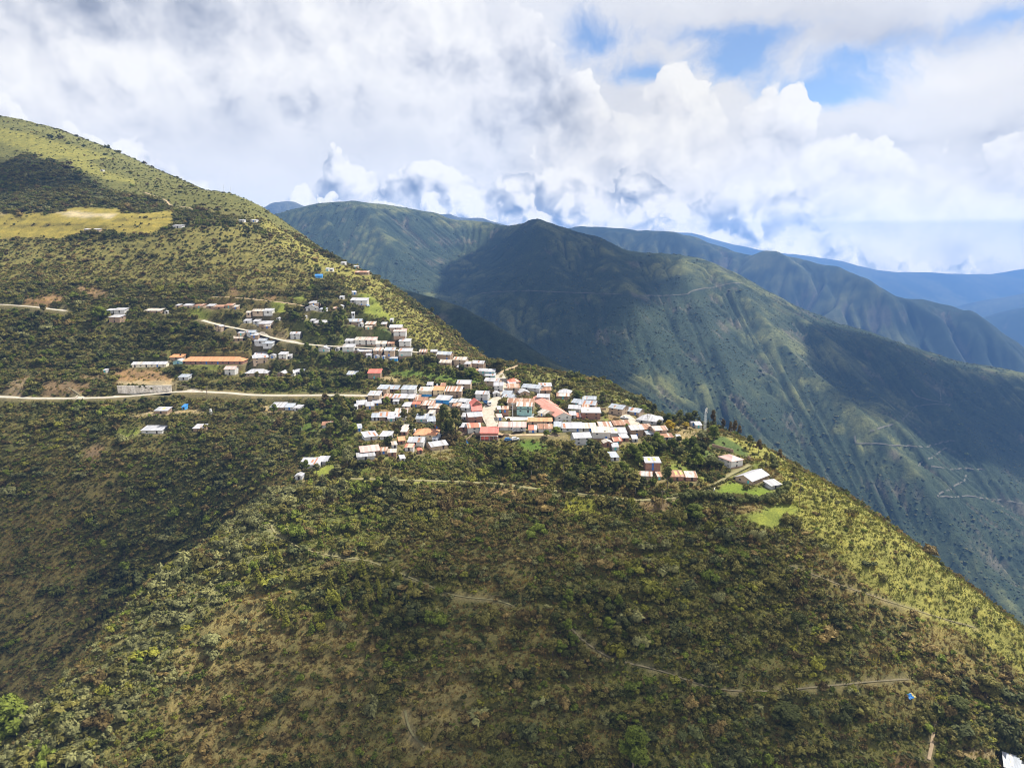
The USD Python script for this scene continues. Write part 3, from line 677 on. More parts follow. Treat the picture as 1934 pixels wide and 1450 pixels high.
# ------------------------------------------------------------------ roads, paths and pads cut into the hillside
HOUSES += [
    ('g', 1180, 634, 120, 1, 15, -50, 'e', W, 'adobe', 'large hall on the lawn inside the curved hedge'),
    ('e', 1232, 718, 205, 2, 26, 16, 'e', 'salmon', 'white', 'nearer of two long salmon roofs, white gable end'),
    ('e', 1092, 606, 190, 2, 25, 16, 'e', 'salmon', 'cream', 'farther of two long salmon roofs beside the court'),
    ('r', 401, 688, 122, 1, 9, 0, 'h', O, 'brick', 'very long school block on the left slope'),
    ('b', 1360, 838, 322, 1, 7, 4, 'g', W, 'cream', 'long white school block with dark doors'),
    ('b', 1605, 770, 118, 1, 6, 0, 's', O, 'adobe', 'short one behind the turquoise gable'),
    ('b', 1622, 812, 98, 1, 6, 0, 'e', W, 'turquoise', 'turquoise gable left of the long school'),
]
ROADS = [  # name, width, colour, level across, label, points
    ('main_road', 4.6, 'gravel', [(-140, 750), (-60, 748), (0, 749), (60, 752), (140, 752), (215, 750), (290, 744), (345, 739), (390, 740), (430, 742), (480, 746), (540, 747), (620, 746), (690, 747), (740, 752), (794, 753), (830, 754), (870, 758), (905, 766)]),
    ('village_street', 7.0, 'gravel', [(938, 706), (946, 714), (953, 722), (957, 733), (954, 742), (944, 750), (932, 758), (924, 770), (922, 782), (927, 796), (932, 808)]),
    ('upper_road', 4.0, 'gravel', [(380, 603), (400, 610), (417, 615), (442, 619), (463, 623), (483, 628), (504, 635), (525, 641), (546, 646), (587, 651), (628, 654), (670, 656), (711, 658), (752, 661), (780, 664), (815, 669), (850, 680), (885, 694), (915, 702), (938, 706)]),
    ('hillside_road', 4.2, 'gravel', [(-140, 572), (-60, 574), (0, 575), (31, 577), (70, 580), (91, 583), (128, 588)]),
    ('hillside_track', 3.0, 'soil', [(124, 574), (157, 568), (182, 564), (207, 563), (250, 563), (290, 564), (340, 562), (380, 560), (430, 561), (467, 564), (512, 569), (558, 575), (575, 579)]),
    ('cliff_track', 3.0, 'soil', [(989, 683), (982, 688), (974, 692), (959, 697), (948, 703), (938, 707)]),
    ('hill_trail', 1.6, 'soil', [(272, 363), (295, 372), (314, 379), (322, 388), (345, 391), (367, 396)]),
    ('east_road', 6.0, 'gravel', [(1150, 772), (1166, 776), (1178, 782), (1192, 794), (1206, 808)]),
    ('front_track', 3.2, 'soil', [(936, 818), (943, 821), (966, 822), (985, 822), (1009, 821), (1035, 822), (1062, 823)]),
    ('lower_track', 2.2, 'drygrass', [(640, 903), (700, 905), (765, 907), (810, 908), (855, 909), (895, 911), (934, 913), (975, 918), (1012, 923), (1045, 926), (1072, 930), (1110, 934), (1150, 938), (1197, 945), (1240, 944), (1284, 939), (1315, 929), (1342, 921), (1356, 912), (1377, 897), (1404, 884), (1418, 876)]),
    ('footpath', .7, 'drygrass', [(513, 985), (514, 1002), (541, 1020), (577, 1039), (624, 1050), (659, 1055), (693, 1058), (710, 1063), (734, 1073), (770, 1090), (808, 1104), (836, 1118), (875, 1128), (910, 1130), (938, 1133), (973, 1147)]),
    ('footpath', .75, 'path', [(1075, 1180), (1087, 1194), (1104, 1212), (1123, 1227), (1162, 1247), (1209, 1258), (1276, 1274), (1313, 1291), (1372, 1304), (1454, 1306), (1510, 1300), (1568, 1295), (1627, 1289), (1680, 1284), (1721, 1282)]),
    ('footpath', 1.0, 'soil', [(1776, 1334), (1770, 1350), (1763, 1371), (1762, 1392), (1760, 1411), (1756, 1425), (1752, 1445)]),
    ('footpath', .6, 'path', [(1486, 1065), (1548, 1089), (1588, 1105), (1627, 1119), (1678, 1135), (1733, 1153), (1784, 1170), (1847, 1188)]),
    ('footpath', .9, 'path', [(127, 730), (140, 738), (152, 748)]),
    ('footpath', .9, 'path', [(336, 727), (365, 733), (386, 741)]),
    ('footpath', .8, 'drygrass', [(764, 1330), (768, 1360), (775, 1390), (800, 1410), (806, 1420)]),
]
KEEP = np.zeros(GX.shape)                        # where nothing may grow
BASE = GZ.copy()

def near_cells(x0, x1, y0, y1):
    return (slice(max(0, np.searchsorted(gy, y0)), np.searchsorted(gy, y1)), slice(max(0, np.searchsorted(gx, x0)), np.searchsorted(gx, x1)))

def smooth_line(p, step=1.5):
    d = np.append(0, np.cumsum(np.linalg.norm(np.diff(p[:, :2], axis=0), axis=1)))
    n = max(4, int(d[-1] / step))
    t = np.linspace(0, d[-1], n)
    from scipy.interpolate import PchipInterpolator
    q = np.stack([PchipInterpolator(d, p[:, k])(t) for k in range(3)], 1)
    k = max(1, int(6 / step))
    for c in (0, 1, 2):
        q[:, c] = gaussian_filter(q[:, c], k if c == 2 else k * .5, mode='nearest')
    return q

LINES = []
for name, w, colour, pts in ROADS:
    a = hits(pts)
    ok = [0]
    for i in range(1, len(a)):                   # a sight line that slips past a crest lands far behind: leave it out
        if np.linalg.norm(a[i, :2] - a[ok[-1], :2]) < 90:
            ok.append(i)
    LINES.append((name, w, colour, smooth_line(a[ok])))
for name, w, colour, q in LINES:
    tree = cKDTree(q[:, :2])
    s = near_cells(q[:, 0].min() - 12, q[:, 0].max() + 12, q[:, 1].min() - 12, q[:, 1].max() + 12)
    d, i = tree.query(np.stack([GX[s].ravel(), GY[s].ravel()], 1))
    d, i = d.reshape(GX[s].shape), i.reshape(GX[s].shape)
    t = 1 - sstep(w / 2 + (1.5 if w > 2 else .6), w / 2 + (5.0 if w > 2 else 2.2), d)
    GZ[s] = GZ[s] * (1 - t) + (q[i, 2] - .05) * t
    below = GZ[s] < q[i, 2] + .3
    KEEP[s] = np.maximum(KEEP[s], ((d < w / 2 + .9) | ((d < w / 2 + 3.4) & below & (w > 3))).astype(float))

PADS = []
def pad(c, yaw, x0, x1, y0, y1, z, edge=2.6, keep=.9):
    cs, sn = math.cos(math.radians(yaw)), math.sin(math.radians(yaw))
    r = math.hypot(max(abs(x0), abs(x1)), max(abs(y0), abs(y1))) + 6
    s = near_cells(c[0] - r, c[0] + r, c[1] - r, c[1] + r)
    dx, dy = GX[s] - c[0], GY[s] - c[1]
    lx, ly = dx * cs + dy * sn, -dx * sn + dy * cs
    d = np.hypot(np.maximum(np.maximum(x0 - lx, lx - x1), 0), np.maximum(np.maximum(y0 - ly, ly - y1), 0))
    t = 1 - sstep(.9, .9 + edge, d)
    GZ[s] = GZ[s] * (1 - t) + (z - .06) * t
    KEEP[s] = np.maximum(KEEP[s], (d < keep).astype(float))

# one row of floor data per house: position, size
SITES = []
rng = np.random.default_rng(11)
for row in HOUSES:
    sheet, x, y, w, st, D, yaw, form, roof, wall, place = row
    u, v = px(sheet, x, y)
    b = hit(u, v)
    depth = project(b)[2]
    Wm = w * SHEET[sheet][2] * depth / FPX / max(.62, math.cos(math.radians(yaw)))
    Wm = max(.95 * Wm - .5, 2.0)                      # the measured width is that of the roof
    pad(b, yaw, -Wm / 2 - .7, Wm / 2 + .7, -1.3, D + .3, b[2], edge=1.8)
    SITES.append((b, Wm, row))

WALL_A, WALL_B = hit(*px('b', 1066, 1090)), hit(*px('b', 1556, 1066))
WALL_A[1] += 1.2; WALL_B[1] += 1.2
WALL_B[2] = WALL_A[2] = min(WALL_A[2], WALL_B[2])
_wl = float(np.linalg.norm((WALL_B - WALL_A)[:2]))
pad(WALL_A, math.degrees(math.atan2(*(WALL_B - WALL_A)[1::-1])), -.5, _wl + .5, 2.6, 8.5, WALL_A[2] + 5.2, edge=1.0)
pad(WALL_A, math.degrees(math.atan2(*(WALL_B - WALL_A)[1::-1])), -.5, _wl + .5, -5.0, -1.2, WALL_A[2], edge=.8, keep=1.5)
COURT = [px('e', *p) for p in ((555, 606), (872, 600), (948, 678), (836, 690), (600, 690))]
_c = hits(COURT)
court_z = float(np.median(_c[:, 2]))
cxy = _c[:, :2]
s = near_cells(cxy[:, 0].min() - 4, cxy[:, 0].max() + 4, cxy[:, 1].min() - 4, cxy[:, 1].max() + 4)
_in = shapely.contains_xy(shapely.Polygon(cxy).buffer(1.5), GX[s], GY[s])
GZ[s] = np.where(_in, court_z - .06, GZ[s])
KEEP[s] = np.maximum(KEEP[s], _in)

# ------------------------------------------------------------------ what grows and lies where (regions in plan, found by sighting their corners)
C_DRY, C_YEL, C_LAWN, C_MEAD, C_CROP = (.150, .130, .062), (.172, .172, .054), (.098, .140, .026), (.132, .158, .038), (.062, .092, .034)
C_SOIL, C_RED, C_TAN, C_GREY, C_GARD = (.165, .120, .078), (.180, .120, .072), (.25, .205, .14), (.30, .26, .20), (.060, .105, .022)
REGIONS = [  # colour, bush density 0-1, picture points
    ((.150, .146, .048), .36, [(500, 398), (570, 462), (640, 502), (700, 522), (750, 560), (800, 604), (850, 652), (890, 677), (872, 690), (820, 655), (780, 628), (720, 574), (660, 534), (600, 505), (540, 465), (490, 412)]),
    ((.125, .128, .048), .5, [(945, 690), (1000, 700), (1050, 708), (1100, 720), (1150, 732), (1200, 760), (1235, 785), (1190, 772), (1120, 750), (1060, 735), (1000, 722), (960, 712)]),
    ((.122, .116, .044), .5, [(0, 455), (200, 455), (330, 445), (480, 425), (560, 480), (620, 540), (560, 545), (400, 540), (200, 535), (0, 540), (-150, 540), (-150, 455)]),
    (C_YEL, .06, [(1400, 838), (1450, 856), (1490, 886), (1560, 916), (1640, 972), (1720, 1032), (1800, 1092), (1934, 1203), (2080, 1330), (2060, 1350), (1934, 1245), (1860, 1192), (1780, 1158), (1700, 1118), (1640, 1078), (1580, 1030), (1540, 985), (1522, 960), (1510, 930), (1490, 890), (1455, 870), (1420, 852), (1390, 838)]),
    (C_LAWN, .0, [(1338, 930), (1352, 922), (1387, 906), (1418, 922), (1445, 920), (1478, 911), (1482, 926), (1455, 937), (1400, 939), (1365, 937)]),
    (C_MEAD, .0, [(1454, 958), (1485, 939), (1512, 950), (1516, 966), (1491, 985), (1460, 997), (1408, 987), (1377, 979), (1398, 966)]),
    (C_MEAD, .02, [(1250, 883), (1288, 875), (1317, 894), (1346, 908), (1317, 906), (1276, 892)]),
    (C_CROP, .05, [(1302, 848), (1317, 842), (1358, 862), (1325, 871), (1305, 863)]),
    (C_CROP, .04, [(1344, 830), (1366, 822), (1418, 856), (1408, 862), (1342, 842)]),
    (C_SOIL, .03, [(1277, 812), (1306, 808), (1314, 824), (1284, 829)]),
    (C_MEAD, .02, [(1350, 915), (1404, 885), (1422, 872), (1444, 876), (1436, 885), (1392, 902), (1362, 915)]),
    ((.150, .155, .028), .06, [(1064, 935), (1130, 945), (1136, 976), (1099, 972), (1056, 955)]),
    (C_SOIL, .0, [(930, 921), (977, 925), (977, 935), (926, 935)]),
    (C_SOIL, .0, [(1205, 952), (1272, 943), (1274, 958), (1251, 967), (1222, 962)]),
    ((.14, .105, .055), .05, [(1373, 966), (1420, 956), (1450, 962), (1400, 976)]),
    (C_MEAD, .05, [(672, 886), (697, 880), (700, 892), (676, 899)]),
    (C_MEAD, .12, [(632, 900), (730, 899), (820, 904), (864, 907), (864, 916), (766, 914), (640, 912)]),
    (C_MEAD, .04, [(727, 861), (741, 859), (737, 875), (726, 877)]),
    (C_MEAD, .02, [(587, 892), (642, 868), (642, 886), (601, 907)]),
    (C_LAWN, .0, [(803, 830), (814, 830), (814, 841), (803, 842)]),
    (C_TAN, .0, [(805, 857), (828, 850), (851, 854), (859, 863), (842, 868), (812, 866)]),
    (C_SOIL, .02, [(695, 775), (730, 772), (742, 778), (708, 786)]),
    (C_LAWN, .0, [(1136, 780), (1151, 794), (1136, 798)]),
    (C_GARD, .10, [(976, 829), (1026, 834), (1039, 848), (1000, 856), (976, 846)]),
    (C_SOIL, .0, [(1136, 779), (1153, 776), (1166, 793), (1146, 798)]),
    (C_TAN, .0, [(1129, 769), (1150, 773), (1150, 776), (1128, 774)]),
    (C_MEAD, .04, [(670, 558), (703, 556), (722, 580), (740, 598), (768, 614), (757, 618), (730, 602), (700, 598), (688, 592), (686, 580), (695, 577)]),
    (C_MEAD, .02, [(512, 574), (545, 573), (543, 588), (525, 594), (514, 588)]),
    (C_MEAD, .02, [(548, 560), (578, 557), (578, 568), (550, 567)]),
    (C_MEAD, .02, [(352, 587), (400, 586), (398, 595), (380, 597), (354, 597)]),
    (C_MEAD, .0, [(345, 690), (380, 689), (420, 690), (422, 698), (380, 697), (350, 697)]),
    (C_LAWN, .0, [(172, 690), (215, 688), (215, 692), (178, 693)]),
    (C_CROP, .0, [(705, 632), (740, 624), (744, 642), (711, 644)]),
    (C_GARD, .06, [(572, 770), (628, 771), (618, 779), (583, 781)]),
    (C_GARD, .06, [(562, 799), (599, 798), (618, 810), (566, 814)]),
    (C_GARD, .05, [(722, 700), (790, 702), (860, 712), (918, 722), (915, 728), (850, 722), (770, 712), (724, 709)]),
    ((.185, .160, .045), .03, [(-150, 405), (0, 403), (92, 405), (147, 391), (217, 391), (236, 404), (327, 396), (330, 416), (320, 426), (278, 445), (223, 440), (183, 438), (118, 450), (79, 448), (0, 450), (-150, 450)]),
    ((.30, .265, .20), .0, [(97, 401), (147, 400), (178, 404), (220, 404), (215, 411), (170, 412), (131, 408)]),
    ((.26, .22, .16), .0, [(-20, 400), (16, 402), (8, 407), (-20, 407)]),
    ((.060, .055, .028), .25, [(-20, 409), (92, 411), (92, 413), (-20, 411)]),
    ((.060, .055, .028), .25, [(212, 416), (330, 409), (330, 411), (212, 418)]),
    ((.085, .078, .034), .25, [(110, 433), (280, 425), (280, 427), (110, 435)]),
    (C_TAN, .0, [(217, 714), (332, 713), (332, 730), (217, 730)]),
    ((.05, .045, .022), .3, [(0, 423), (80, 424), (160, 423), (160, 426), (0, 427)]),
    ((.060, .066, .030), .85, [(-200, 285), (0, 275), (50, 287), (90, 297), (150, 328), (230, 367), (300, 372), (330, 392), (215, 394), (120, 388), (0, 402), (-200, 402)]),
    ((.150, .150, .048), .06, [(-200, 225), (0, 240), (52, 252), (136, 275), (196, 291), (217, 301), (157, 304), (126, 296), (92, 304), (52, 286), (0, 267), (-200, 240)]),
    ((.150, .150, .048), .10, [(126, 297), (162, 301), (194, 321), (230, 335), (257, 340), (262, 348), (196, 338), (140, 318)]),
    ((.105, .110, .045), .12, [(0, 229), (120, 249), (230, 291), (290, 322), (250, 312), (130, 264), (0, 238)]),
    (C_RED, .05, [(39, 570), (68, 563), (99, 555), (122, 559), (120, 570), (91, 577), (41, 575)]),
    (C_SOIL, .10, [(141, 539), (178, 543), (203, 551), (207, 561), (178, 560), (149, 551)]),
    (C_RED, .06, [(217, 698), (286, 697), (321, 708), (323, 719), (248, 719), (217, 721)]),
    ((.130, .095, .062), .12, [(79, 723), (116, 719), (172, 727), (174, 744), (83, 749)]),
    ((.130, .105, .075), .15, [(6, 731), (52, 706), (60, 710), (46, 748), (8, 746)]),
    ((.150, .110, .068), .08, [(150, 707), (198, 708), (198, 716), (146, 716)]),
    (C_RED, .05, [(430, 545), (444, 539), (448, 553), (442, 561), (430, 559)]),
    (C_RED, .05, [(502, 557), (521, 557), (523, 564), (504, 564)]),
    (C_TAN, .02, [(512, 623), (529, 628), (552, 640), (541, 642), (512, 633)]),
    (C_TAN, .03, [(719, 708), (740, 713), (757, 716), (753, 722), (719, 719)]),
    (C_TAN, .05, [(238, 783), (290, 778), (380, 776), (380, 780), (290, 785), (250, 788)]),
    (C_TAN, .05, [(490, 770), (512, 771), (540, 777), (540, 779), (490, 775)]),
    ((.150, .110, .075), .03, [(160, 846), (192, 845), (192, 866), (158, 867)]),
    (C_MEAD, .05, [(215, 815), (262, 813), (262, 826), (225, 826)]),
    (C_DRY, .42, [(485, 1103), (520, 1120), (540, 1186), (560, 1260), (517, 1320), (450, 1390), (462, 1470), (392, 1470), (330, 1400), (296, 1380), (323, 1250), (360, 1190), (430, 1140)]),
    (C_DRY, .44, [(560, 1160), (698, 1155), (730, 1214), (718, 1273), (690, 1332), (640, 1370), (560, 1450), (450, 1470), (500, 1380), (560, 1290)]),
    (C_DRY, .46, [(770, 1280), (880, 1270), (890, 1330), (840, 1420), (790, 1450), (740, 1400)]),
    ((.17, .135, .09), .05, [(1826, 1416), (1876, 1412), (1905, 1440), (1830, 1445)]),
    ((.20, .125, .075), .08, [(1690, 1432), (1760, 1436), (1770, 1470), (1690, 1470)]),
    ((.128, .132, .070), .80, [(520, 925), (480, 985), (400, 1050), (330, 1110), (250, 1190), (180, 1270), (100, 1360), (30, 1440), (120, 1450), (240, 1330), (330, 1210), (420, 1120), (500, 1040), (560, 960), (560, 920)]),
    ((.20, .165, .10), .15, [(1270, 805), (1300, 800), (1325, 815), (1310, 835), (1283, 828)]),
]
TINT = np.zeros(GX.shape + (3,))
n_big, n_mid, n_fine = fbm2(GX, GY, 85, 4, 31), fbm2(GX, GY, 22, 4, 32), fbm2(GX, GY, 6, 3, 33)
ol = sstep(.35, .65, n_big * .6 + n_mid * .4)
TINT[:] = np.array([.122, .108, .048]) * (1 - ol[..., None]) + np.array([.090, .094, .036]) * ol[..., None]
GROW = np.clip(.66 + (n_big - .5) * 1.8 + (n_mid - .5) * 1.9, .05, 1.0)        # share of the ground under bushes
left_thick = sstep(-40, -90, GX) * sstep(300, 330, GY)
GROW = np.clip(GROW + .30 * left_thick, 0, 1)
TINT *= 1 - .22 * left_thick[..., None]
up_ = sstep(630, 700, GY)
GROW = GROW * (1 - .80 * up_)
TINT = TINT * (1 - up_[..., None]) + np.array([.090, .094, .036]) * up_[..., None]
for colour, dens, pts in REGIONS:
    q = hits(pts)
    keepq = np.abs(q[:, 1] - np.median(q[:, 1])) < 160
    poly = shapely.Polygon(q[keepq][:, :2]).buffer(0).buffer(7 if colour == C_YEL or dens == .36 else 0)
    x0, y0, x1, y1 = poly.bounds
    s = near_cells(x0 - 4, x1 + 4, y0 - 4, y1 + 4)
    jx, jy = (n_fine[s] - .5) * 7 + (n_mid[s] - .5) * 6, (fbm2(GX[s], GY[s], 6, 2, 35) - .5) * 7
    m = gaussian_filter(shapely.contains_xy(poly, GX[s] + jx, GY[s] + jy).astype(float), .7)
    TINT[s] = TINT[s] * (1 - m[..., None]) + np.array(colour) * (.86 + .28 * n_fine[s][..., None]) * m[..., None]
    GROW[s] = GROW[s] * (1 - m) + dens * (.5 + n_mid[s]) * m
# terraces show as bands: scrub on the risers, grass on the treads
GROW = GROW * (1 - tm * (.75 - 1.1 * np.exp(-((fr - .46) / .16) ** 2)))
GROW = np.clip(GROW, 0, 1)
LUSH = np.zeros(GX.shape)
for pts in ([(740, 868), (860, 850), (1000, 848), (1120, 850), (1200, 838), (1330, 845), (1335, 882), (1200, 902), (1000, 902), (860, 902)], [(470, 705), (590, 700), (700, 715), (690, 742), (540, 744), (470, 738)],
            [(560, 585), (700, 600), (720, 640), (690, 690), (560, 690), (545, 640)], [(720, 690), (880, 700), (920, 716), (850, 726), (720, 712)], [(560, 760), (690, 762), (700, 860), (600, 880), (560, 840)], [(480, 985), (560, 960), (700, 960), (720, 1010), (560, 1030)]):
    q = hits(pts)
    poly = shapely.Polygon(q[:, :2]).buffer(0)
    LUSH = np.maximum(LUSH, gaussian_filter(shapely.contains_xy(poly, GX, GY).astype(float), 2.0))
TINT = TINT * (1 - .5 * LUSH[..., None]) + np.array([.085, .110, .030]) * .5 * LUSH[..., None]
GROW[KEEP > 0] = 0
TINT *= np.array([1.05, 1.0, .82])
TINT[KEEP > 0] = TINT[KEEP > 0] * .62 + np.array([.17, .135, .088]) * .38

look_near = ground_look('hillside_ground', fine=1.6, bump=.6, bscale=.5)
def in_view(X, Y, Z):
    u, v, d = project(np.stack([X, Y, Z], -1))
    return (u > -350) & (u < 2250) & (v < 1900)
v, f, used = grid_mesh(GX, GY, GZ, in_view(GX, GY, GZ)[:-1, :-1])
o = obj('hillside', (v, f), look_near, smooth=True)
primvar(o, 'ground_colour', TINT.reshape(-1, 3)[used])
tag(o, kind='structure')

road_mats = {'gravel': plain('gravel_look', (.34, .30, .24), .95, .22, .5), 'soil': plain('track_soil_look', (.33, .245, .15), .95, .25, .5),
             'drygrass': plain('path_grass_look', (.165, .150, .068), .95, .25, .5), 'path': plain('path_look', (.140, .118, .066), .95, .25, .5)}
def ribbon(q, w, lift, wob=0.0, seed=0):
    t = np.gradient(q[:, :2], axis=0)
    t /= np.linalg.norm(t, axis=1, keepdims=True) + 1e-9
    n = np.stack([-t[:, 1], t[:, 0]], 1)
    rows = []
    for k in (-1, -.5, 0, .5, 1):
        wv = w / 2 * (1 + wob * (fbm2(np.arange(len(q)) * 1.0, np.full(len(q), 3.0 * k), 5, 3, seed) - .5))
        p = np.column_stack([q[:, :2] + n * (wv * k)[:, None], q[:, 2]])
        p[:, 2] = np.maximum(gz(p[:, 0], p[:, 1]), q[:, 2] - .05) + lift
        rows.append(p)
    V = np.stack(rows, 1)
    i = np.arange(len(q) * 5).reshape(len(q), 5)
    f = np.concatenate([np.stack([i[:-1, :-1].ravel(), i[:-1, 1:].ravel(), i[1:, 1:].ravel()], 1), np.stack([i[:-1, :-1].ravel(), i[1:, 1:].ravel(), i[1:, :-1].ravel()], 1)])
    return V.reshape(-1, 3), f
for k, (name, w, colour, q) in enumerate(LINES):
    o = obj(name, ribbon(q, w, .09 + .012 * k, .5 if w > 2 else .9, k), road_mats[colour], smooth=True)
    tag(o, kind='structure')

# ------------------------------------------------------------------ the mountains beyond the valley
look_far = ground_look('mountain_ground', fine=.16, bump=.5, bscale=6.0)
look_veryfar = ground_look('far_ridge_ground', fine=.03, bump=.6, bscale=40.0)

def mountain(name, pts, xr, yr, dx, look, it=10, k=.5, amp=22.0, rough=60.0, tint=None, keep=None, seed=1, kern='thin_plate_spline', diff=.12, m=.5, sm=0.002, ribs=()):
    pts = np.asarray(pts, float)
    sc = (xr[1] - xr[0]) / 10
    f = RBFInterpolator(pts[:, :2] / sc, pts[:, 2], kernel=kern, smoothing=sm)
    nx, ny = int((xr[1] - xr[0]) / dx), int((yr[1] - yr[0]) / dx)
    q = 5
    cx, cy = np.arange(-1, nx // q + 3) * dx * q + xr[0], np.arange(-1, ny // q + 3) * dx * q + yr[0]
    A, B = np.meshgrid(cx, cy)
    C = f(np.stack([A.ravel(), B.ravel()], 1) / sc).reshape(A.shape)
    X, Y = np.meshgrid(np.arange(nx) * dx + xr[0], np.arange(ny) * dx + yr[0])
    Z = map_coordinates(C, [(Y - cy[0]) / (dx * q), (X - cx[0]) / (dx * q)], order=3, mode='nearest')
    for rib, lift, wid in ribs:                     # spurs that run down and across the face
        p = []
        for u, v in rib:
            a, b = ray(u, v)
            ys = np.arange(yr[0] + 20, yr[1] - 20, dx)
            zz = map_coordinates(Z, [(ys - yr[0]) / dx, (a * ys - xr[0]) / dx], order=1, mode='nearest')
            k_ = np.nonzero(b * ys < zz)[0]
            if len(k_):
                p.append((a * ys[k_[0]], ys[k_[0]]))
        p = np.array(p)
        t_ = np.linspace(0, len(p) - 1, 60)
        q_ = np.stack([np.interp(t_, np.arange(len(p)), p[:, c]) for c in (0, 1)], 1)
        d_, i_ = cKDTree(q_).query(np.stack([X.ravel(), Y.ravel()], 1))
        f_ = i_ / 59.0
        Z = Z + (lift * np.sin(np.pi * np.clip(f_ * .9 + .08, 0, 1)) * np.exp(-d_ / wid)).reshape(Z.shape)
    Z0 = Z.copy()
    Z = Z + (fbm2(X, Y, rough * 5, 6, seed) - .5) * amp * 2.2 + (fbm2(X, Y, rough, 4, seed + 4) - .5) * amp * .9
    Z, acc = erode(Z, dx, it, k, diff, m)
    Z = Z + (fbm2(X, Y, rough * .5, 3, seed + 9) - .5) * amp * .12
    kk = None if keep is None else keep(X, Y, Z)[:-1, :-1]
    v, fc, used = grid_mesh(X, Y, Z, kk)
    o = obj(name, (v, fc), look, smooth=True)
    gyy, gxx = np.gradient(Z, dx)
    col = tint(X, Y, Z, acc, gxx, gyy, Z0)
    primvar(o, 'ground_colour', col.reshape(-1, 3)[used])
    tag(o, kind='structure')
    return o, X, Y, Z, acc

G_GRASS, G_SHRUB, G_WOOD = np.array([.088, .096, .040]), np.array([.041, .053, .025]), np.array([.024, .036, .021])
G_ROCK, G_SOIL = np.array([.17, .145, .11]), np.array([.26, .19, .12])

def mixc(a, b, t):
    return a * (1 - t[..., None]) + b * t[..., None]

def tint_valley(X, Y, Z, acc, gxx, gyy, Z0):
    n = fbm2(X, Y, 160, 5, 21)
    fine = fbm2(X, Y, 26, 4, 22)
    gully = sstep(.8, 3.2, np.log10(acc + 1))
    rel = np.clip((Z - Z0) / 18, -1, 1)
    wood = sstep(.36, .58, .55 * n + .45 * fine + .26 * gully - .18 * rel - .00022 * (Z + 150))
    c = mixc(np.broadcast_to(G_GRASS, Z.shape + (3,)), G_SHRUB, sstep(.36, .60, fine * .6 + n * .4))
    c = mixc(c, G_WOOD, wood * .9)
    steep = np.hypot(gxx, gyy)
    rock = sstep(.60, .74, fbm2(X, Y, 55, 4, 33) + .20 * (steep - .9)) * .6
    return mixc(c, G_ROCK * .7, rock)

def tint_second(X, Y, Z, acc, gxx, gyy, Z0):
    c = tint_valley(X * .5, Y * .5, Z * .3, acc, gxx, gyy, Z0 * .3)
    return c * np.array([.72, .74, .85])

def tint_far(X, Y, Z, acc, gxx, gyy, Z0):
    n = fbm2(X, Y, 500, 5, 41)
    c = mixc(np.broadcast_to(G_GRASS * .8, Z.shape + (3,)), G_WOOD, sstep(.38, .6, n + .1 * np.log10(acc + 1) - .12))
    return c

def drop(pts, d, fall):
    q = np.array(pts, float)
    q[:, :2] += np.array(d)
    q[:, 2] -= fall
    return q

# main slope across the valley: grassy dome on the left, dark peak, long spur falling to the right
crest = dense([(440, 440, 2650), (530, 410, 2700), (600, 394, 2750), (680, 388, 2800), (760, 393, 2850), (830, 406, 2850), (880, 421, 2850), (930, 425, 2800), (960, 423, 2650), (985, 418, 2520),
               (998, 412, 2480), (1012, 411, 2460), (1026, 415, 2450), (1042, 425, 2430), (1080, 437, 2400), (1130, 450, 2380), (1200, 477, 2350), (1240, 482, 2320), (1280, 485, 2300), (1330, 497, 2280), (1400, 530, 2240), (1480, 573, 2200),
               (1560, 602, 2170), (1640, 634, 2130), (1700, 652, 2100), (1800, 680, 2050), (1934, 705, 2000), (2100, 745, 1950), (2300, 800, 1900)], 12)
crest3 = P(*crest.T)
face = np.array([(560, 440, 2500), (650, 450, 2400), (740, 480, 2250), (640, 490, 2200), (700, 540, 2000), (760, 540, 2000), (800, 470, 2380), (800, 552, 1950),
                 (880, 470, 2480), (850, 510, 2230), (830, 545, 2040), (850, 562, 1960), (940, 450, 2560), (950, 475, 2330), (1000, 500, 2150), (910, 525, 2090), (1000, 552, 1950), (1100, 500, 2160), (1100, 553, 1970),
                 (1010, 450, 2300), (1200, 553, 1950), (1220, 510, 2120), (1340, 545, 2020), (1000, 620, 1720), (1100, 650, 1620), (1200, 620, 1720), (1300, 600, 1830), (1200, 700, 1500), (1300, 700, 1550), (1300, 780, 1360), (1400, 800, 1380),
                 (1400, 650, 1770), (1500, 700, 1700), (1500, 860, 1330), (1600, 750, 1660), (1600, 900, 1300), (1750, 800, 1610), (1750, 950, 1270), (1800, 750, 1760),
                 (1934, 850, 1560), (1934, 1000, 1240), (1934, 1170, 1020), (1850, 1100, 1100), (1700, 1000, 1190), (1000, 700, 1420), (1120, 740, 1330), (2100, 900, 1500), (2200, 1200, 1000), (2300, 1000, 1300)], float)
pts = np.concatenate([crest3, P(*face.T), drop(crest3[::4], (30, 220), 110), drop(crest3[::4], (60, 700), 420),
                      [(-300, 1300, -330), (0, 1050, -420), (200, 950, -480), (400, 850, -560), (600, 800, -620), (800, 750, -680), (-500, 1500, -260)]])
peak = np.exp(-((pts[:, 0] - 85) ** 2 + (pts[:, 1] - 2440) ** 2) / 60 ** 2)
def keep_valley(X, Y, Z):
    u, v, d = project(np.stack([X, Y, Z], -1))
    return (u > 330) & (u < 2250) & (Z > -720)
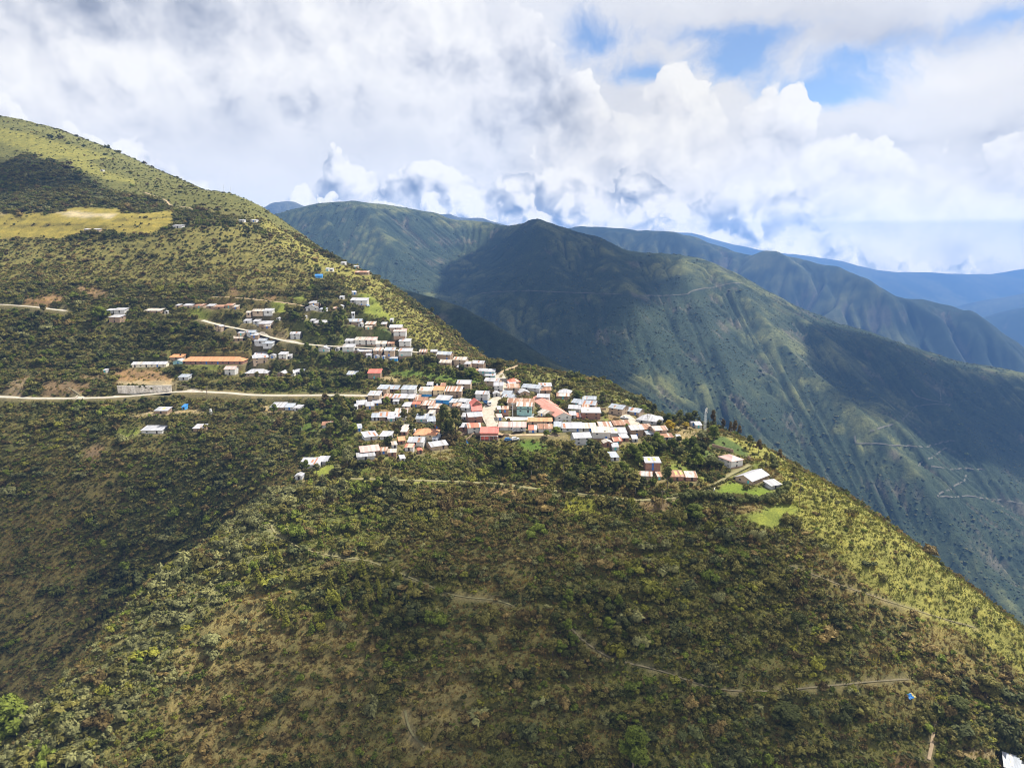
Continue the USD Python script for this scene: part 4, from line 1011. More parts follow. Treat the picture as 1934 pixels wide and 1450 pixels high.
valley, VX, VY, VZ, VA = mountain('valley_mountain', pts, (-1250, 1950), (760, 3300), 6.0, look_far, it=13, k=.34, amp=22, rough=75, tint=tint_valley, keep=keep_valley, seed=5, ribs=(
    ([(1285, 487), (1300, 560), (1335, 640), (1370, 720), (1400, 790), (1440, 840)], 46, 75), ([(1340, 502), (1420, 600), (1500, 720), (1580, 800), (1680, 900), (1780, 1010), (1860, 1090)], 62, 85),
    ([(1480, 575), (1570, 680), (1640, 770), (1700, 840), (1780, 930), (1860, 1010)], 52, 80), ([(1640, 636), (1720, 730), (1800, 810), (1870, 890), (1934, 960)], 48, 75),
    ([(1012, 412), (1030, 500), (1060, 580), (1090, 650)], 36, 80), ([(1130, 450), (1170, 540), (1210, 620), (1260, 700)], 36, 75), ([(680, 390), (720, 450), (770, 510)], 30, 80), ([(600, 396), (630, 440), (660, 480)], 24, 70)))

# dark spur just behind the village ridge
cs = dense([(700, 515, 1230), (780, 549, 1150), (830, 563, 1120), (870, 579, 1090), (920, 603, 1050), (970, 636, 1010), (1020, 669, 970), (1060, 693, 940), (1110, 722, 910), (1180, 775, 870)], 20)
cs3 = P(*cs.T)
pts = np.concatenate([cs3, drop(cs3, (-40, -110), 52), drop(cs3, (-80, -230), 120), drop(cs3, (60, 90), 75), drop(cs3, (150, 220), 190)])
mountain('side_spur', pts, (-420, 520), (620, 1500), 6.0, look_far, it=8, k=.4, amp=12, rough=40, tint=lambda *a: tint_valley(*a) * .9, seed=15,
         keep=lambda X, Y, Z: Z > -420)

# second ridge, blue with distance
c2 = dense([(900, 470, 5300), (1040, 433, 5100), (1080, 425, 5000), (1130, 424, 5000), (1160, 431, 4950), (1195, 431, 4900), (1250, 444, 4800), (1310, 449, 4700), (1365, 463, 4550), (1400, 476, 4450), (1466, 498, 4300), (1510, 506, 4200), (1557, 510, 4100),
            (1617, 526, 4000), (1686, 558, 3900), (1740, 571, 3800), (1803, 577, 3700), (1845, 602, 3620), (1890, 628, 3550), (1934, 655, 3480), (2050, 720, 3350), (2200, 800, 3200)], 30)
c23 = P(*c2.T)
pts = np.concatenate([c23, drop(c23[::2], (-60, -450), 190), drop(c23[::2], (-120, -1100), 560), drop(c23[::2], (200, 500), 260), drop(c23[::2], (400, 1300), 800)])
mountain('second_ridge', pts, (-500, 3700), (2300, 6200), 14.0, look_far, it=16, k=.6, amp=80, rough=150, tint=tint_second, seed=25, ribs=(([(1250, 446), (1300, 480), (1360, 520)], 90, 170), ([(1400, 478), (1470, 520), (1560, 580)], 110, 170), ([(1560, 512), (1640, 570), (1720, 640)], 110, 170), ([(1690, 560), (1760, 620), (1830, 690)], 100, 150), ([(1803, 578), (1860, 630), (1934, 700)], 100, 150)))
# green shoulder and blue ridge at the right edge
c2b = dense([(1700, 640, 6600), (1800, 612, 6500), (1864, 595, 6400), (1900, 586, 6300), (1934, 580, 6200), (2050, 570, 6000), (2200, 580, 5900)], 30)
c2b3 = P(*c2b.T)
pts = np.concatenate([c2b3, drop(c2b3, (-100, -700), 260), drop(c2b3, (-150, -1500), 760), drop(c2b3, (100, 800), 420)])
mountain('right_shoulder', pts, (3000, 6500), (4600, 7600), 26.0, look_far, it=10, k=.5, amp=80, rough=220, tint=tint_valley, seed=35)
c2c = dense([(1640, 612, 9000), (1740, 592, 9000), (1822, 578, 8900), (1870, 566, 8800), (1934, 555, 8700), (2100, 540, 8500)], 30)
c2c3 = P(*c2c.T)
pts = np.concatenate([c2c3, drop(c2c3, (-100, -900), 300), drop(c2c3, (-150, -1900), 860), drop(c2c3, (100, 1000), 420)])
mountain('blue_shoulder', pts, (3800, 8600), (6600, 10400), 40.0, look_veryfar, it=8, k=.5, amp=90, rough=300, tint=tint_far, seed=45)
# far blue range and its low foothills
c3 = dense([(1150, 452, 13000), (1220, 443, 12800), (1280, 440, 12600), (1330, 446, 12500), (1400, 463, 12300), (1440, 470, 12200), (1500, 481, 12000), (1560, 491, 12000), (1630, 501, 12000), (1700, 509, 12200), (1800, 514, 12500), (1934, 512, 12800), (2100, 505, 13000), (2400, 500, 13000)], 40)
c33 = P(*c3.T)
pts = np.concatenate([c33, drop(c33, (-100, -1200), 330), drop(c33, (-200, -3200), 900), drop(c33, (100, 1500), 700)])
mountain('far_range', pts, (1500, 13500), (8400, 14600), 60.0, look_veryfar, it=10, k=.5, amp=140, rough=500, tint=tint_far, seed=55)
# craggy peaks on the skyline to the left
for nm, cl, y0, sd in (('crag_peaks', [(430, 410, 0), (470, 404, 0), (495, 396, 0), (503, 388, 0), (512, 384, 0), (524, 386, 0), (535, 380, 0), (545, 381, 0), (556, 385, 0), (566, 382, 0), (574, 389, 0), (588, 388, 0), (597, 394, 0), (640, 408, 0), (700, 425, 0)], 6000.0, 65),
                       ('crag_peaks_right', [(740, 420, 0), (790, 410, 0), (812, 404, 0), (824, 401, 0), (838, 406, 0), (852, 402, 0), (868, 409, 0), (884, 413, 0), (902, 410, 0), (915, 411, 0), (930, 418, 0), (960, 428, 0), (1020, 445, 0)], 6300.0, 75)):
    cl = np.array(cl, float)
    cl[:, 2] = y0
    cc = P(*dense(cl, 8).T)
    pts = np.concatenate([cc, drop(cc[::3], (0, -350), 180), drop(cc[::3], (0, -1000), 420), drop(cc[::3], (0, 420), 230)])
    mountain('skyline_crags', pts, (cc[0, 0], cc[-1, 0]), (y0 - 1000, y0 + 420), 15.0, look_veryfar, it=10, k=.7, amp=30, rough=80, tint=lambda *a: tint_far(*a) * .8 + G_ROCK * .25, seed=sd)

# ------------------------------------------------------------------ building the houses
def roof_look(name, cols, pos, dirt=.25, rough=.55, metallic=0.0, rust=None, amount=.5):
    """Corrugated sheet: sheets of slightly different tone side by side, ribs, and stains running down."""
    N = {'t': ('texture_coordinate', {}), 's': ('separate_xyz', {}), 'd': ('math', {'math_type': 'divide', 'value2': .92}), 'fl': ('math', {'math_type': 'floor'}),
         'oi': ('object_info', {}), 'ad': ('math', {'math_type': 'multiply_add', 'value2': 37.0}), 'wn': ('white_noise_texture', {'dimensions': '1D'}),
         'r': ('rgb_ramp', {'ramp': list(zip(pos, cols)), 'interpolate': False}),
         'n': ('noise_texture', {'scale': .9, 'detail': 6.0, 'roughness': .65}), 'mp': ('mapping', {'scale': (1.6, .45, .45)}),
         'rr': ('rgb_ramp', {'ramp': [(.35, (1, 1, 1)), (.75, (1 - dirt, 1 - dirt * 1.1, 1 - dirt * 1.25))]}),
         'm': ('mix', {'mix_type': 'multiply', 'fac': 1.0}), 'wv': ('math', {'math_type': 'multiply', 'value2': 30.0}), 'sn': ('math', {'math_type': 'sine'}),
         'b': ('bump', {'strength': .5, 'distance': .03}), 'p': ('principled_bsdf', {'roughness': rough, 'metallic': metallic, 'specular_ior_level': .4})}
    L = [('t.object', 's.vector'), ('s.x', 'd.value1'), ('d.value', 'fl.value1'), ('fl.value', 'ad.value3'), ('oi.random', 'ad.value1'), ('ad.value', 'wn.w'), ('wn.value', 'r.fac'),
         ('t.object', 'mp.vector'), ('mp.vector', 'n.vector'), ('n.fac', 'rr.fac'), ('r.color', 'm.color1'), ('rr.color', 'm.color2'), ('m.color', 'p.base_color'),
         ('s.x', 'wv.value1'), ('wv.value', 'sn.value1'), ('sn.value', 'b.height'), ('b.normal', 'p.normal')]
    if rust:
        N['rm'] = ('mix', {'mix_type': 'mix', 'color2': rust})
        N['rf'] = ('rgb_ramp', {'ramp': [(.62 - amount * .3, (0, 0, 0)), (.72 - amount * .2, (1, 1, 1))]})
        L = [l for l in L if l != ('m.color', 'p.base_color')] + [('m.color', 'rm.color1'), ('n.fac', 'rf.fac'), ('rf.color', 'rm.fac'), ('rm.color', 'p.base_color')]
    return mat(name, N, L)

ROOF = {
    W: roof_look('white_sheet', [(.34, .34, .365), (.30, .305, .33), (.385, .385, .405), (.26, .255, .255)], [0, .35, .6, .93], .22),
    Z: roof_look('zinc_sheet', [(.27, .30, .345), (.315, .345, .39), (.245, .27, .305), (.35, .36, .37)], [0, .35, .7, .9], .25),
    R: roof_look('rusty_sheet', [(.27, .145, .085), (.33, .21, .14), (.42, .36, .31), (.21, .11, .07)], [0, .35, .62, .8], .35, .8, 0, (.25, .11, .06), .5),
    X: roof_look('patched_sheet', [(.40, .385, .37), (.27, .15, .095), (.37, .345, .325), (.35, .235, .17)], [0, .42, .66, .86], .3, .7, 0, (.33, .16, .09), .3),
    K: roof_look('red_sheet', [(.47, .115, .085), (.50, .135, .10), (.43, .10, .075)], [0, .4, .8], .12),
    'redrust': roof_look('red_rust_sheet', [(.47, .15, .09), (.55, .32, .25), (.40, .12, .07), (.60, .50, .45)], [0, .4, .62, .86], .25, .7),
    O: roof_look('orange_sheet', [(.52, .215, .095), (.56, .24, .11), (.48, .19, .085)], [0, .4, .8], .14),
    PK: roof_look('pink_sheet', [(.48, .33, .30), (.44, .28, .25), (.51, .37, .34)], [0, .4, .8], .2),
    'salmon': roof_look('salmon_sheet', [(.50, .23, .17), (.53, .26, .20), (.46, .205, .15)], [0, .4, .8], .22),
    C: roof_look('cream_sheet', [(.45, .41, .36), (.39, .35, .30), (.48, .45, .41), (.33, .27, .21)], [0, .35, .65, .88], .3),
    'blue': plain('blue_sheet', (.03, .16, .46), .6, .1),
}
ROOF['patchyellow'], ROOF['patchyellow2'], ROOF['redwhite'] = ROOF[W], ROOF[R], ROOF[PK]
yellow_sheet = plain('yellow_sheet', (.68, .45, .10), .6, .12)
red_sheet_plain = plain('red_patch_sheet', (.58, .13, .09), .6, .12)
rust_patch = plain('rust_patch_sheet', (.30, .14, .08), .85, .3)
WALL = {k: plain(k + '_wall', c, .92, v, s) for k, c, v, s in (
    ('adobe', (.235, .165, .110), .22, .7), ('white', (.42, .41, .39), .14, .6), ('grey', (.36, .36, .36), .18, .6), ('cream', (.58, .52, .41), .12, .6), ('brick', (.21, .115, .080), .22, .8),
    ('yellow', (.52, .42, .27), .14, .6), ('turquoise', (.22, .36, .35), .2, .6), ('blue', (.05, .24, .52), .14, .6), ('bluebase', (.46, .42, .34), .14, .6))}
adobe2 = plain('pale_adobe_wall', (.33, .25, .175), .92, .2, .7)
glass = plain('dark_window', (.018, .020, .024), .25, .1, 1, 0, .6)
timber = plain('dark_door', (.035, .026, .020), .8, .2)
blue_paint = plain('blue_door', (.03, .13, .42), .6, .1)
red_paint = plain('red_door', (.45, .07, .05), .6, .1)
turq_paint = plain('turquoise_door', (.10, .38, .38), .6, .1)
concrete = plain('concrete', (.42, .41, .39), .9, .15, .4)
pale_concrete = plain('pale_concrete', (.52, .49, .45), .9, .15, .3)
post_wood = plain('post_wood', (.10, .075, .05), .9, .2)
steel = plain('painted_steel', (.50, .52, .54), .5, .1)

def sheet_solid(polys, t):
    """A thin solid from roof planes given as polygons of the upper side."""
    V, F, edges = [], [], {}
    idx = {}
    def vid(p):
        k = tuple(np.round(p, 4))
        if k not in idx:
            idx[k] = len(V)
            V.append(np.array(p, float))
        return idx[k]
    loops = [[vid(p) for p in poly] for poly in polys]
    n = len(V)
    for lp in loops:
        for i in range(1, len(lp) - 1):
            F += [(lp[0], lp[i], lp[i + 1]), (lp[0] + n, lp[i + 1] + n, lp[i] + n)]
        for a, b in zip(lp, lp[1:] + lp[:1]):
            edges[(a, b)] = 1
    for a, b in edges:
        if (b, a) not in edges:
            F += [(a, a + n, b + n), (a, b + n, b)]
    V = np.array(V)
    return np.concatenate([V, V - [0, 0, t]]), np.array(F)

def prism(poly, axis, a, b):
    """Extrudes the polygon (across, z) along x or y from a to b."""
    cs = manifold3d.CrossSection([np.array(poly, float)])
    m = manifold3d.Manifold.extrude(cs, b - a)
    if axis == 'y':      # polygon in x, z
        return m.transform(np.array([[1, 0, 0, 0], [0, 0, 1, a], [0, 1, 0, 0]], float)) if False else m.rotate((90, 0, 0)).translate((0, b, 0))
    return m.rotate((90, 0, 90)).translate((a, 0, 0))   # polygon in y, z

def mbox(x0, x1, y0, y1, z0, z1):
    return manifold3d.Manifold.cube((x1 - x0, y1 - y0, z1 - z0)).translate((x0, y0, z0))

ROOFWORD = {W: 'white-roofed', Z: 'zinc-roofed', R: 'rusty-roofed', X: 'rust-streaked', K: 'red-roofed', 'redrust': 'faded red-roofed', O: 'orange-roofed', PK: 'pink-roofed', 'salmon': 'salmon-roofed',
            C: 'cream-roofed', 'blue': 'blue-roofed', 'patchyellow': 'white-roofed', 'patchyellow2': 'rusty-roofed', 'redwhite': 'red-and-pink-roofed'}
WALLWORD = {'adobe': 'adobe', 'white': 'white', 'grey': 'grey', 'cream': 'cream', 'brick': 'brown', 'yellow': 'yellowish', 'turquoise': 'turquoise', 'blue': 'blue', 'bluebase': 'plastered'}
PLACED = {}

def house(site, k):
    b, Wm, (sheet, sx, sy, w, st, D, yaw, form, roof, wall, place) = site
    r = random.Random(1000 + k)
    small = Wm < 5.2
    kind, cat = ('shed', 'shed') if (small or any(q in place for q in ('shed', 'hut', 'stall', 'kiosk', 'shelter', 'lean-to', 'tiny'))) else ('house', 'house')
    if 'school' in place and ('very long' in place or 'white school' in place):
        kind = cat = 'school_building'
        cat = 'school'
    elif any(q in place for q in ('hall', 'barn')) and Wm > 8:
        kind, cat = ('barn', 'barn') if 'barn' in place else ('village_hall', 'hall')
    words = {'shed': 'shed', 'house': 'house', 'school_building': 'school', 'barn': 'barn', 'village_hall': 'hall'}[kind]
    label = f"{ROOFWORD[roof]} {WALLWORD[wall]} {words}, {place}"
    label = ' '.join(label.split()[:16])
    t = thing(kind, b, yaw, label, cat, 'village buildings')
    PLACED[place] = (t, b, Wm, D, yaw)
    H = (1.75 if small else 1.95) * st + r.uniform(-.1, .2)
    x0, x1, base = -Wm / 2, Wm / 2, -1.8
    ov = .30 if small else .48
    rise = {'s': .155 * D, 'g': .34 * D / 2 * 1.15, 'e': .42 * Wm / 2, 'h': .5 * min(Wm, D) / 2}[form] * r.uniform(.85, 1.1)
    if 'steep' in place:
        rise = .85 * Wm / 2
    if form == 's':
        body = prism([(0, base), (D, base), (D, H + rise - .06), (0, H - .06)], 'x', x0, x1)
        sl = rise / D
        polys = [[(x0 - ov, -ov, H + .08 - sl * ov), (x1 + ov, -ov, H + .08 - sl * ov), (x1 + ov, D + ov, H + .08 + rise + sl * ov), (x0 - ov, D + ov, H + .08 + rise + sl * ov)]]
    elif form == 'g':
        body = prism([(0, base), (D, base), (D, H - .06), (D / 2, H + rise - .06), (0, H - .06)], 'x', x0, x1)
        sl = rise / (D / 2)
        e, m_, z = H + .08 - sl * ov, D / 2, H + .08 + rise
        polys = [[(x0 - ov, -ov, e), (x1 + ov, -ov, e), (x1 + ov, m_, z), (x0 - ov, m_, z)], [(x0 - ov, m_, z), (x1 + ov, m_, z), (x1 + ov, D + ov, e), (x0 - ov, D + ov, e)]]
    elif form == 'e':
        body = prism([(x0, base), (x1, base), (x1, H - .06), (0, H + rise - .06), (x0, H - .06)], 'y', 0, D)
        sl = rise / (Wm / 2)
        e, z = H + .08 - sl * ov, H + .08 + rise
        polys = [[(x0 - ov, -ov, e), (0, -ov, z), (0, D + ov, z), (x0 - ov, D + ov, e)], [(0, -ov, z), (x1 + ov, -ov, e), (x1 + ov, D + ov, e), (0, D + ov, z)]]
    else:
        body = mbox(x0, x1, 0, D, base, H)
        q = min(Wm, D) / 2
        e, z = H + .02, H + .08 + rise
        X0, X1, Y0, Y1 = x0 - ov, x1 + ov, -ov, D + ov
        if Wm >= D:
            a, c = (X0 + q, (Y0 + Y1) / 2, z), (X1 - q, (Y0 + Y1) / 2, z)
            polys = [[(X0, Y0, e), (X1, Y0, e), c, a], [(X1, Y1, e), (X0, Y1, e), a, c], [(X0, Y1, e), (X0, Y0, e), a], [(X1, Y0, e), (X1, Y1, e), c]]
        else:
            a, c = (0, Y0 + q, z), (0, Y1 - q, z)
            polys = [[(X0, Y0, e), (X1, Y0, e), a], [(X1, Y1, e), (X0, Y1, e), c], [(X0, Y1, e), (X0, Y0, e), a, c], [(X1, Y0, e), (X1, Y1, e), c, a]]
    # openings in the front and in the side that shows
    holes, leaves = [], []
    hh = H / st
    n = max(1, int(Wm / (4.2 if not small else 3.0)))
    if 'school' in kind:
        n = int(Wm / 3.6)
    door_at = r.randrange(n)
    for fl in range(st):
        for i in range(n):
            xc = x0 + Wm * (i + .5) / n + r.uniform(-.25, .25)
            z = fl * hh
            if (fl == 0 and (i == door_at or ('school' in kind and i % 2 == 0) or 'two dark doors' in place)) or ('blue doors' in place and i == n - 1):
                holes.append((xc - .5, xc + .5, -.1, .14, z + .02, z + 1.7))
                leaves.append(('door', (xc - .49, xc + .49, .10, .15, z + .03, z + 1.69)))
            elif r.random() < (.85 if st == 2 or not small else .5):
                hw = .55 if Wm > 6 else .42
                holes.append((xc - hw, xc + hw, -.1, .14, z + .7, z + 1.45))
                leaves.append(('window', (xc - hw + .01, xc + hw - .01, .10, .15, z + .71, z + 1.44)))
    if abs(yaw) > 3 and D > 5:
        sx_ = -1 if yaw > 0 else 1           # the flank turned to the viewer
        for fl in range(st):
            for i in range(max(1, int(D / 4.5))):
                yc, z = D * (i + .5) / max(1, int(D / 4.5)), fl * hh
                xa, xb = (x0 - .1, x0 + .14) if sx_ < 0 else (x1 - .14, x1 + .1)
                holes.append((xa, xb, yc - .45, yc + .45, z + .7, z + 1.45))
                leaves.append(('window', ((x0 + .10, x0 + .15) if sx_ < 0 else (x1 - .15, x1 - .10)) + (yc - .44, yc + .44, z + .71, z + 1.44)))
    if holes:
        body = body - manifold3d.Manifold.batch_boolean([mbox(*h) for h in holes], manifold3d.OpType.Add)
    wm = WALL[wall] if wall != 'adobe' or r.random() < .6 else adobe2
    obj('wall', body, wm, t)
    if wall == 'bluebase':
        tag(obj('lower_wall', mbox(x0 - .03, x1 + .03, -.05, -.003, -.5, hh * .8), WALL['blue'], t), 'bright blue lower wall')
    elif st == 2 and wall in ('white', 'yellow') and r.random() < .5:
        obj('plinth', mbox(x0 - .03, x1 + .03, -.05, -.003, -2.0, .7), WALL['adobe'], t)
    for nm, bx in leaves:
        m_ = glass
        if nm == 'door':
            m_ = blue_paint if 'blue door' in place else r.choice((timber, timber, timber, blue_paint, red_paint if 'red and' in place else timber, turq_paint))
        obj(nm, mbox(*bx), m_, t)
    rf = obj('roof', sheet_solid(polys, .07), ROOF[roof], t)
    # odd sheets laid over the roof
    def patch(xa, xb, fa, fb, mm, nm, lab=None):
        p0 = polys[0]
        A, B_, Cc, Dd = (np.array(q, float) for q in (p0[0], p0[1], p0[2], p0[3] if len(p0) > 3 else p0[2]))
        def at(s, f):
            lo, hi = A + (B_ - A) * s, Dd + (Cc - Dd) * s
            return tuple(lo + (hi - lo) * f + [0, 0, .045])
        o_ = obj(nm, sheet_solid([[at(xa, fa), at(xb, fa), at(xb, fb), at(xa, fb)]], .03), mm, rf)
        if lab:
            tag(o_, lab)
    if roof in ('patchyellow', 'patchyellow2'):
        c_ = r.uniform(.2, .7)
        patch(c_, c_ + .14, .35, .8, yellow_sheet, 'roof_sheet', 'yellow translucent roof sheet')
        if 'blue doors' in place or 'huts' in place:
            patch((c_ + .35) % .8, (c_ + .35) % .8 + .12, .35, .8, yellow_sheet, 'roof_sheet', 'yellow translucent roof sheet')
    elif roof == 'redwhite':
        pass
    elif form in ('s', 'g') and not small and roof in (W, Z, C) and r.random() < .55:
        for _ in range(r.randint(1, 2)):
            c_ = r.uniform(.05, .8)
            patch(c_, c_ + r.uniform(.05, .14), r.uniform(0, .4), r.uniform(.6, 1), rust_patch if r.random() < .6 else ROOF[C], 'roof_sheet', 'odd patched roof sheet')
    return t

for k, site in enumerate(SITES):
    house(site, k)
print('houses', len(SITES))

# ------------------------------------------------------------------ vegetation: kinds of tree and bush
def leaf_look(name, col, var=.35, trans=.22):
    c = np.array(col) * np.array([1.10, 1.02, .74])
    return mat(name, {
        'g': ('geometry', {}), 'oi': ('object_info', {}),
        'n': ('noise_texture', {'scale': .13, 'detail': 4.0, 'roughness': .6}), 'n2': ('noise_texture', {'scale': 1.7, 'detail': 3.0}),
        'r': ('rgb_ramp', {'ramp': [(.25, tuple(c * (1 - var))), (.5, tuple(c)), (.75, tuple(c * (1 + var) * np.array([1.1, 1.02, .9])))]}),
        'r2': ('rgb_ramp', {'ramp': [(.3, (.62, .64, .64)), (.5, (1, 1, 1)), (.7, (1.4, 1.36, 1.2))]}),
        'rv': ('map_range', {'from_min': 0.0, 'from_max': 1.0, 'to_min': .7, 'to_max': 1.32}),
        'm': ('mix', {'mix_type': 'multiply', 'fac': 1.0}), 'hv': ('hsv', {'saturation': 1.0, 'hue': .5}),
        'p': ('principled_bsdf', {'roughness': .75, 'specular_ior_level': .15}), 't': ('translucent_bsdf', {}), 'x': ('mix_closure', {'fac': trans})},
        [('g.position', 'n.vector'), ('g.position', 'n2.vector'), ('n.fac', 'r.fac'), ('n2.fac', 'r2.fac'), ('r.color', 'm.color1'), ('r2.color', 'm.color2'), ('m.color', 'hv.color'),
         ('oi.random', 'rv.value'), ('rv.result', 'hv.value'), ('hv.color', 'p.base_color'), ('hv.color', 't.color'), ('p.BSDF', 'x.closure1'), ('t.BSDF', 'x.closure2')], surface='x.closure')

LEAF = {'dark': leaf_look('dark_leaves', (.060, .072, .024)), 'olive': leaf_look('olive_leaves', (.116, .114, .040)), 'silver': leaf_look('silver_leaves', (.150, .160, .088)), 'green': leaf_look('green_leaves', (.100, .132, .026)),
        'dry': leaf_look('dry_leaves', (.165, .132, .066)), 'lime': leaf_look('lime_leaves', (.140, .150, .028)), 'blue': leaf_look('blue_green_leaves', (.074, .088, .042)), 'bronze': leaf_look('bronze_leaves', (.092, .072, .034)),
        'gold': leaf_look('flowering_leaves', (.24, .19, .02))}
bark = plain('bark', (.085, .068, .050), .95, .3, 2.0)
pale_bark = plain('pale_bark', (.26, .23, .19), .9, .25, 2.0)
_ico1, _ico0 = trimesh.creation.icosphere(1), trimesh.creation.icosphere(0)

def leafy(seed, centres, radii, cards, leaf, squash=1.0, core=.86):
    """Foliage: rough lumps with leaf sprays standing off them."""
    r = np.random.default_rng(seed)
    V, F, n = [], [], 0
    for c, rad in zip(centres, radii):
        v = _ico1.vertices * (1 + .55 * (meshkit.noise(_ico1.vertices * 1.9 + r.uniform(0, 50, 3), seed)[:, None] - .5))
        v = v * rad * core * np.array([1, 1, squash]) + c
        V.append(v); F.append(_ico1.faces + n); n += len(v)
        k = max(4, int(cards * rad ** 2 / np.mean(np.square(radii))))
        d = r.normal(size=(k, 3)); d /= np.linalg.norm(d, axis=1, keepdims=True)
        d[:, 2] = np.where(d[:, 2] < -.3, -d[:, 2], d[:, 2])
        p = c + d * rad * r.uniform(.72, 1.16, (k, 1)) * np.array([1, 1, squash])
        t = np.cross(d, r.normal(size=(k, 3))); t /= np.linalg.norm(t, axis=1, keepdims=True)
        b = np.cross(d, t) * .8 + d * r.uniform(-.5, .9, (k, 1))
        s = leaf * r.uniform(.6, 1.4, (k, 1))
        q = np.stack([p - t * s * .5, p + b * s, p + t * s * .5, p - b * s * .6], 1).reshape(-1, 3)
        i = np.arange(k)[:, None] * 4 + n
        V.append(q); F.append(np.concatenate([i + [0, 1, 2], i + [0, 2, 3]])); n += 4 * k
    return np.concatenate(V), np.concatenate(F)

def limb(a, b, ra, rb, sides=6):
    a, b = np.array(a, float), np.array(b, float)
    d = (b - a) / np.linalg.norm(b - a)
    s = np.cross(d, [1, 0, 0] if abs(d[0]) < .8 else [0, 1, 0]); s /= np.linalg.norm(s)
    t = np.cross(d, s)
    ang = np.arange(sides) / sides * 2 * np.pi
    ring = np.cos(ang)[:, None] * s + np.sin(ang)[:, None] * t
    v = np.concatenate([a + ring * ra, b + ring * rb, [b]])
    i = np.arange(sides); j = (i + 1) % sides
    f = np.concatenate([np.stack([i, j, j + sides], 1), np.stack([i, j + sides, i + sides], 1), np.stack([i + sides, j + sides, np.full(sides, 2 * sides)], 1)])
    return trimesh.Trimesh(v, f, process=False)

def crown_round(seed, h, w):
    """Broad tree: lumps through an egg-shaped volume on forking limbs."""
    r = np.random.default_rng(seed)
    cs, rs, limbs = [], [], [limb((0, 0, -.6), (r.uniform(-.1, .1), r.uniform(-.1, .1), h * .42), .045 * h * .6, .03 * h * .6)]
    for i in range(22):
        a, f = r.uniform(0, 2 * np.pi), r.uniform(.2, 1)
        z = h * r.uniform(.34, .88)
        rr = w * .5 * f * math.sin(math.pi * min(.97, max(.12, (z / h - .12) / .9))) * .82
        cs.append((rr * math.cos(a), rr * math.sin(a), z)); rs.append(w * r.uniform(.10, .21))
        if i < 6:
            limbs.append(limb((0, 0, h * r.uniform(.25, .42)), cs[-1], .014 * h, .005 * h, 5))
    return trimesh.util.concatenate(limbs), leafy(seed, np.array(cs), np.array(rs), 120, .05 * w + .10)

def crown_tall(seed, h, w):
    """Tall thin tree with a bare lower trunk and separate tufts."""
    r = np.random.default_rng(seed)
    cs, rs, limbs = [], [], [limb((0, 0, -.6), (0, 0, h * .55), .018 * h, .012 * h), limb((0, 0, h * .54), (r.uniform(-.3, .3), r.uniform(-.3, .3), h * .95), .012 * h, .003 * h)]
    for i in range(11):
        t = .42 + .55 * i / 10
        a = i * 2.4 + r.uniform(-.5, .5)
        rr = w * .5 * r.uniform(.35, .9) * (1.15 - t)
        cs.append((rr * math.cos(a) * 1.6, rr * math.sin(a) * 1.6, h * t)); rs.append(w * r.uniform(.13, .23))
        limbs.append(limb((0, 0, h * (t - .08)), cs[-1], .005 * h, .002 * h, 4))
    return trimesh.util.concatenate(limbs), leafy(seed, np.array(cs), np.array(rs), 70, .06 * w + .12, 1.2)

def crown_cone(seed, h, w):
    """Young conifer: whorls narrowing to a pointed leader."""
    r = np.random.default_rng(seed)
    cs, rs = [], []
    limbs = [limb((0, 0, -.4), (0, 0, h * .97), .022 * h, .004 * h)]
    for i in range(7):
        t = .10 + .82 * i / 6
        rad = w * .5 * (1 - t) ** .8
        for k in range(5 if i < 4 else 3):
            a = k * 2 * np.pi / (5 if i < 4 else 3) + i * .7 + r.uniform(-.3, .3)
            cs.append((rad * .66 * math.cos(a), rad * .66 * math.sin(a), h * t)); rs.append(max(.06 * w, rad * .46))
    cs.append((0, 0, h * .96)); rs.append(.06 * w)
    return trimesh.util.concatenate(limbs), leafy(seed, np.array(cs), np.array(rs), 14, .09 * w + .06, .8)

TREES = {}
def tree_class(key, maker, seed, leaf, bk=None):
    """A kind of tree as a class prim of height 1 unit x 10 m, referenced by every tree of the kind."""
    c = stage.CreateClassPrim('/World/' + key)
    tr, fo = maker(seed, 10.0, 7.0 if maker is crown_round else 5.0 if maker is crown_tall else 5.2)
    usdkit.mesh(stage, f'/World/{key}/trunk', tr, bk or bark)
    usdkit.mesh(stage, f'/World/{key}/crown', fo, LEAF[leaf])
    TREES[key] = c
for key, mk, leaf, bk in (('round_tree_kind', crown_round, 'dark', None), ('green_tree_kind', crown_round, 'green', None), ('olive_tree_kind', crown_round, 'olive', None), ('silver_tree_kind', crown_round, 'silver', pale_bark),
                          ('gold_tree_kind', crown_round, 'gold', None), ('bronze_tree_kind', crown_round, 'bronze', None), ('tall_tree_kind', crown_tall, 'olive', pale_bark), ('tall_dark_tree_kind', crown_tall, 'dark', None), ('tall_bronze_tree_kind', crown_tall, 'bronze', None),
                          ('tall_silver_tree_kind', crown_tall, 'silver', pale_bark), ('conifer_kind', crown_cone, 'lime', None), ('green_conifer_kind', crown_cone, 'green', None), ('dark_conifer_kind', crown_cone, 'dark', None)):
    tree_class(key, mk, len(TREES) * 17 + 3, leaf, bk)
_trng = random.Random(5)
KEEP_TREE = []
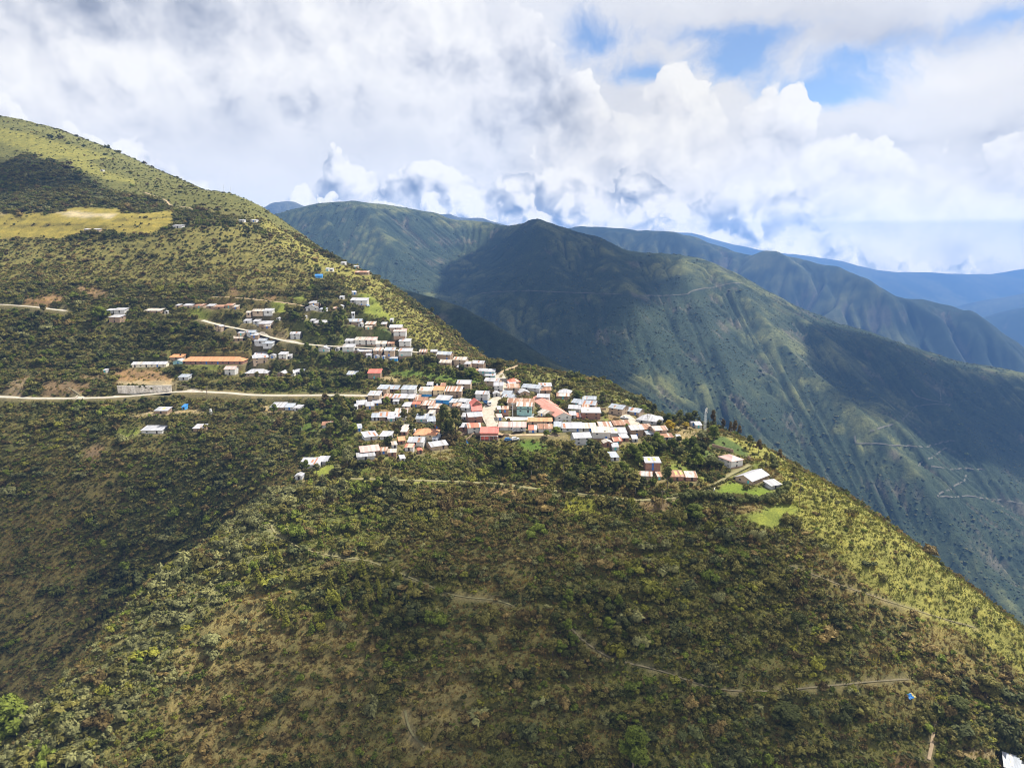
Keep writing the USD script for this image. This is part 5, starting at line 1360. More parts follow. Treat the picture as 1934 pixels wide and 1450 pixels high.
def tree(kind, u, v, hpx, wpx, name, label, group=None, at=None):
    """A tree standing at a picture point, hpx tall and wpx wide in the picture."""
    b = hit(u, v) if at is None else at
    b[2] = float(gz(np.array(b[0]), np.array(b[1])))
    m = project(b)[2] / FPX
    nat = {'r': 7.0, 't': 5.0, 'c': 5.2}['c' if 'conifer' in kind else 't' if kind.startswith('tall') else 'r']
    h, w = hpx * m / 10.0, wpx * m / nat
    t = thing(name, b, _trng.uniform(0, 360), label, 'tree', group, (w, w, h))
    t.GetPrim().GetReferences().AddInternalReference(f'/World/{kind}')
    t.GetPrim().SetInstanceable(True)
    KEEP_TREE.append((b[0], b[1], wpx * m * .3))

for sheet, rows in (
    ('d', [('dark_conifer_kind', 872, 742, 132, 120, 'dark_conifer', 'dark conifer among the roofs on the west side of the village'),
           ('tall_dark_tree_kind', 1108, 945, 350, 150, 'big_tree', 'tallest dark tree in the village, left of the square'),
           ('round_tree_kind', 1160, 930, 240, 130, 'big_tree', 'broad dark tree at the foot of the tallest one'),
           ('tall_dark_tree_kind', 1232, 884, 262, 150, 'big_tree', 'second tall dark tree, right of the tallest one'),
           ('olive_tree_kind', 1075, 900, 230, 120, 'big_tree', 'olive tree leaning left of the tallest dark tree'),
           ('bronze_tree_kind', 224, 772, 118, 84, 'garden_tree', 'brownish tree at the west edge of the village'),
           ('round_tree_kind', 352, 895, 96, 96, 'garden_tree', 'dark round tree left of the orange hall hollow'),
           ('green_tree_kind', 160, 876, 110, 110, 'garden_tree', 'bushy green tree by the tiny western shed'),
           ('round_tree_kind', 610, 912, 84, 62, 'garden_tree', 'narrow dark tree left of the orange roofed hall'),
           ('green_tree_kind', 500, 588, 96, 84, 'garden_tree', 'green tree between the stepped roofs and the grey shed'),
           ('silver_tree_kind', 92, 1235, 250, 160, 'big_tree', 'large pale grey-green tree at the left of the pink barn'),
           ('round_tree_kind', 240, 1245, 96, 110, 'garden_tree', 'dark round bush-like tree below the pink barn'),
           ('olive_tree_kind', 446, 1192, 86, 72, 'garden_tree', 'small olive tree right of the sagging white shed'),
           ('tall_tree_kind', 60, 700, 150, 80, 'thin_tree', 'leftmost thin pale tree at the village edge'),
           ('tall_silver_tree_kind', 70, 890, 180, 90, 'thin_tree', 'thin bare pale tree below the leftmost one'),
           ('tall_tree_kind', 690, 800, 170, 110, 'thin_tree', 'thin twiggy tree before the western hollow roofs'),
           ('silver_tree_kind', 640, 830, 120, 110, 'garden_tree', 'pale twiggy tree above the two dark huts'),
           ('green_tree_kind', 1440, 500, 90, 110, 'garden_tree', 'green tree in front of the grey street corner block'),
           ('green_tree_kind', 1560, 455, 62, 90, 'garden_tree', 'low green tree beside the tall street house'),
           ('green_tree_kind', 1405, 300, 110, 140, 'garden_tree', 'broad green tree under the descending street row'),
           ('olive_tree_kind', 1300, 300, 80, 100, 'garden_tree', 'olive tree left of the broad one under the street row'),
           ('round_tree_kind', 760, 470, 60, 60, 'garden_tree', 'dark shrub-like tree behind the white row house'),
           ('round_tree_kind', 220, 350, 130, 100, 'garden_tree', 'dark tree left of the lone bright red roof')]),
    ('e', [('round_tree_kind', 455, 100, 110, 150, 'ridge_tree', 'olive-dark round tree at the top of the village street'),
           ('olive_tree_kind', 520, 130, 150, 150, 'ridge_tree', 'big olive tree beside the top of the street'),
           ('round_tree_kind', 606, 228, 120, 140, 'ridge_tree', 'dark tree just right of the street bend'),
           ('tall_dark_tree_kind', 1678, 482, 118, 90, 'ridge_tree', 'dark tree on the ridge behind the zinc group'),
           ('green_tree_kind', 1400, 440, 90, 130, 'ridge_tree', 'bright green tree right of the eastern white top'),
           ('green_tree_kind', 1180, 520, 80, 130, 'garden_tree', 'bright green tree behind the long salmon roofs'),
           ('bronze_tree_kind', 1262, 600, 62, 72, 'garden_tree', 'brown bush-like tree right of the salmon roofs'),
           ('olive_tree_kind', 1712, 900, 90, 58, 'garden_tree', 'little lollipop tree before the pale timber barn'),
           ('green_tree_kind', 1150, 850, 90, 140, 'garden_tree', 'bright green bush-like tree below the long orange roof'),
           ('green_tree_kind', 1045, 880, 90, 100, 'garden_tree', 'green bush-like tree by the front pole')]),
    ('f', [('gold_tree_kind', 1352, 690, 132, 120, 'flowering_tree', 'yellow flowering tree at the east end of the village'),
           ('olive_tree_kind', 1240, 640, 80, 80, 'garden_tree', 'olive bush-like tree under the hipped white house'),
           ('gold_tree_kind', 1545, 652, 66, 96, 'flowering_tree', 'low yellow-green tree left of the white dome hut'),
           ('green_tree_kind', 1866, 800, 190, 160, 'big_tree', 'large fresh green tree right of the radio mast'),
           ('tall_bronze_tree_kind', 1850, 600, 170, 80, 'ridge_tree', 'reddish brown slim tree behind the radio mast'),
           ('green_tree_kind', 862, 694, 96, 72, 'garden_tree', 'green tree beside the rusty roof below the pickup'),
           ('olive_tree_kind', 620, 782, 104, 60, 'garden_tree', 'lollipop tree in front of the pale barn, right side'),
           ('silver_tree_kind', 1720, 790, 120, 170, 'garden_tree', 'grey leafless bush-like tree at the mast foot'),
           ('dark_conifer_kind', 1300, 575, 80, 80, 'ridge_tree', 'first dark ridge tree right of the hipped white house'),
           ('green_tree_kind', 1345, 585, 110, 110, 'ridge_tree', 'second ridge tree right of the hipped white house'),
           ('round_tree_kind', 1405, 580, 90, 110, 'ridge_tree', 'third ridge tree, low and dark'),
           ('tall_dark_tree_kind', 1470, 620, 170, 110, 'ridge_tree', 'fourth ridge tree, tall and dark'),
           ('round_tree_kind', 1520, 600, 100, 90, 'ridge_tree', 'fifth ridge tree, behind the yellow-green bush'),
           ('round_tree_kind', 1580, 610, 150, 110, 'ridge_tree', 'sixth ridge tree, behind the white dome hut'),
           ('tall_dark_tree_kind', 1640, 610, 150, 110, 'ridge_tree', 'seventh ridge tree, left of the flat white hut'),
           ('dark_conifer_kind', 1695, 620, 110, 80, 'ridge_tree', 'eighth ridge tree, pointed, close to the mast'),
           ('dark_conifer_kind', 1795, 640, 90, 70, 'ridge_tree', 'pointed dark tree just right of the mast'),
           ('tall_dark_tree_kind', 1180, 500, 120, 90, 'ridge_tree', 'dark tree on the ridge above the hipped white house'),
           ('green_tree_kind', 1060, 470, 90, 130, 'ridge_tree', 'tree on the ridge above the zinc roofs')]),
    ('g', [('tall_bronze_tree_kind', 992, 150, 90, 56, 'ridge_tree', 'small umbrella shaped tree on the point'),
           ('tall_bronze_tree_kind', 1060, 205, 120, 50, 'ridge_tree', 'left of three brown pines on the point'),
           ('tall_bronze_tree_kind', 1100, 205, 130, 60, 'ridge_tree', 'middle of three brown pines on the point'),
           ('tall_bronze_tree_kind', 1142, 205, 96, 50, 'ridge_tree', 'right of three brown pines on the point'),
           ('tall_dark_tree_kind', 1238, 335, 130, 90, 'ridge_tree', 'dark tree at the end of the maize field'),
           ('tall_bronze_tree_kind', 1318, 370, 120, 70, 'ridge_tree', 'thin dark tree on the ridge above the hall'),
           ('tall_bronze_tree_kind', 1508, 435, 100, 60, 'ridge_tree', 'lone brown tree on the skyline of the yellow slope'),
           ('tall_tree_kind', 1385, 470, 110, 50, 'ridge_tree', 'thin tree behind the pale hipped house'),
           ('tall_tree_kind', 1645, 580, 100, 80, 'ridge_tree', 'flat topped small tree above the yellow slope'),
           ('dark_conifer_kind', 134, 945, 150, 110, 'dark_conifer', 'dark broad conifer below the rusty huts'),
           ('tall_dark_tree_kind', 484, 700, 210, 110, 'big_tree', 'tall dark tree before the three rusty huts'),
           ('green_tree_kind', 722, 975, 150, 210, 'big_tree', 'wide fresh green tree under the curved hedge'),
           ('round_tree_kind', 800, 500, 80, 110, 'garden_tree', 'dark tree left of the pale hipped house, front'),
           ('round_tree_kind', 880, 500, 110, 150, 'garden_tree', 'broad dark tree left of the pale hipped house'),
           ('round_tree_kind', 960, 500, 70, 90, 'garden_tree', 'small dark tree touching the pale hipped house')]),
    ('c', [('dark_conifer_kind', 688, 856, 110, 62, 'dark_conifer', 'dark cypress right of the school cluster'),
           ('round_tree_kind', 1195, 610, 70, 70, 'garden_tree', 'dark tree above the left end of the road row'),
           ('green_tree_kind', 860, 420, 90, 100, 'garden_tree', 'tall green tree in the middle of the upper slope'),
           ('tall_dark_tree_kind', 1060, 235, 130, 80, 'garden_tree', 'slim tree above the topmost white roofs')]),
    ('b', [('green_tree_kind', 900, 412, 130, 170, 'big_tree', 'big fresh green tree beside the upper left houses'),
           ('olive_tree_kind', 395, 345, 90, 62, 'big_tree', 'lone tree beside the left hillside road'),
           ('tall_dark_tree_kind', 1300, 720, 180, 90, 'big_tree', 'tall dark tree behind the long white school'),
           ('round_tree_kind', 1640, 900, 100, 110, 'garden_tree', 'dark tree above the grey metal shelter')]),
    ('i', [('round_tree_kind', 512, 610, 110, 46, 'big_tree', 'dark upright tree in the shaded ravine'),
           ('green_tree_kind', 36, 1350, 220, 220, 'big_tree', 'bright green tree at the lower left edge')]),
    ('j', [('green_tree_kind', 1515, 1462, 230, 170, 'big_tree', 'large green tree at the bottom of the picture'),
           ('blue_bush', 0, 0, 0, 0, '', '')]),
    ('k', [('round_tree_kind', 692, 800, 110, 84, 'big_bush', 'bluish dark bush-like tree in the middle of the right slope'),
           ('olive_tree_kind', 1598, 1112, 116, 116, 'big_bush', 'round olive tree right of the blue tarpaulin'),
           ('round_tree_kind', 1460, 1190, 90, 110, 'big_bush', 'round dark tree by the red earth path'),
           ('round_tree_kind', 640, 1230, 90, 150, 'big_bush', 'wide dark tree above the pale dry stalks')])):
    for kind, x, y, h, w, name, label in rows:
        if kind in TREES:
            u, v = px(sheet, x, y)
            s_ = SHEET[sheet][2]
            tree(kind, u, v, h * s_, w * s_, name, label)
# young conifers planted on the foreground slope
for sheet, spots in (('j', [(65, 605), (60, 722), (112, 692), (200, 732), (120, 545), (232, 690), (272, 694), (360, 652), (322, 652), (440, 704), (436, 664), (495, 584), (382, 534), (290, 584), (240, 584), (212, 524), (340, 530), (402, 566), (448, 594), (150, 640), (186, 600), (330, 596), (262, 640), (300, 630)]),
                     ('i', [(1000, 650), (1055, 680), (1095, 715), (1105, 812), (1130, 836), (1170, 866), (1275, 896), (1350, 716), (1390, 806), (1350, 836), (1470, 846), (1080, 562), (1140, 602), (1110, 602), (1310, 545), (1400, 690)])):
    for i, (x, y) in enumerate(spots):
        u, v = px(sheet, x, y)
        s_ = SHEET[sheet][2]
        f = _trng.uniform(.8, 1.25)
        if sheet == 'j' and y < 560:
            f *= 1.35
        kc = _trng.choice(['conifer_kind', 'conifer_kind', 'green_conifer_kind'])
        tree(kc, u, v + 1, 60 * s_ * f, 34 * s_ * f, 'young_conifer',
             f"young {'yellow-green' if kc == 'conifer_kind' else 'green'} conifer {'above' if v < 1100 else 'below'} the middle of the {'left' if u < 620 else 'centre' if u < 700 else 'right'} part of the plantation", 'young conifers on the near slope')
LOOKS_OF = {'round_tree_kind': 'dark round', 'green_tree_kind': 'fresh green', 'olive_tree_kind': 'olive green', 'silver_tree_kind': 'pale grey-green', 'tall_dark_tree_kind': 'slim dark', 'tall_tree_kind': 'slim olive', 'bronze_tree_kind': 'brownish', 'tall_silver_tree_kind': 'slim pale'}
# woods between and below the houses: separate trees, alike
def wood(poly, n, kinds, h, label, group, seed, gap=2.6):
    q = hits(poly)
    pg = shapely.Polygon(q[:, :2]).buffer(0)
    r = np.random.default_rng(seed)
    x0, y0, x1, y1 = pg.bounds
    done = []
    for _ in range(n * 30):
        if len(done) >= n:
            break
        x, y = r.uniform(x0, x1), r.uniform(y0, y1)
        j, i = int(np.interp(y, gy, np.arange(len(gy)))), int((x - gx[0]) / 1.6)
        if not shapely.contains_xy(pg, x, y) or KEEP[max(0, j - 1):j + 2, max(0, i - 1):i + 2].max() > 0 or any((x - a) ** 2 + (y - b) ** 2 < gap ** 2 for a, b in done):
            continue
        done.append((x, y))
        p = np.array([x, y, float(gz(np.array(x), np.array(y)))])
        m = project(p)[2] / FPX
        hh = r.uniform(*h)
        kd = kinds[r.integers(len(kinds))]
        f_ = (x - x0) / (x1 - x0)
        where = 'on the left' if f_ < .34 else 'on the right' if f_ > .67 else 'in the middle'
        tree(kd, 0, 0, hh / m, hh * r.uniform(.62, .95) / m, 'wood_tree', f'{LOOKS_OF[kd]} {label}, {where}', group, at=p)
RD = ['round_tree_kind', 'green_tree_kind', 'olive_tree_kind']
wood([(905, 850), (960, 872), (1040, 872), (1080, 846), (1140, 852), (1180, 870), (1190, 905), (1100, 905), (1000, 900), (900, 895)], 42, RD + ['tall_dark_tree_kind', 'tall_tree_kind'], (4, 8.5), 'tree in the thicket below the square', 'trees in the thicket below the square', 1)
wood([(1180, 850), (1250, 838), (1320, 842), (1335, 880), (1300, 888), (1255, 876), (1200, 880)], 30, ['green_tree_kind', 'green_tree_kind', 'round_tree_kind'], (4, 7.5), 'tree in the wood below the eastern houses', 'trees below the eastern houses', 2)
wood([(1060, 900), (1150, 905), (1250, 940), (1160, 942), (1060, 925)], 20, ['tall_dark_tree_kind', 'tall_tree_kind', 'round_tree_kind'], (4, 8), 'tree along the lower terrace track', 'trees along the lower terrace track', 3)
wood([(470, 715), (590, 705), (690, 722), (690, 742), (540, 742), (470, 738)], 36, RD, (3.5, 7), 'tree on the bank above the lower road', 'trees above the lower road', 4)
wood([(560, 640), (640, 625), (640, 652), (690, 690), (640, 690), (560, 690), (550, 660)], 24, RD, (3.5, 7), 'tree on the slope below the upper road', 'trees below the upper road', 5)
wood([(540, 590), (640, 590), (700, 612), (690, 640), (600, 632), (550, 620)], 30, RD, (3.5, 6.5), 'tree among the upper houses', 'trees among the upper houses', 6)
wood([(470, 760), (680, 758), (690, 790), (640, 850), (560, 860), (480, 830)], 44, RD + ['tall_tree_kind', 'bronze_tree_kind'], (3.5, 7.5), 'tree in the gully west of the village', 'trees in the western gully', 7)
wood([(0, 600), (180, 600), (220, 640), (210, 690), (120, 700), (0, 690)], 40, RD + ['silver_tree_kind'], (3, 6.5), 'tree on the left slope between the roads', 'trees on the left slope', 8)
wood([(260, 610), (440, 625), (450, 665), (350, 668), (260, 660)], 30, RD, (3.5, 6.5), 'tree on the slope above the schools', 'trees above the schools', 9)
wood([(720, 640), (860, 690), (900, 712), (850, 720), (740, 690)], 26, RD, (3.5, 6.5), 'tree on the slope under the upper street row', 'trees under the upper street row', 10)
wood([(560, 890), (650, 900), (760, 920), (740, 960), (620, 960), (560, 940)], 22, RD + ['silver_tree_kind', 'tall_silver_tree_kind'], (3, 6.5), 'tree at the front edge of the spur', 'trees at the front edge of the spur', 12)
wood([(1050, 1130), (1180, 1130), (1200, 1240), (1120, 1290), (1040, 1250)], 34, ['round_tree_kind', 'olive_tree_kind', 'green_tree_kind'], (3.5, 6.5), 'tree in the copse on the near slope', 'trees in the copse on the near slope', 13)
wood([(700, 1150), (820, 1160), (800, 1250), (720, 1240)], 16, ['round_tree_kind', 'olive_tree_kind'], (3, 6), 'tree below the plantation of young conifers', 'trees below the young conifers', 14)
# slim conifers in a line on the high meadow
for x in (1420, 1450, 1500, 1560, 1610, 1650, 1690):
    u, v = px('a', x, 940 if x > 1460 else 930)
    tree('green_conifer_kind', u, v, 15 if x < 1460 else 8, 6, 'meadow_conifer', 'small conifer in the row on the high meadow', 'conifers on the high meadow')

# ------------------------------------------------------------------ shrubs and grass
def shrub_proto(path, seed, leaf, size=1.0, n=6, cards=34, leafsz=.34):
    r = np.random.default_rng(seed)
    cs = np.column_stack([r.normal(0, .48, n), r.normal(0, .48, n), r.uniform(.25, .85, n)]) * size
    usdkit.mesh(stage, path, leafy(seed, cs, r.uniform(.34, .62, n) * size, cards, leafsz * size, .85), LEAF[leaf])

def tuft_proto(path, seed, mat_, n=26):
    r = np.random.default_rng(seed)
    V, F = [], []
    for i in range(n):
        a, rr = r.uniform(0, 2 * np.pi), abs(r.normal(0, .42))
        c = np.array([rr * math.cos(a), rr * math.sin(a), -.05])
        t = r.uniform(0, 2 * np.pi)
        s, h = r.uniform(.05, .12), r.uniform(.35, .8)
        d = np.array([math.cos(t), math.sin(t), 0])
        lean = np.array([math.cos(a), math.sin(a), 0]) * r.uniform(.1, .5) * h
        V += [c - d * s, c + d * s, c + lean + [0, 0, h]]
        F.append((3 * i, 3 * i + 1, 3 * i + 2))
    usdkit.mesh(stage, path, (np.array(V), np.array(F)), mat_)

GRASS = {'yellow': leaf_look('yellow_grass', (.205, .185, .052), .25, .35), 'tan': leaf_look('tan_grass', (.185, .142, .068), .3, .3), 'green': leaf_look('green_grass', (.115, .130, .035), .3, .35)}

def quat_z(a):
    return np.stack([np.cos(a / 2), np.zeros_like(a), np.zeros_like(a), np.sin(a / 2)], 1)

def instancer(name, protos, P_, idx, ang, scale):
    pi = UsdGeom.PointInstancer.Define(stage, f'/World/{name}')
    paths = []
    for k, make in enumerate(protos):
        p = f'/World/{name}/{make[0]}_{k:03d}'
        make[1](p)
        paths.append(p)
    pi.CreatePrototypesRel().SetTargets([Sdf.Path(p) for p in paths])
    pi.CreateProtoIndicesAttr(Vt.IntArray.FromNumpy(np.asarray(idx, np.int32)))
    pi.CreatePositionsAttr(Vt.Vec3fArray.FromNumpy(np.asarray(P_, np.float32)))
    q = quat_z(ang)
    pi.CreateOrientationsAttr(Vt.QuathArray([Gf.Quath(float(a), float(b), float(c), float(d)) for a, b, c, d in q]))
    pi.CreateScalesAttr(Vt.Vec3fArray.FromNumpy(np.asarray(scale, np.float32)))
    return pi

rs = np.random.default_rng(77)
def candidates(x0, x1, y0, y1, step):
    xs, ys = np.meshgrid(np.arange(x0, x1, step), np.arange(y0, y1, step))
    x, y = (xs + rs.uniform(-.5, .5, xs.shape) * step).ravel(), (ys + rs.uniform(-.5, .5, ys.shape) * step).ravel()
    z = gz(x, y)
    u, v, d = project(np.stack([x, y, z], 1))
    ok = (u > -220) & (u < 2150) & (v < 1640)
    return x[ok], y[ok], z[ok]
def look_up(A, x, y):
    j = np.clip(np.rint(np.interp(y, gy, np.arange(len(gy)))).astype(int), 0, len(gy) - 1)
    i = np.clip(np.rint((x - gx[0]) / 1.6).astype(int), 0, len(gx) - 1)
    return A[j, i]
SLOPE_Y, SLOPE_X = np.gradient(GZ, gy, gx)
bx, by, bz, bs = [], [], [], []
for (x0, x1, y0, y1, step, base) in ((-330, 330, 118, 320, 1.5, .92), (-620, 420, 320, 560, 1.5, .66), (-880, 200, 560, 1250, 2.1, .80)):
    x, y, z = candidates(x0, x1, y0, y1, step)
    g = look_up(GROW, x, y)
    n3 = fbm2(x, y, 7, 3, 51)
    ok = rs.uniform(0, 1, len(x)) < np.clip(g * 1.25 + (n3 - .5) * np.minimum(1.0, 2.2 * g), 0, 1)
    x, y, z, g, n3 = x[ok], y[ok], z[ok], g[ok], n3[ok]
    s = base * np.exp(rs.normal(-.12, .34, len(x))) * (.62 + .55 * g + .5 * (n3 - .4))
    s = s * np.where(rs.uniform(0, 1, len(s)) < .05 + .09 * (g > .8), rs.uniform(1.5, 2.6, len(s)), 1.0)
    bx.append(x); by.append(y); bz.append(z); bs.append(np.clip(s, .3, 3.2))
bx, by, bz, bs = map(np.concatenate, (bx, by, bz, bs))
# which kind grows where
a1, a2 = fbm2(bx, by, 38, 4, 61), fbm2(bx, by, 12, 3, 62)
rnd = rs.uniform(0, 1, len(bx))
ridge_line = np.array([P(u, v, y)[:2] for u, v, y in LEFT_RIDGE])
dl, _ = cKDTree(smooth_line(np.column_stack([ridge_line, np.zeros(len(ridge_line))]))[:, :2]).query(np.stack([bx, by], 1))
silvery = sstep(46, 12, dl) * (by < 300)
tintb = look_up(TINT, bx, by)
dryness = sstep(.10, .15, tintb[:, 0]) * (tintb[:, 1] < tintb[:, 0] * .95)
KINDS = ['dark', 'olive', 'silver', 'green', 'dry', 'lime', 'blue', 'bronze']
lush = look_up(LUSH, bx, by)
wts = np.stack([.40 + 3.6 * (.52 - a1), .95 + 2.2 * (a1 - .5), .10 + 3.0 * silvery + .5 * sstep(.56, .7, a2), .16 + .8 * sstep(.55, .68, a2) + 2.2 * lush, .10 + 1.6 * dryness, .06 + .4 * silvery + .7 * lush + .5 * sstep(.58, .7, a1), .16 + .5 * sstep(.52, .4, a2), .08 + .3 * sstep(.5, .66, a2) * (1 - silvery)], 1)
wts = np.clip(wts, .01, None)
cum = np.cumsum(wts / wts.sum(1, keepdims=True), 1)
kind = (rnd[:, None] > cum).sum(1)
NV = 3
protos = [('shrub', (lambda p, k=k, v_=v_: shrub_proto(p, 200 + 10 * k + v_, KINDS[k], n=5 + v_))) for k in range(len(KINDS)) for v_ in range(NV)]
idx = kind * NV + rs.integers(0, NV, len(bx))
sc = np.stack([bs * rs.uniform(.85, 1.25, len(bs)), bs * rs.uniform(.85, 1.25, len(bs)), bs * rs.uniform(.75, 1.3, len(bs))], 1)
pi = instancer('hillside_shrubs', protos, np.stack([bx, by, bz - .12 * bs], 1), idx, rs.uniform(0, 2 * np.pi, len(bx)), sc)
tag(pi, 'dense mixed shrubs covering the hillside around the village', 'shrubs', kind='stuff')
print('shrubs', len(bx))
sx_, sy_, sz_ = [], [], []
for (x0, x1, y0, y1, step) in ((-330, 330, 118, 335, 1.25), (-620, 420, 335, 560, 2.0)):
    x, y, z = candidates(x0, x1, y0, y1, step)
    g = look_up(GROW, x, y)
    ok = rs.uniform(0, 1, len(x)) < np.clip(g * 1.0, 0, .7)
    sx_.append(x[ok]); sy_.append(y[ok]); sz_.append(z[ok])
sx_, sy_, sz_ = map(np.concatenate, (sx_, sy_, sz_))
ss = np.exp(rs.normal(-.75, .32, len(sx_))) * np.where(sy_ > 335, 1.1, 1.0)
kk = np.array([1, 1, 4, 5, 2, 3, 7])[rs.integers(0, 7, len(sx_))]
scrub = [('scrub', (lambda p, k=k, v_=v_: shrub_proto(p, 400 + 10 * k + v_, KINDS[k], n=3, cards=22, leafsz=.42))) for k in range(len(KINDS)) for v_ in range(2)]
pi = instancer('low_scrub', scrub, np.stack([sx_, sy_, sz_ - .05], 1), kk * 2 + rs.integers(0, 2, len(kk)), rs.uniform(0, 6.28, len(kk)), np.stack([ss * 1.3, ss * 1.3, ss], 1))
tag(pi, 'low olive scrub filling the ground between the shrubs', 'shrubs', kind='stuff')
print('scrub', len(sx_))
gxs, gys, gzs = [], [], []
for (x0, x1, y0, y1, step) in ((-260, 320, 118, 340, 1.35), (-640, 400, 340, 560, 2.6)):
    x, y, z = candidates(x0, x1, y0, y1, step)
    t = look_up(TINT, x, y); k = look_up(KEEP, x, y); g = look_up(GROW, x, y)
    ok = (k < .5) & (rs.uniform(0, 1, len(x)) < .80 - .35 * g) & ~((t[:, 1] > t[:, 0] * 1.10)) & ~((t[:, 2] > .10))
    gxs.append(x[ok]); gys.append(y[ok]); gzs.append(z[ok])
gxs, gys, gzs = map(np.concatenate, (gxs, gys, gzs))
t = look_up(TINT, gxs, gys)
gk = np.where(t[:, 0] < t[:, 1] * 1.08, 2, np.where(t[:, 0] > .17, 0, 1))
gk = np.where(rs.uniform(0, 1, len(gk)) < .22, rs.integers(0, 3, len(gk)), gk)
gprotos = [('tuft', (lambda p, k=k, v_=v_: tuft_proto(p, 300 + 3 * k + v_, GRASS[('yellow', 'tan', 'green')[k]]))) for k in range(3) for v_ in range(2)]
gs = np.exp(rs.normal(.05, .3, len(gxs)))
pi = instancer('grass_tufts', gprotos, np.stack([gxs, gys, gzs], 1), gk * 2 + rs.integers(0, 2, len(gk)), rs.uniform(0, 6.28, len(gk)), np.stack([gs * 1.3, gs * 1.3, gs], 1))
tag(pi, 'tufts of dry and green grass between the shrubs', 'grass', kind='stuff')
print('tufts', len(gxs))

# ------------------------------------------------------------------ walls, hedges, masts, vehicles and the small things of the village
def box(x0, x1, y0, y1, z0, z1):
    return trimesh.creation.box(bounds=[[x0, y0, z0], [x1, y1, z1]])
def cyl(a, b, r, n=8):
    return trimesh.creation.cylinder(r, segment=[a, b], sections=n)
cat_ = trimesh.util.concatenate

WALLCON = [plain('stained_concrete', (.44, .40, .35), .95, .42, .8), plain('stained_concrete_pale', (.53, .49, .44), .95, .36, .8)]
# concrete retaining wall: panels between pilasters, a coping on top
wa, wb = WALL_A, WALL_B
L_ = float(np.linalg.norm((wb - wa)[:2]))
wyaw = math.degrees(math.atan2(*(wb - wa)[1::-1]))
t = thing('retaining_wall', wa, wyaw, 'long stained concrete retaining wall of panels above the lower road', 'wall')
NP = 12
for i in range(NP):
    x0 = L_ * i / NP + .03
    x1 = L_ * (i + 1) / NP - .03
    obj('panel', box(x0, x1, .08 + .01 * (i % 3), .6, -1.0, 5.3 + .04 * (i % 2)), WALLCON[i % 2], t)
obj('footing', box(-.2, L_ + .2, -.10, .08, -1.2, .45), concrete, t)
obj('coping', box(-.15, L_ + .15, -.05, .68, 5.36, 5.52), pale_concrete, t)

def ground_wall(pts, h, w, name, label, m, cat='wall', wob=.12, seed=1):
    q = smooth_line(hits(pts), 1.2)
    z = gz(q[:, 0], q[:, 1])
    tt = np.gradient(q[:, :2], axis=0); tt /= np.linalg.norm(tt, axis=1, keepdims=True)
    n = np.stack([-tt[:, 1], tt[:, 0]], 1) * w / 2
    top = z + h * (1 + wob * (fbm2(q[:, 0], q[:, 1], 3, 2, seed) - .5))
    V = np.stack([np.column_stack([q[:, :2] - n, z - .6]), np.column_stack([q[:, :2] - n * .85, top]), np.column_stack([q[:, :2] + n * .85, top]), np.column_stack([q[:, :2] + n, z - .6])], 1)
    i = np.arange(len(q) * 4).reshape(-1, 4)
    F = []
    for k in range(3):
        F += [np.stack([i[:-1, k], i[1:, k], i[1:, k + 1]], 1), np.stack([i[:-1, k], i[1:, k + 1], i[:-1, k + 1]], 1)]
    F += [[[i[0, 0], i[0, 1], i[0, 2]], [i[0, 0], i[0, 2], i[0, 3]], [i[-1, 0], i[-1, 2], i[-1, 1]], [i[-1, 0], i[-1, 3], i[-1, 2]]]]
    return tag(obj(name, (V.reshape(-1, 3), np.concatenate(F)), m), label, cat)
G_ = lambda s, *p: [px(s, *q) for q in p]
ground_wall(G_('g', (868, 300), (960, 325), (1060, 352), (1110, 372)), 1.7, .4, 'boundary_wall', 'long brown adobe wall along the maize field', WALL['adobe'])
ground_wall(G_('g', (1205, 412), (1262, 440)), 1.7, .4, 'boundary_wall', 'short brown adobe wall right of the pale hipped house', WALL['adobe'])
ground_wall(G_('e', (100, 932), (180, 885), (252, 845)), 1.3, .4, 'boundary_wall', 'dark low wall below the striped white house', WALL['adobe'])
ground_wall(G_('e', (36, 880), (90, 858), (150, 832)), 1.2, .4, 'boundary_wall', 'mossy low wall on the bank left of the square', WALL['adobe'])
ground_wall(G_('f', (545, 444), (600, 448), (655, 446)), 1.2, .3, 'boundary_wall', 'brown wall of the yard by the tall zinc house', WALL['adobe'])
ground_wall(G_('e', (505, 855), (580, 868), (640, 880)), 1.1, .35, 'boundary_wall', 'low wall right of the red roofed house on the square', WALL['adobe'])

def hedge(pts, h, w, label, leaf, seed, step=1.1):
    q = smooth_line(hits(pts), step)
    z = gz(q[:, 0], q[:, 1])
    r = np.random.default_rng(seed)
    cs, rs_ = [], []
    for (x, y, _), zz in zip(q, z):
        for _k in range(3):
            cs.append((x + r.normal(0, w * .22), y + r.normal(0, w * .22), zz + h * r.uniform(.25, .75)))
            rs_.append(r.uniform(.28, .42) * h)
    return tag(obj('hedge', leafy(seed, np.array(cs), np.array(rs_), 26, .34), LEAF[leaf]), label, 'hedge')
hedge(G_('g', (610, 800), (700, 775), (800, 768), (900, 772), (1000, 800), (1100, 808), (1200, 812), (1320, 812), (1430, 800), (1510, 770), (1560, 720), (1575, 665)), 3.5, 3.6, 'thick dark curved hedge around the lawn of the large hall', 'dark', 3)
hedge(G_('g', (1452, 520), (1468, 480), (1450, 440), (1440, 410)), 2.6, 2.4, 'dark hedge behind the large hall on the ridge', 'dark', 4)
hedge(G_('g', (655, 455), (720, 505), (800, 560), (860, 600), (920, 640)), 1.7, 1.5, 'low hedge down the left side of the grass track', 'dark', 5)
hedge(G_('g', (740, 735), (830, 700), (930, 665), (1020, 625), (1110, 600)), 1.2, 1.1, 'low hedge between the grass track and the lawn', 'olive', 6)
hedge(G_('f', (960, 560), (1000, 590), (1050, 620)), .9, .9, 'low hedge along the east road', 'olive', 7)

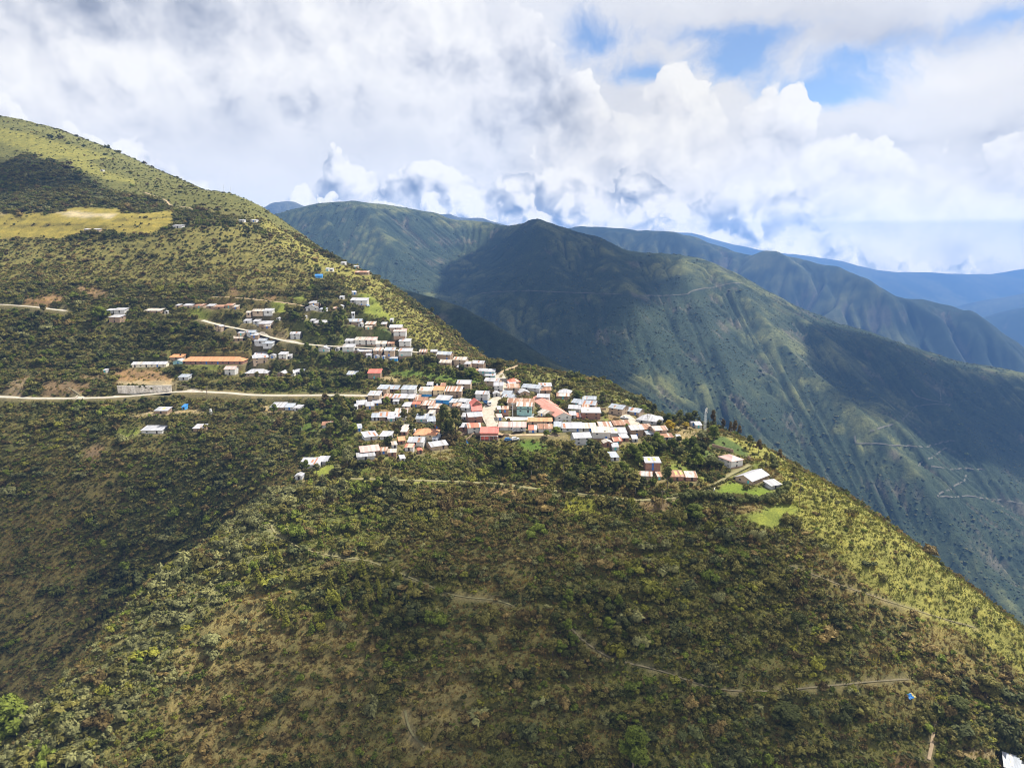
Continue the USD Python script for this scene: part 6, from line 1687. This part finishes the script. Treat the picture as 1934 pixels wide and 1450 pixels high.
# poles
def pole(sheet, x, y, top, label, arm=True, r=.11, m=None):
    u, v = px(sheet, x, y)
    b = hit(u, v)
    b[2] = float(gz(np.array(b[0]), np.array(b[1])))
    h = (y - top) * SHEET[sheet][2] * project(b)[2] / FPX / .97
    t = thing('utility_pole', b, 0, label, 'pole', 'poles of the village')
    obj('post', trimesh.creation.cone(r * 1.3, h * 9, sections=8).slice_plane([0, 0, h], [0, 0, -1], cap=True) if False else cyl((0, 0, -.8), (0, 0, h), r), m or post_wood, t)
    if arm:
        obj('crossarm', box(-.8, .8, -.06, .06, h - .75, h - .62), post_wood, t)
        obj('insulator', cat_([cyl((q, 0, h - .62), (q, 0, h - .42), .05, 6) for q in (-.7, 0.25, .7)]), pale_concrete, t)
    return t, h
for row in (('e', 630, 245, 150, 'pole on the ridge beside the street bend'), ('e', 1100, 285, 205, 'pole behind the long zinc roof'), ('e', 1008, 925, 690, 'tall pole in the green below the orange roof'),
            ('e', 612, 805, 690, 'pole against the long white hall, left side'), ('e', 350, 745, 675, 'short pole on the edge of the square'), ('f', 625, 380, 275, 'pole at the dark tree above the dirt yard'),
            ('f', 1103, 600, 500, 'pole at the hipped white house'), ('g', 435, 900, 700, 'pole standing in the front bank below the huts'), ('g', 1688, 852, 630, 'lone pole on the yellow slope right of the hedge'),
            ('c', 885, 1030, 945, 'pole above the lower road trees'), ('c', 310, 372, 296, 'pole right of the upper brown row'), ('b', 1188, 345, 280, 'pole right of the upper white pair'),
            ('d', 500, 815, 740, 'pole in the western hollow'), ('d', 1074, 1130, 1040, 'thin pole on the bare earth patch'), ('c', 54, 1080, 1015, 'pole on the lower road bend'),
            ('c', 386, 770, 690, 'pole at the right end of the orange school'), ('b', 1890, 1120, 1030, 'pole above the lower road bend at the wall')):
    pole(*row)
for x, y, tp, lab in ((1615, 692, 640, 'left thin antenna pole on the skyline'), (1662, 700, 655, 'right thin antenna pole on the skyline')):
    t, h = pole('a', x, y, tp, lab, False, .16, steel)
    tag(t, lab, 'antenna')
# floodlight mast beside the long white hall
t, h = pole('e', 655, 815, 500, 'tallest mast with floodlights before the court', False, .16, steel)
obj('lamp_bar', box(-1.0, 1.0, -.08, .08, h - .3, h - .15), steel, t)
for q in (-.8, 0, .8):
    obj('floodlight', box(q - .22, q + .22, -.25, .12, h - .15, h + .25), concrete, t)
# lattice radio mast
b = hit(*px('f', 1757, 690)); b[2] = float(gz(np.array(b[0]), np.array(b[1])))
mh = 262 * .1655 * project(b)[2] / FPX
t = thing('radio_mast', b, 12, 'tall grey lattice radio mast at the eastern end of the village', 'mast')
lw, tw = .95, .38
corner = lambda k, z: np.array([math.cos(k * 2.094), math.sin(k * 2.094), 0]) * (lw + (tw - lw) * z / mh) + [0, 0, z]
for k in range(3):
    obj('leg', cyl(corner(k, -.5), corner(k, mh), .07, 6), steel, t)
br = []
for i in range(11):
    z0, z1 = mh * i / 11, mh * (i + 1) / 11
    for k in range(3):
        br += [cyl(corner(k, z0), corner((k + 1) % 3, z1), .035, 5), cyl(corner(k, z1), corner((k + 1) % 3, z1), .03, 5)]
obj('bracing', cat_(br), steel, t)
for z, a in ((mh * .93, -1.8), (mh * .86, -.5)):
    c = corner(0, z) * [0, 0, 1] + np.array([math.cos(a), math.sin(a), 0]) * .75
    obj('dish', cyl(c, c + np.array([math.cos(a), math.sin(a), 0]) * .22, .45, 14), pale_concrete, t)
for k in range(2):
    obj('antenna', box(-.12 + .5 * k, .12 + .5 * k, -.6, -.45, mh * .95, mh * 1.06), pale_concrete, t)

# vehicles
car_white = plain('white_paint', (.72, .72, .72), .3, .05, 1, 0, .5)
car_blue = plain('blue_paint', (.05, .16, .36), .35, .05, 1, 0, .5)
rubber = plain('tyre_rubber', (.02, .02, .02), .85, .1)
lampm = plain('lamp_glass', (.6, .6, .58), .15, .02, 1, 0, .6)
redlamp = plain('tail_lamp', (.35, .02, .02), .2, .02, 1, 0, .6)
def vehicle(sheet, x, y, yaw, label, kind, paint=None, name=None):
    u, v = px(sheet, x, y)
    b = hit(u, v); b[2] = float(gz(np.array(b[0]), np.array(b[1]))) + .06
    t = thing(name or {'truck': 'truck', 'pickup': 'pickup_truck', 'car': 'parked_car'}[kind], b, yaw, label, {'truck': 'truck', 'pickup': 'pickup', 'car': 'car'}[kind])
    pm = paint or car_white
    def side(poly, hw):
        return prism(poly, 'y', -hw, hw)
    if kind == 'pickup':
        obj('body', side([(-2.6, .42), (2.6, .42), (2.62, .80), (2.5, 1.02), (1.35, 1.12), (-2.6, 1.12)], .9) - mbox(-2.5, -.55, -.78, .78, .75, 2), pm, t)
        obj('cab', side([(-.5, 1.12), (1.35, 1.12), (.75, 1.75), (-.35, 1.78)], .80), pm, t)
        obj('windscreen', side([(1.30, 1.14), (1.37, 1.14), (.80, 1.72), (.73, 1.72)], .70), glass, t)
        for s_ in (-1, 1):
            obj('side_window', side([(-.35, 1.18), (1.1, 1.18), (.68, 1.66), (-.28, 1.66)], .02).translate((0, s_ * .80, 0)), glass, t)
        xs, rad, hw, L2 = (-1.65, 1.65), .38, .86, 2.6
    elif kind == 'truck':
        obj('body', side([(-3.4, .60), (3.3, .60), (3.3, .95), (-3.4, .95)], .55), rubber, t)
        obj('cab', side([(1.7, .55), (3.35, .55), (3.38, 1.2), (3.15, 2.25), (1.75, 2.3)], 1.0), pm, t)
        obj('windscreen', side([(3.36, 1.3), (3.40, 1.3), (3.20, 2.1), (3.16, 2.1)], .88), glass, t)
        for s_ in (-1, 1):
            obj('side_window', side([(2.1, 1.35), (3.15, 1.35), (3.02, 2.05), (2.1, 2.05)], .02).translate((0, s_ * 1.0, 0)), glass, t)
        bed = box(-3.5, 1.55, -1.05, 1.05, .95, 1.08)
        obj('bed', bed, timber, t)
        for s_ in (-1, 1):
            obj('side_rail', box(-3.5, 1.55, s_ * 1.03 - .04, s_ * 1.03 + .04, 1.10, 1.9), car_blue, t)
        obj('tail_rail', box(-3.54, -3.46, -.98, .98, 1.10, 1.9), car_blue, t)
        xs, rad, hw, L2 = (-2.2, 2.45), .46, .95, 3.35
    else:
        obj('body', side([(-2.05, .35), (2.05, .35), (2.1, .72), (1.95, .92), (1.0, 1.02), (-2.0, 1.02), (-2.1, .8)], .82), pm, t)
        obj('cab', side([(-1.9, 1.0), (1.05, 1.0), (.45, 1.52), (-1.6, 1.55)], .74), pm, t)
        obj('windscreen', side([(1.0, 1.04), (1.08, 1.04), (.50, 1.49), (.43, 1.49)], .66), glass, t)
        for s_ in (-1, 1):
            obj('side_window', side([(-1.6, 1.06), (.8, 1.06), (.40, 1.44), (-1.45, 1.46)], .02).translate((0, s_ * .74, 0)), glass, t)
        xs, rad, hw, L2 = (-1.3, 1.3), .32, .78, 2.08
    for xw in xs:
        for s_ in (-1, 1):
            wv = cyl((xw, s_ * hw - .11, rad), (xw, s_ * hw + .11, rad), rad, 14)
            w_ = obj('wheel', wv, rubber, t)
            obj('rim', cyl((xw, s_ * (hw + .10), rad), (xw, s_ * (hw + .125), rad), rad * .55, 10), steel, w_)
    for s_ in (-1, 1):
        obj('headlight', box(L2 - .02, L2 + .05, s_ * .62 - .14, s_ * .62 + .14, .66, .84), lampm, t)
        obj('tail_light', box(-L2 - (.18 if kind == 'truck' else .06), -L2 + .02, s_ * .62 - .1, s_ * .62 + .1, .72, .92), redlamp, t)
vehicle('e', 366, 512, -62, 'white-cabbed truck with blue sides parked in the street under the tall trees', 'truck')
vehicle('f', 846, 548, 148, 'white pickup parked at the top of the east road', 'pickup')
vehicle('e', 684, 912, 20, 'white car parked right of the red roofed house on the square', 'car')
vehicle('e', 606, 918, 8, 'blue car among rubble right of the red roofed house', 'car', car_blue)

# court behind the long white hall
q = np.column_stack([cxy, np.full(len(cxy), court_z + .03)])
tri = shapely.Polygon(q[:, :2])
m_ = trimesh.creation.extrude_polygon(tri, .12, engine='earcut'); m_.apply_translation([0, 0, court_z - .06])
court = obj('court', m_, pale_concrete); tag(court, kind='structure')
cc = cxy.mean(0)
line_white = plain('line_paint', (.70, .70, .66), .8, .1)
ln = []
for s_ in (.82, .55):
    ring = cc + (cxy - cc) * s_
    for a_, b_ in zip(ring, np.roll(ring, -1, 0)):
        d_ = (b_ - a_) / np.linalg.norm(b_ - a_); n_ = np.array([-d_[1], d_[0]]) * .09
        p4 = np.array([a_ - n_, b_ - n_, b_ + n_, a_ + n_])
        ln.append(trimesh.Trimesh(np.column_stack([p4, np.full(4, court_z + .066)]), [[0, 1, 2], [0, 2, 3]], process=False))
obj('court_line', cat_(ln), line_white, court)
# steps up to the salmon roofed building
b = hit(*px('e', 905, 640)); b[2] = court_z
t = thing('stand_steps', b, -38, 'concrete spectator steps at the right side of the court', 'steps')
for i in range(6):
    obj('step', box(-5.5, 5.5, .75 * i, .75 * (i + 1) - .01, -.3, .32 * (i + 1)), concrete, t)

# goal on the grass track
b = hit(*px('g', 912, 728)); b[2] = float(gz(np.array(b[0]), np.array(b[1])))
t = thing('goal', b, 68, 'white wooden football goal beside the hedge and grass track', 'goal')
for s_ in (-1.5, 1.5):
    obj('goal_post', cyl((s_, 0, -.3), (s_, 0, 2.0), .07), line_white, t)
obj('crossbar', cyl((-1.5, 0, 2.0), (1.5, 0, 2.0), .065), line_white, t)

# balcony of the red roofed house on the square
for place, (t, b, Wm, D, yaw) in PLACED.items():
    if place.startswith('two floors with red roof'):
        z = 2.35
        obj('balcony_floor', box(-Wm / 2 - .2, Wm / 2 + .2, -1.25, -.01, z - .12, z), concrete, t)
        for i in range(5):
            x = -Wm / 2 + Wm * i / 4
            obj('balcony_post', box(x - .09, x + .09, -1.2, -1.02, -.8, z - .12), concrete, t)
        obj('balcony_rail', cat_([box(-Wm / 2, Wm / 2, -1.2, -1.15, z + .85, z + .92)] + [box(x - .02, x + .02, -1.2, -1.16, z, z + .85) for x in np.linspace(-Wm / 2 + .1, Wm / 2 - .1, 22)]), red_sheet_plain, t)
        obj('shop_front', box(-Wm / 2 + .3, -.4, -.06, -.003, .1, 1.9), red_sheet_plain, t)
    if place.startswith('pale one with half red'):
        # left slope painted red
        pass
    if place.startswith('green fronted one'):
        obj('balcony_floor', box(-Wm / 2, Wm / 2, -1.1, -.01, 2.2, 2.32), timber, t)
        for i in range(4):
            x = -Wm / 2 + .15 + (Wm - .3) * i / 3
            obj('balcony_post', box(x - .07, x + .07, -1.05, -.91, -.5, 2.2), WALL['turquoise'], t)
        obj('balcony_rail', box(-Wm / 2, Wm / 2, -1.06, -1.0, 2.95, 3.05), WALL['turquoise'], t)
# water tanks on stands
tank_m, tank_d = plain('pale_tank', (.55, .56, .56), .5, .08), plain('dark_tank', (.03, .03, .035), .5, .08)
for sheet, x, y, lab, m_ in (('d', 1036, 425, 'pale water tank on a stand behind the orange roofed house', tank_m), ('b', 1650, 765, 'dark water tank on a stand behind the turquoise gable', tank_d), ('d', 802, 900, 'small pale tank at the left end of the orange hall', tank_m), ('c', 90, 1270, 'white water tank alone below the lower road', tank_m)):
    b = hit(*px(sheet, x, y)); b[2] = float(gz(np.array(b[0]), np.array(b[1])))
    t = thing('water_tank', b, 0, lab, 'tank')
    for sx_ in (-.5, .5):
        for sy_ in (-.5, .5):
            obj('stand_leg', box(sx_ - .06, sx_ + .06, sy_ - .06, sy_ + .06, -.5, 2.0), steel, t)
    obj('platform', box(-.7, .7, -.7, .7, 2.0, 2.1), concrete, t)
    obj('tank', cat_([cyl((0, 0, 2.1), (0, 0, 3.3), .6, 16), cyl((0, 0, 3.3), (0, 0, 3.5), .4, 16)]), m_, t)
# tarpaulins
def tarp(u, v, wx, wy, label, cols, seed, lift=.9):
    b = hit(u, v); b[2] = float(gz(np.array(b[0]), np.array(b[1])))
    t = thing('tarpaulin', b, 20, label, 'tarpaulin')
    n = 9
    for k, (nm, m_, x0, x1) in enumerate(cols):
        gx_, gy_ = np.meshgrid(np.linspace(x0 * wx, x1 * wx, n), np.linspace(-wy / 2, wy / 2, n))
        gz_ = lift + 1.9 * (fbm2(gx_ + 9 * seed, gy_, .9, 3, seed) - .4) + .3 * gy_ - .9 * (np.abs(gx_) / wx) ** 2
        a_, b2, _u = grid_mesh(gx_, gy_, gz_)
        c_, d_, _u = grid_mesh(gx_, gy_, gz_ - .04)
        obj(nm, (np.concatenate([a_, c_]), np.concatenate([b2, d_[:, ::-1] + len(a_)])), m_, t)
blue_tarp, yel_tarp = plain('blue_plastic', (.02, .14, .38), .45, .2), plain('yellow_plastic', (.46, .37, .12), .5, .2)
tarp(1720, 1320, 3.0, 1.9, 'blue and yellow tarpaulin draped over shrubs on the near right slope', [('blue_sheet', blue_tarp, -.5, .18), ('yellow_sheet', yel_tarp, .18, .5)], 3, 1.3)
u, v = px('e', 155, 950); tarp(u, v, 2.6, 2.0, 'blue tarpaulin heap in the grass left of the red roofed house', [('blue_sheet', blue_tarp, -.5, .5)], 5, .7)
u, v = px('e', 720, 822); tarp(u, v, 6.5, 2.2, 'black tarpaulin along the foot of the long white hall', [('dark_sheet', tank_d, -.5, .5)], 7, 1.0)
u, v = px('c', 1524, 284); tarp(u, v, 2.4, 1.8, 'blue tarpaulin at the corner of the large meadow house', [('blue_sheet', blue_tarp, -.5, .5)], 9, .8)

# ------------------------------------------------------------------ roads and shrubs of the far slope
def vhit(u, v):
    a, b = ray(u, v)
    ys = np.arange(900.0, 3200.0, 3.0)
    zz = map_coordinates(VZ, [(ys - VY[0, 0]) / 6.0, (a * ys - VX[0, 0]) / 6.0], order=1, mode='nearest')
    k = np.nonzero(b * ys < zz)[0]
    y = ys[k[0]] if len(k) else ys[-1]
    return np.array([a * y, y, b * y])
M_ = lambda *p: [px_h(*q) for q in p]
px_h = lambda x, y: (1200 + .3795 * x, 460 + .3795 * y)
far_road = plain('far_road_look', (.082, .078, .060), .95, .2, .05)
FARROADS = []
for name, w, pts in (('valley_road', 4, M_((0, 262), (80, 262), (160, 262), (265, 256), (275, 240), (305, 232), (350, 224), (420, 216), (440, 206), (490, 200), (540, 196))),
                     ('valley_road', 4, [(1175, 557), (1120, 555), (1060, 553), (1000, 550), (940, 552), (900, 556)]),
                     ('valley_road', 2.8, M_((1510, 715), (1520, 760), (1520, 790), (1575, 806), (1500, 802), (1395, 812), (1370, 840), (1335, 872), (1325, 895), (1250, 912), (1200, 925), (1165, 945))),
                     ('valley_road', 2.8, M_((1365, 720), (1400, 765), (1470, 785), (1530, 795))), ('valley_road', 2.8, M_((1092, 950), (1095, 1000), (1200, 1000), (1340, 1012), (1450, 1014), (1530, 990), (1590, 986))),
                     ('valley_road', 2.8, M_((1550, 1018), (1480, 1060), (1405, 1108), (1500, 1116), (1600, 1124), (1740, 1128))), ('valley_road', 2.8, M_((1648, 1150), (1635, 1185), (1570, 1215), (1560, 1232), (1515, 1245), (1500, 1262), (1560, 1265), (1650, 1258), (1760, 1272), (1930, 1300)))):
    pts = np.array(pts, float)
    dd = np.append(0, np.cumsum(np.hypot(*np.diff(pts, axis=0).T)))
    tt = np.linspace(0, dd[-1], int(dd[-1] / 4) + 2)
    q = [vhit(np.interp(t_, dd, pts[:, 0]), np.interp(t_, dd, pts[:, 1])) for t_ in tt]
    runs = [[q[0]]]
    for a_ in q[1:]:
        if np.linalg.norm(a_[:2] - runs[-1][-1][:2]) > 70:
            runs.append([])
        runs[-1].append(a_)
    for q in runs:
      if len(q) < 4:
        continue
      q = np.array(q)
      d = np.append(0, np.cumsum(np.linalg.norm(np.diff(q[:, :2], axis=0), axis=1)))
      tt = np.linspace(0, d[-1], max(4, int(d[-1] / 7)))
      q = np.stack([np.interp(tt, d, q[:, k]) for k in range(3)], 1)
      g = np.gradient(q[:, :2], axis=0); g /= np.linalg.norm(g, axis=1, keepdims=True) + 1e-9
      n_ = np.stack([-g[:, 1], g[:, 0]], 1)
      rows = []
      for k in (-1, 0, 1):
          p = q[:, :2] + n_ * k * w / 2
          zz = map_coordinates(VZ, [(p[:, 1] - VY[0, 0]) / 6.0, (p[:, 0] - VX[0, 0]) / 6.0], order=1, mode='nearest')
          rows.append(np.column_stack([p, zz + .6]))
      V = np.stack(rows, 1); V[:, :, 2] = gaussian_filter(V[:, :, 2].mean(1), 1.5)[:, None] + (V[:, :, 2] - V[:, :, 2].mean(1)[:, None]) * .8 + .7; FARROADS.append(V[:, 1, :2]); i = np.arange(len(q) * 3).reshape(-1, 3)
      F = np.concatenate([np.stack([i[:-1, k], i[:-1, k + 1], i[1:, k + 1]], 1) for k in (0, 1)] + [np.stack([i[:-1, k], i[1:, k + 1], i[1:, k]], 1) for k in (0, 1)])
      o = obj(name, (V.reshape(-1, 3), F), far_road, smooth=True); tag(o, kind='structure')
# forest on the far slope
r = np.random.default_rng(9)
u_, v_, _d = project(np.stack([VX, VY, VZ], -1))
n1, n2 = fbm2(VX, VY, 160, 5, 21), fbm2(VX, VY, 26, 4, 22)
wood_p = sstep(.42, .58, .55 * n1 + .45 * n2 + .26 * sstep(.8, 3.2, np.log10(VA + 1)) - .00022 * (VZ + 150)) * ((u_ > 480) & (u_ < 2000) & (v_ < 1250) & (VZ > -700))
dens = (.10 + .75 * wood_p) * ((u_ > 480) & (u_ < 2000) & (v_ < 1250) & (VZ > -700)) * np.clip(2000 / VY, .3, 1.4)
near_road = cKDTree(np.concatenate(FARROADS)).query(np.stack([VX.ravel(), VY.ravel()], 1))[0].reshape(VX.shape) < 26
j, i = np.nonzero((r.uniform(0, 1, VX.shape) < dens * .5) & ~near_road)
x, y = VX[j, i] + r.uniform(-3, 3, len(j)), VY[j, i] + r.uniform(-3, 3, len(j))
z = map_coordinates(VZ, [(y - VY[0, 0]) / 6.0, (x - VX[0, 0]) / 6.0], order=1, mode='nearest')
FARLEAF = [leaf_look('far_dark_leaves', (.044, .058, .026)), leaf_look('far_olive_leaves', (.072, .078, .034)), leaf_look('far_blue_leaves', (.050, .064, .036)), leaf_look('far_green_leaves', (.062, .084, .028))]
def far_bush(p, k):
    v = _ico1.vertices * (1 + .5 * (meshkit.noise(_ico1.vertices * 1.8 + k * 9, k)[:, None] - .5))
    usdkit.mesh(stage, p, (v * [1, 1, .8] + [0, 0, .35], _ico1.faces), FARLEAF[k])
s = np.exp(r.normal(.18, .4, len(x)))
pi = instancer('valley_shrubs', [('shrub', (lambda p, k=k: far_bush(p, k))) for k in range(4)], np.stack([x, y, z], 1), r.choice(4, len(x), p=[.42, .26, .22, .10]), r.uniform(0, 6.28, len(x)), np.stack([s * 1.15, s * 1.15, s], 1))
tag(pi, 'shrubs and trees covering the slope across the valley', 'shrubs', kind='stuff')
print('valley shrubs', len(x))

# ------------------------------------------------------------------ clouds overhead that shade parts of the land, and the air itself
cloud_look = usdkit.material(stage, '/World/Looks/cloud_vapour', {'v': ('principled_volume', {'color': (.97, .97, .98), 'density': .02, 'anisotropy': .3})}, [], volume='v.volume')
thin_look = usdkit.material(stage, '/World/Looks/thin_cloud_vapour', {'v': ('principled_volume', {'color': (.97, .97, .98), 'density': .0072, 'anisotropy': .3})}, [], volume='v.volume')
mid_look = usdkit.material(stage, '/World/Looks/mid_cloud_vapour', {'v': ('principled_volume', {'color': (.97, .97, .98), 'density': .013, 'anisotropy': .3})}, [], volume='v.volume')
def cloud(foot, z, seed, label, thick=170.0, soft=60.0, cell=18.0, look=None):
    """A flat-based cloud whose outline, carried down along the sunlight, covers the given ground outline."""
    foot = np.asarray(foot, float)
    s = (z - foot[:, 2].mean()) / SUN_DIR[2]
    pg = shapely.Polygon(foot[:, :2] + SUN_DIR[:2] * s).buffer(0)
    x0, y0, x1, y1 = pg.buffer(soft).bounds
    X_, Y_ = np.meshgrid(np.arange(x0, x1 + cell, cell), np.arange(y0, y1 + cell, cell))
    m = gaussian_filter(shapely.contains_xy(pg, X_, Y_).astype(float), soft / cell * .55)
    n = fbm2(X_, Y_, soft * 2.4, 5, seed)
    h = np.clip(m * 1.5 - .42 + (n - .5) * 1.15 * (m > .02), 0, 1) ** .9
    h[[0, -1]] = 0; h[:, [0, -1]] = 0
    on = h > 0
    keep = on[:-1, :-1] | on[1:, :-1] | on[:-1, 1:] | on[1:, 1:]
    top = z + h * thick * (.6 + .8 * fbm2(X_, Y_, soft * .9, 4, seed + 3)) + .5
    bot = z - h * thick * .22 * (.5 + fbm2(X_, Y_, soft * .8, 3, seed + 5))
    a, fa, ua = grid_mesh(X_, Y_, top, keep)
    b, fb, ub = grid_mesh(X_, Y_, bot, keep)
    V = np.concatenate([a, b]); n0 = len(a)
    F = [fa, fb[:, ::-1] + n0]
    ed = np.concatenate([fa[:, [0, 1]], fa[:, [1, 2]], fa[:, [2, 0]]])
    es = set(map(tuple, ed))
    bd = np.array([e for e in es if (e[1], e[0]) not in es])
    F += [np.stack([bd[:, 1], bd[:, 0], bd[:, 0] + n0], 1), np.stack([bd[:, 1], bd[:, 0] + n0, bd[:, 1] + n0], 1)]
    o = obj('cloud', (V, np.concatenate(F)), look or cloud_look)
    tag(o, label, 'cloud', kind='stuff')
def on_ground(pts):
    return [hit(u, v) for u, v in pts]
cloud([(-40, 282, -112), (10, 284, -114), (95, 262, -122), (128, 242, -130), (170, 208, -150), (205, 160, -160), (190, 90, -170), (20, 90, -170), (-15, 180, -150), (-50, 240, -130)], 1500, 3, 'grey cloud over the near slope', 170, 34, 10, thin_look)
cloud([(-420, 190, -180), (-420, 330, -150), (-330, 372, -120), (-200, 345, -120), (-140, 318, -130), (-175, 250, -160), (-215, 190, -170)], 1500, 4, 'grey cloud over the ravine', 170, 30, 10, thin_look)
cloud([(-760, 700, 60), (-600, 690, 45), (-470, 690, 45), (-420, 720, 50), (-460, 770, 75), (-560, 800, 95), (-760, 850, 110)], 1500, 7, 'grey cloud over the high hill', 170, 40, 12)
cloud([vhit(u, v) for u, v in ((905, 440), (960, 430), (1090, 440), (1240, 500), (1290, 540), (1180, 560), (1200, 640), (1300, 760), (1200, 780), (1020, 700), (860, 560), (850, 510))], 1700, 13, 'grey cloud over the dark peak', 260, 120, 26, mid_look)
cloud([vhit(u, v) for u, v in ((1500, 600), (1640, 640), (1934, 712), (2050, 760), (1990, 880), (1850, 860), (1760, 800), (1650, 800), (1560, 720))], 1900, 17, 'grey cloud over the end of the long spur', 260, 120, 26, mid_look)
cloud([(-60, 1250, -150), (60, 1180, -150), (260, 900, -200), (200, 820, -250), (-60, 980, -150), (-200, 1200, -120)], 1700, 19, 'grey cloud over the side valley', 220, 60, 16)

haze_look = usdkit.material(stage, '/World/Looks/haze_air', {'v': ('principled_volume', {'color': (.14, .31, .72), 'density': 1.1e-4, 'anisotropy': .1})}, [], volume='v.volume')
hz = trimesh.creation.box(bounds=[[-6000, -1500, -1900], [13800, 14700, 520]])
o = obj('haze', hz, haze_look); tag(o, kind='stuff')
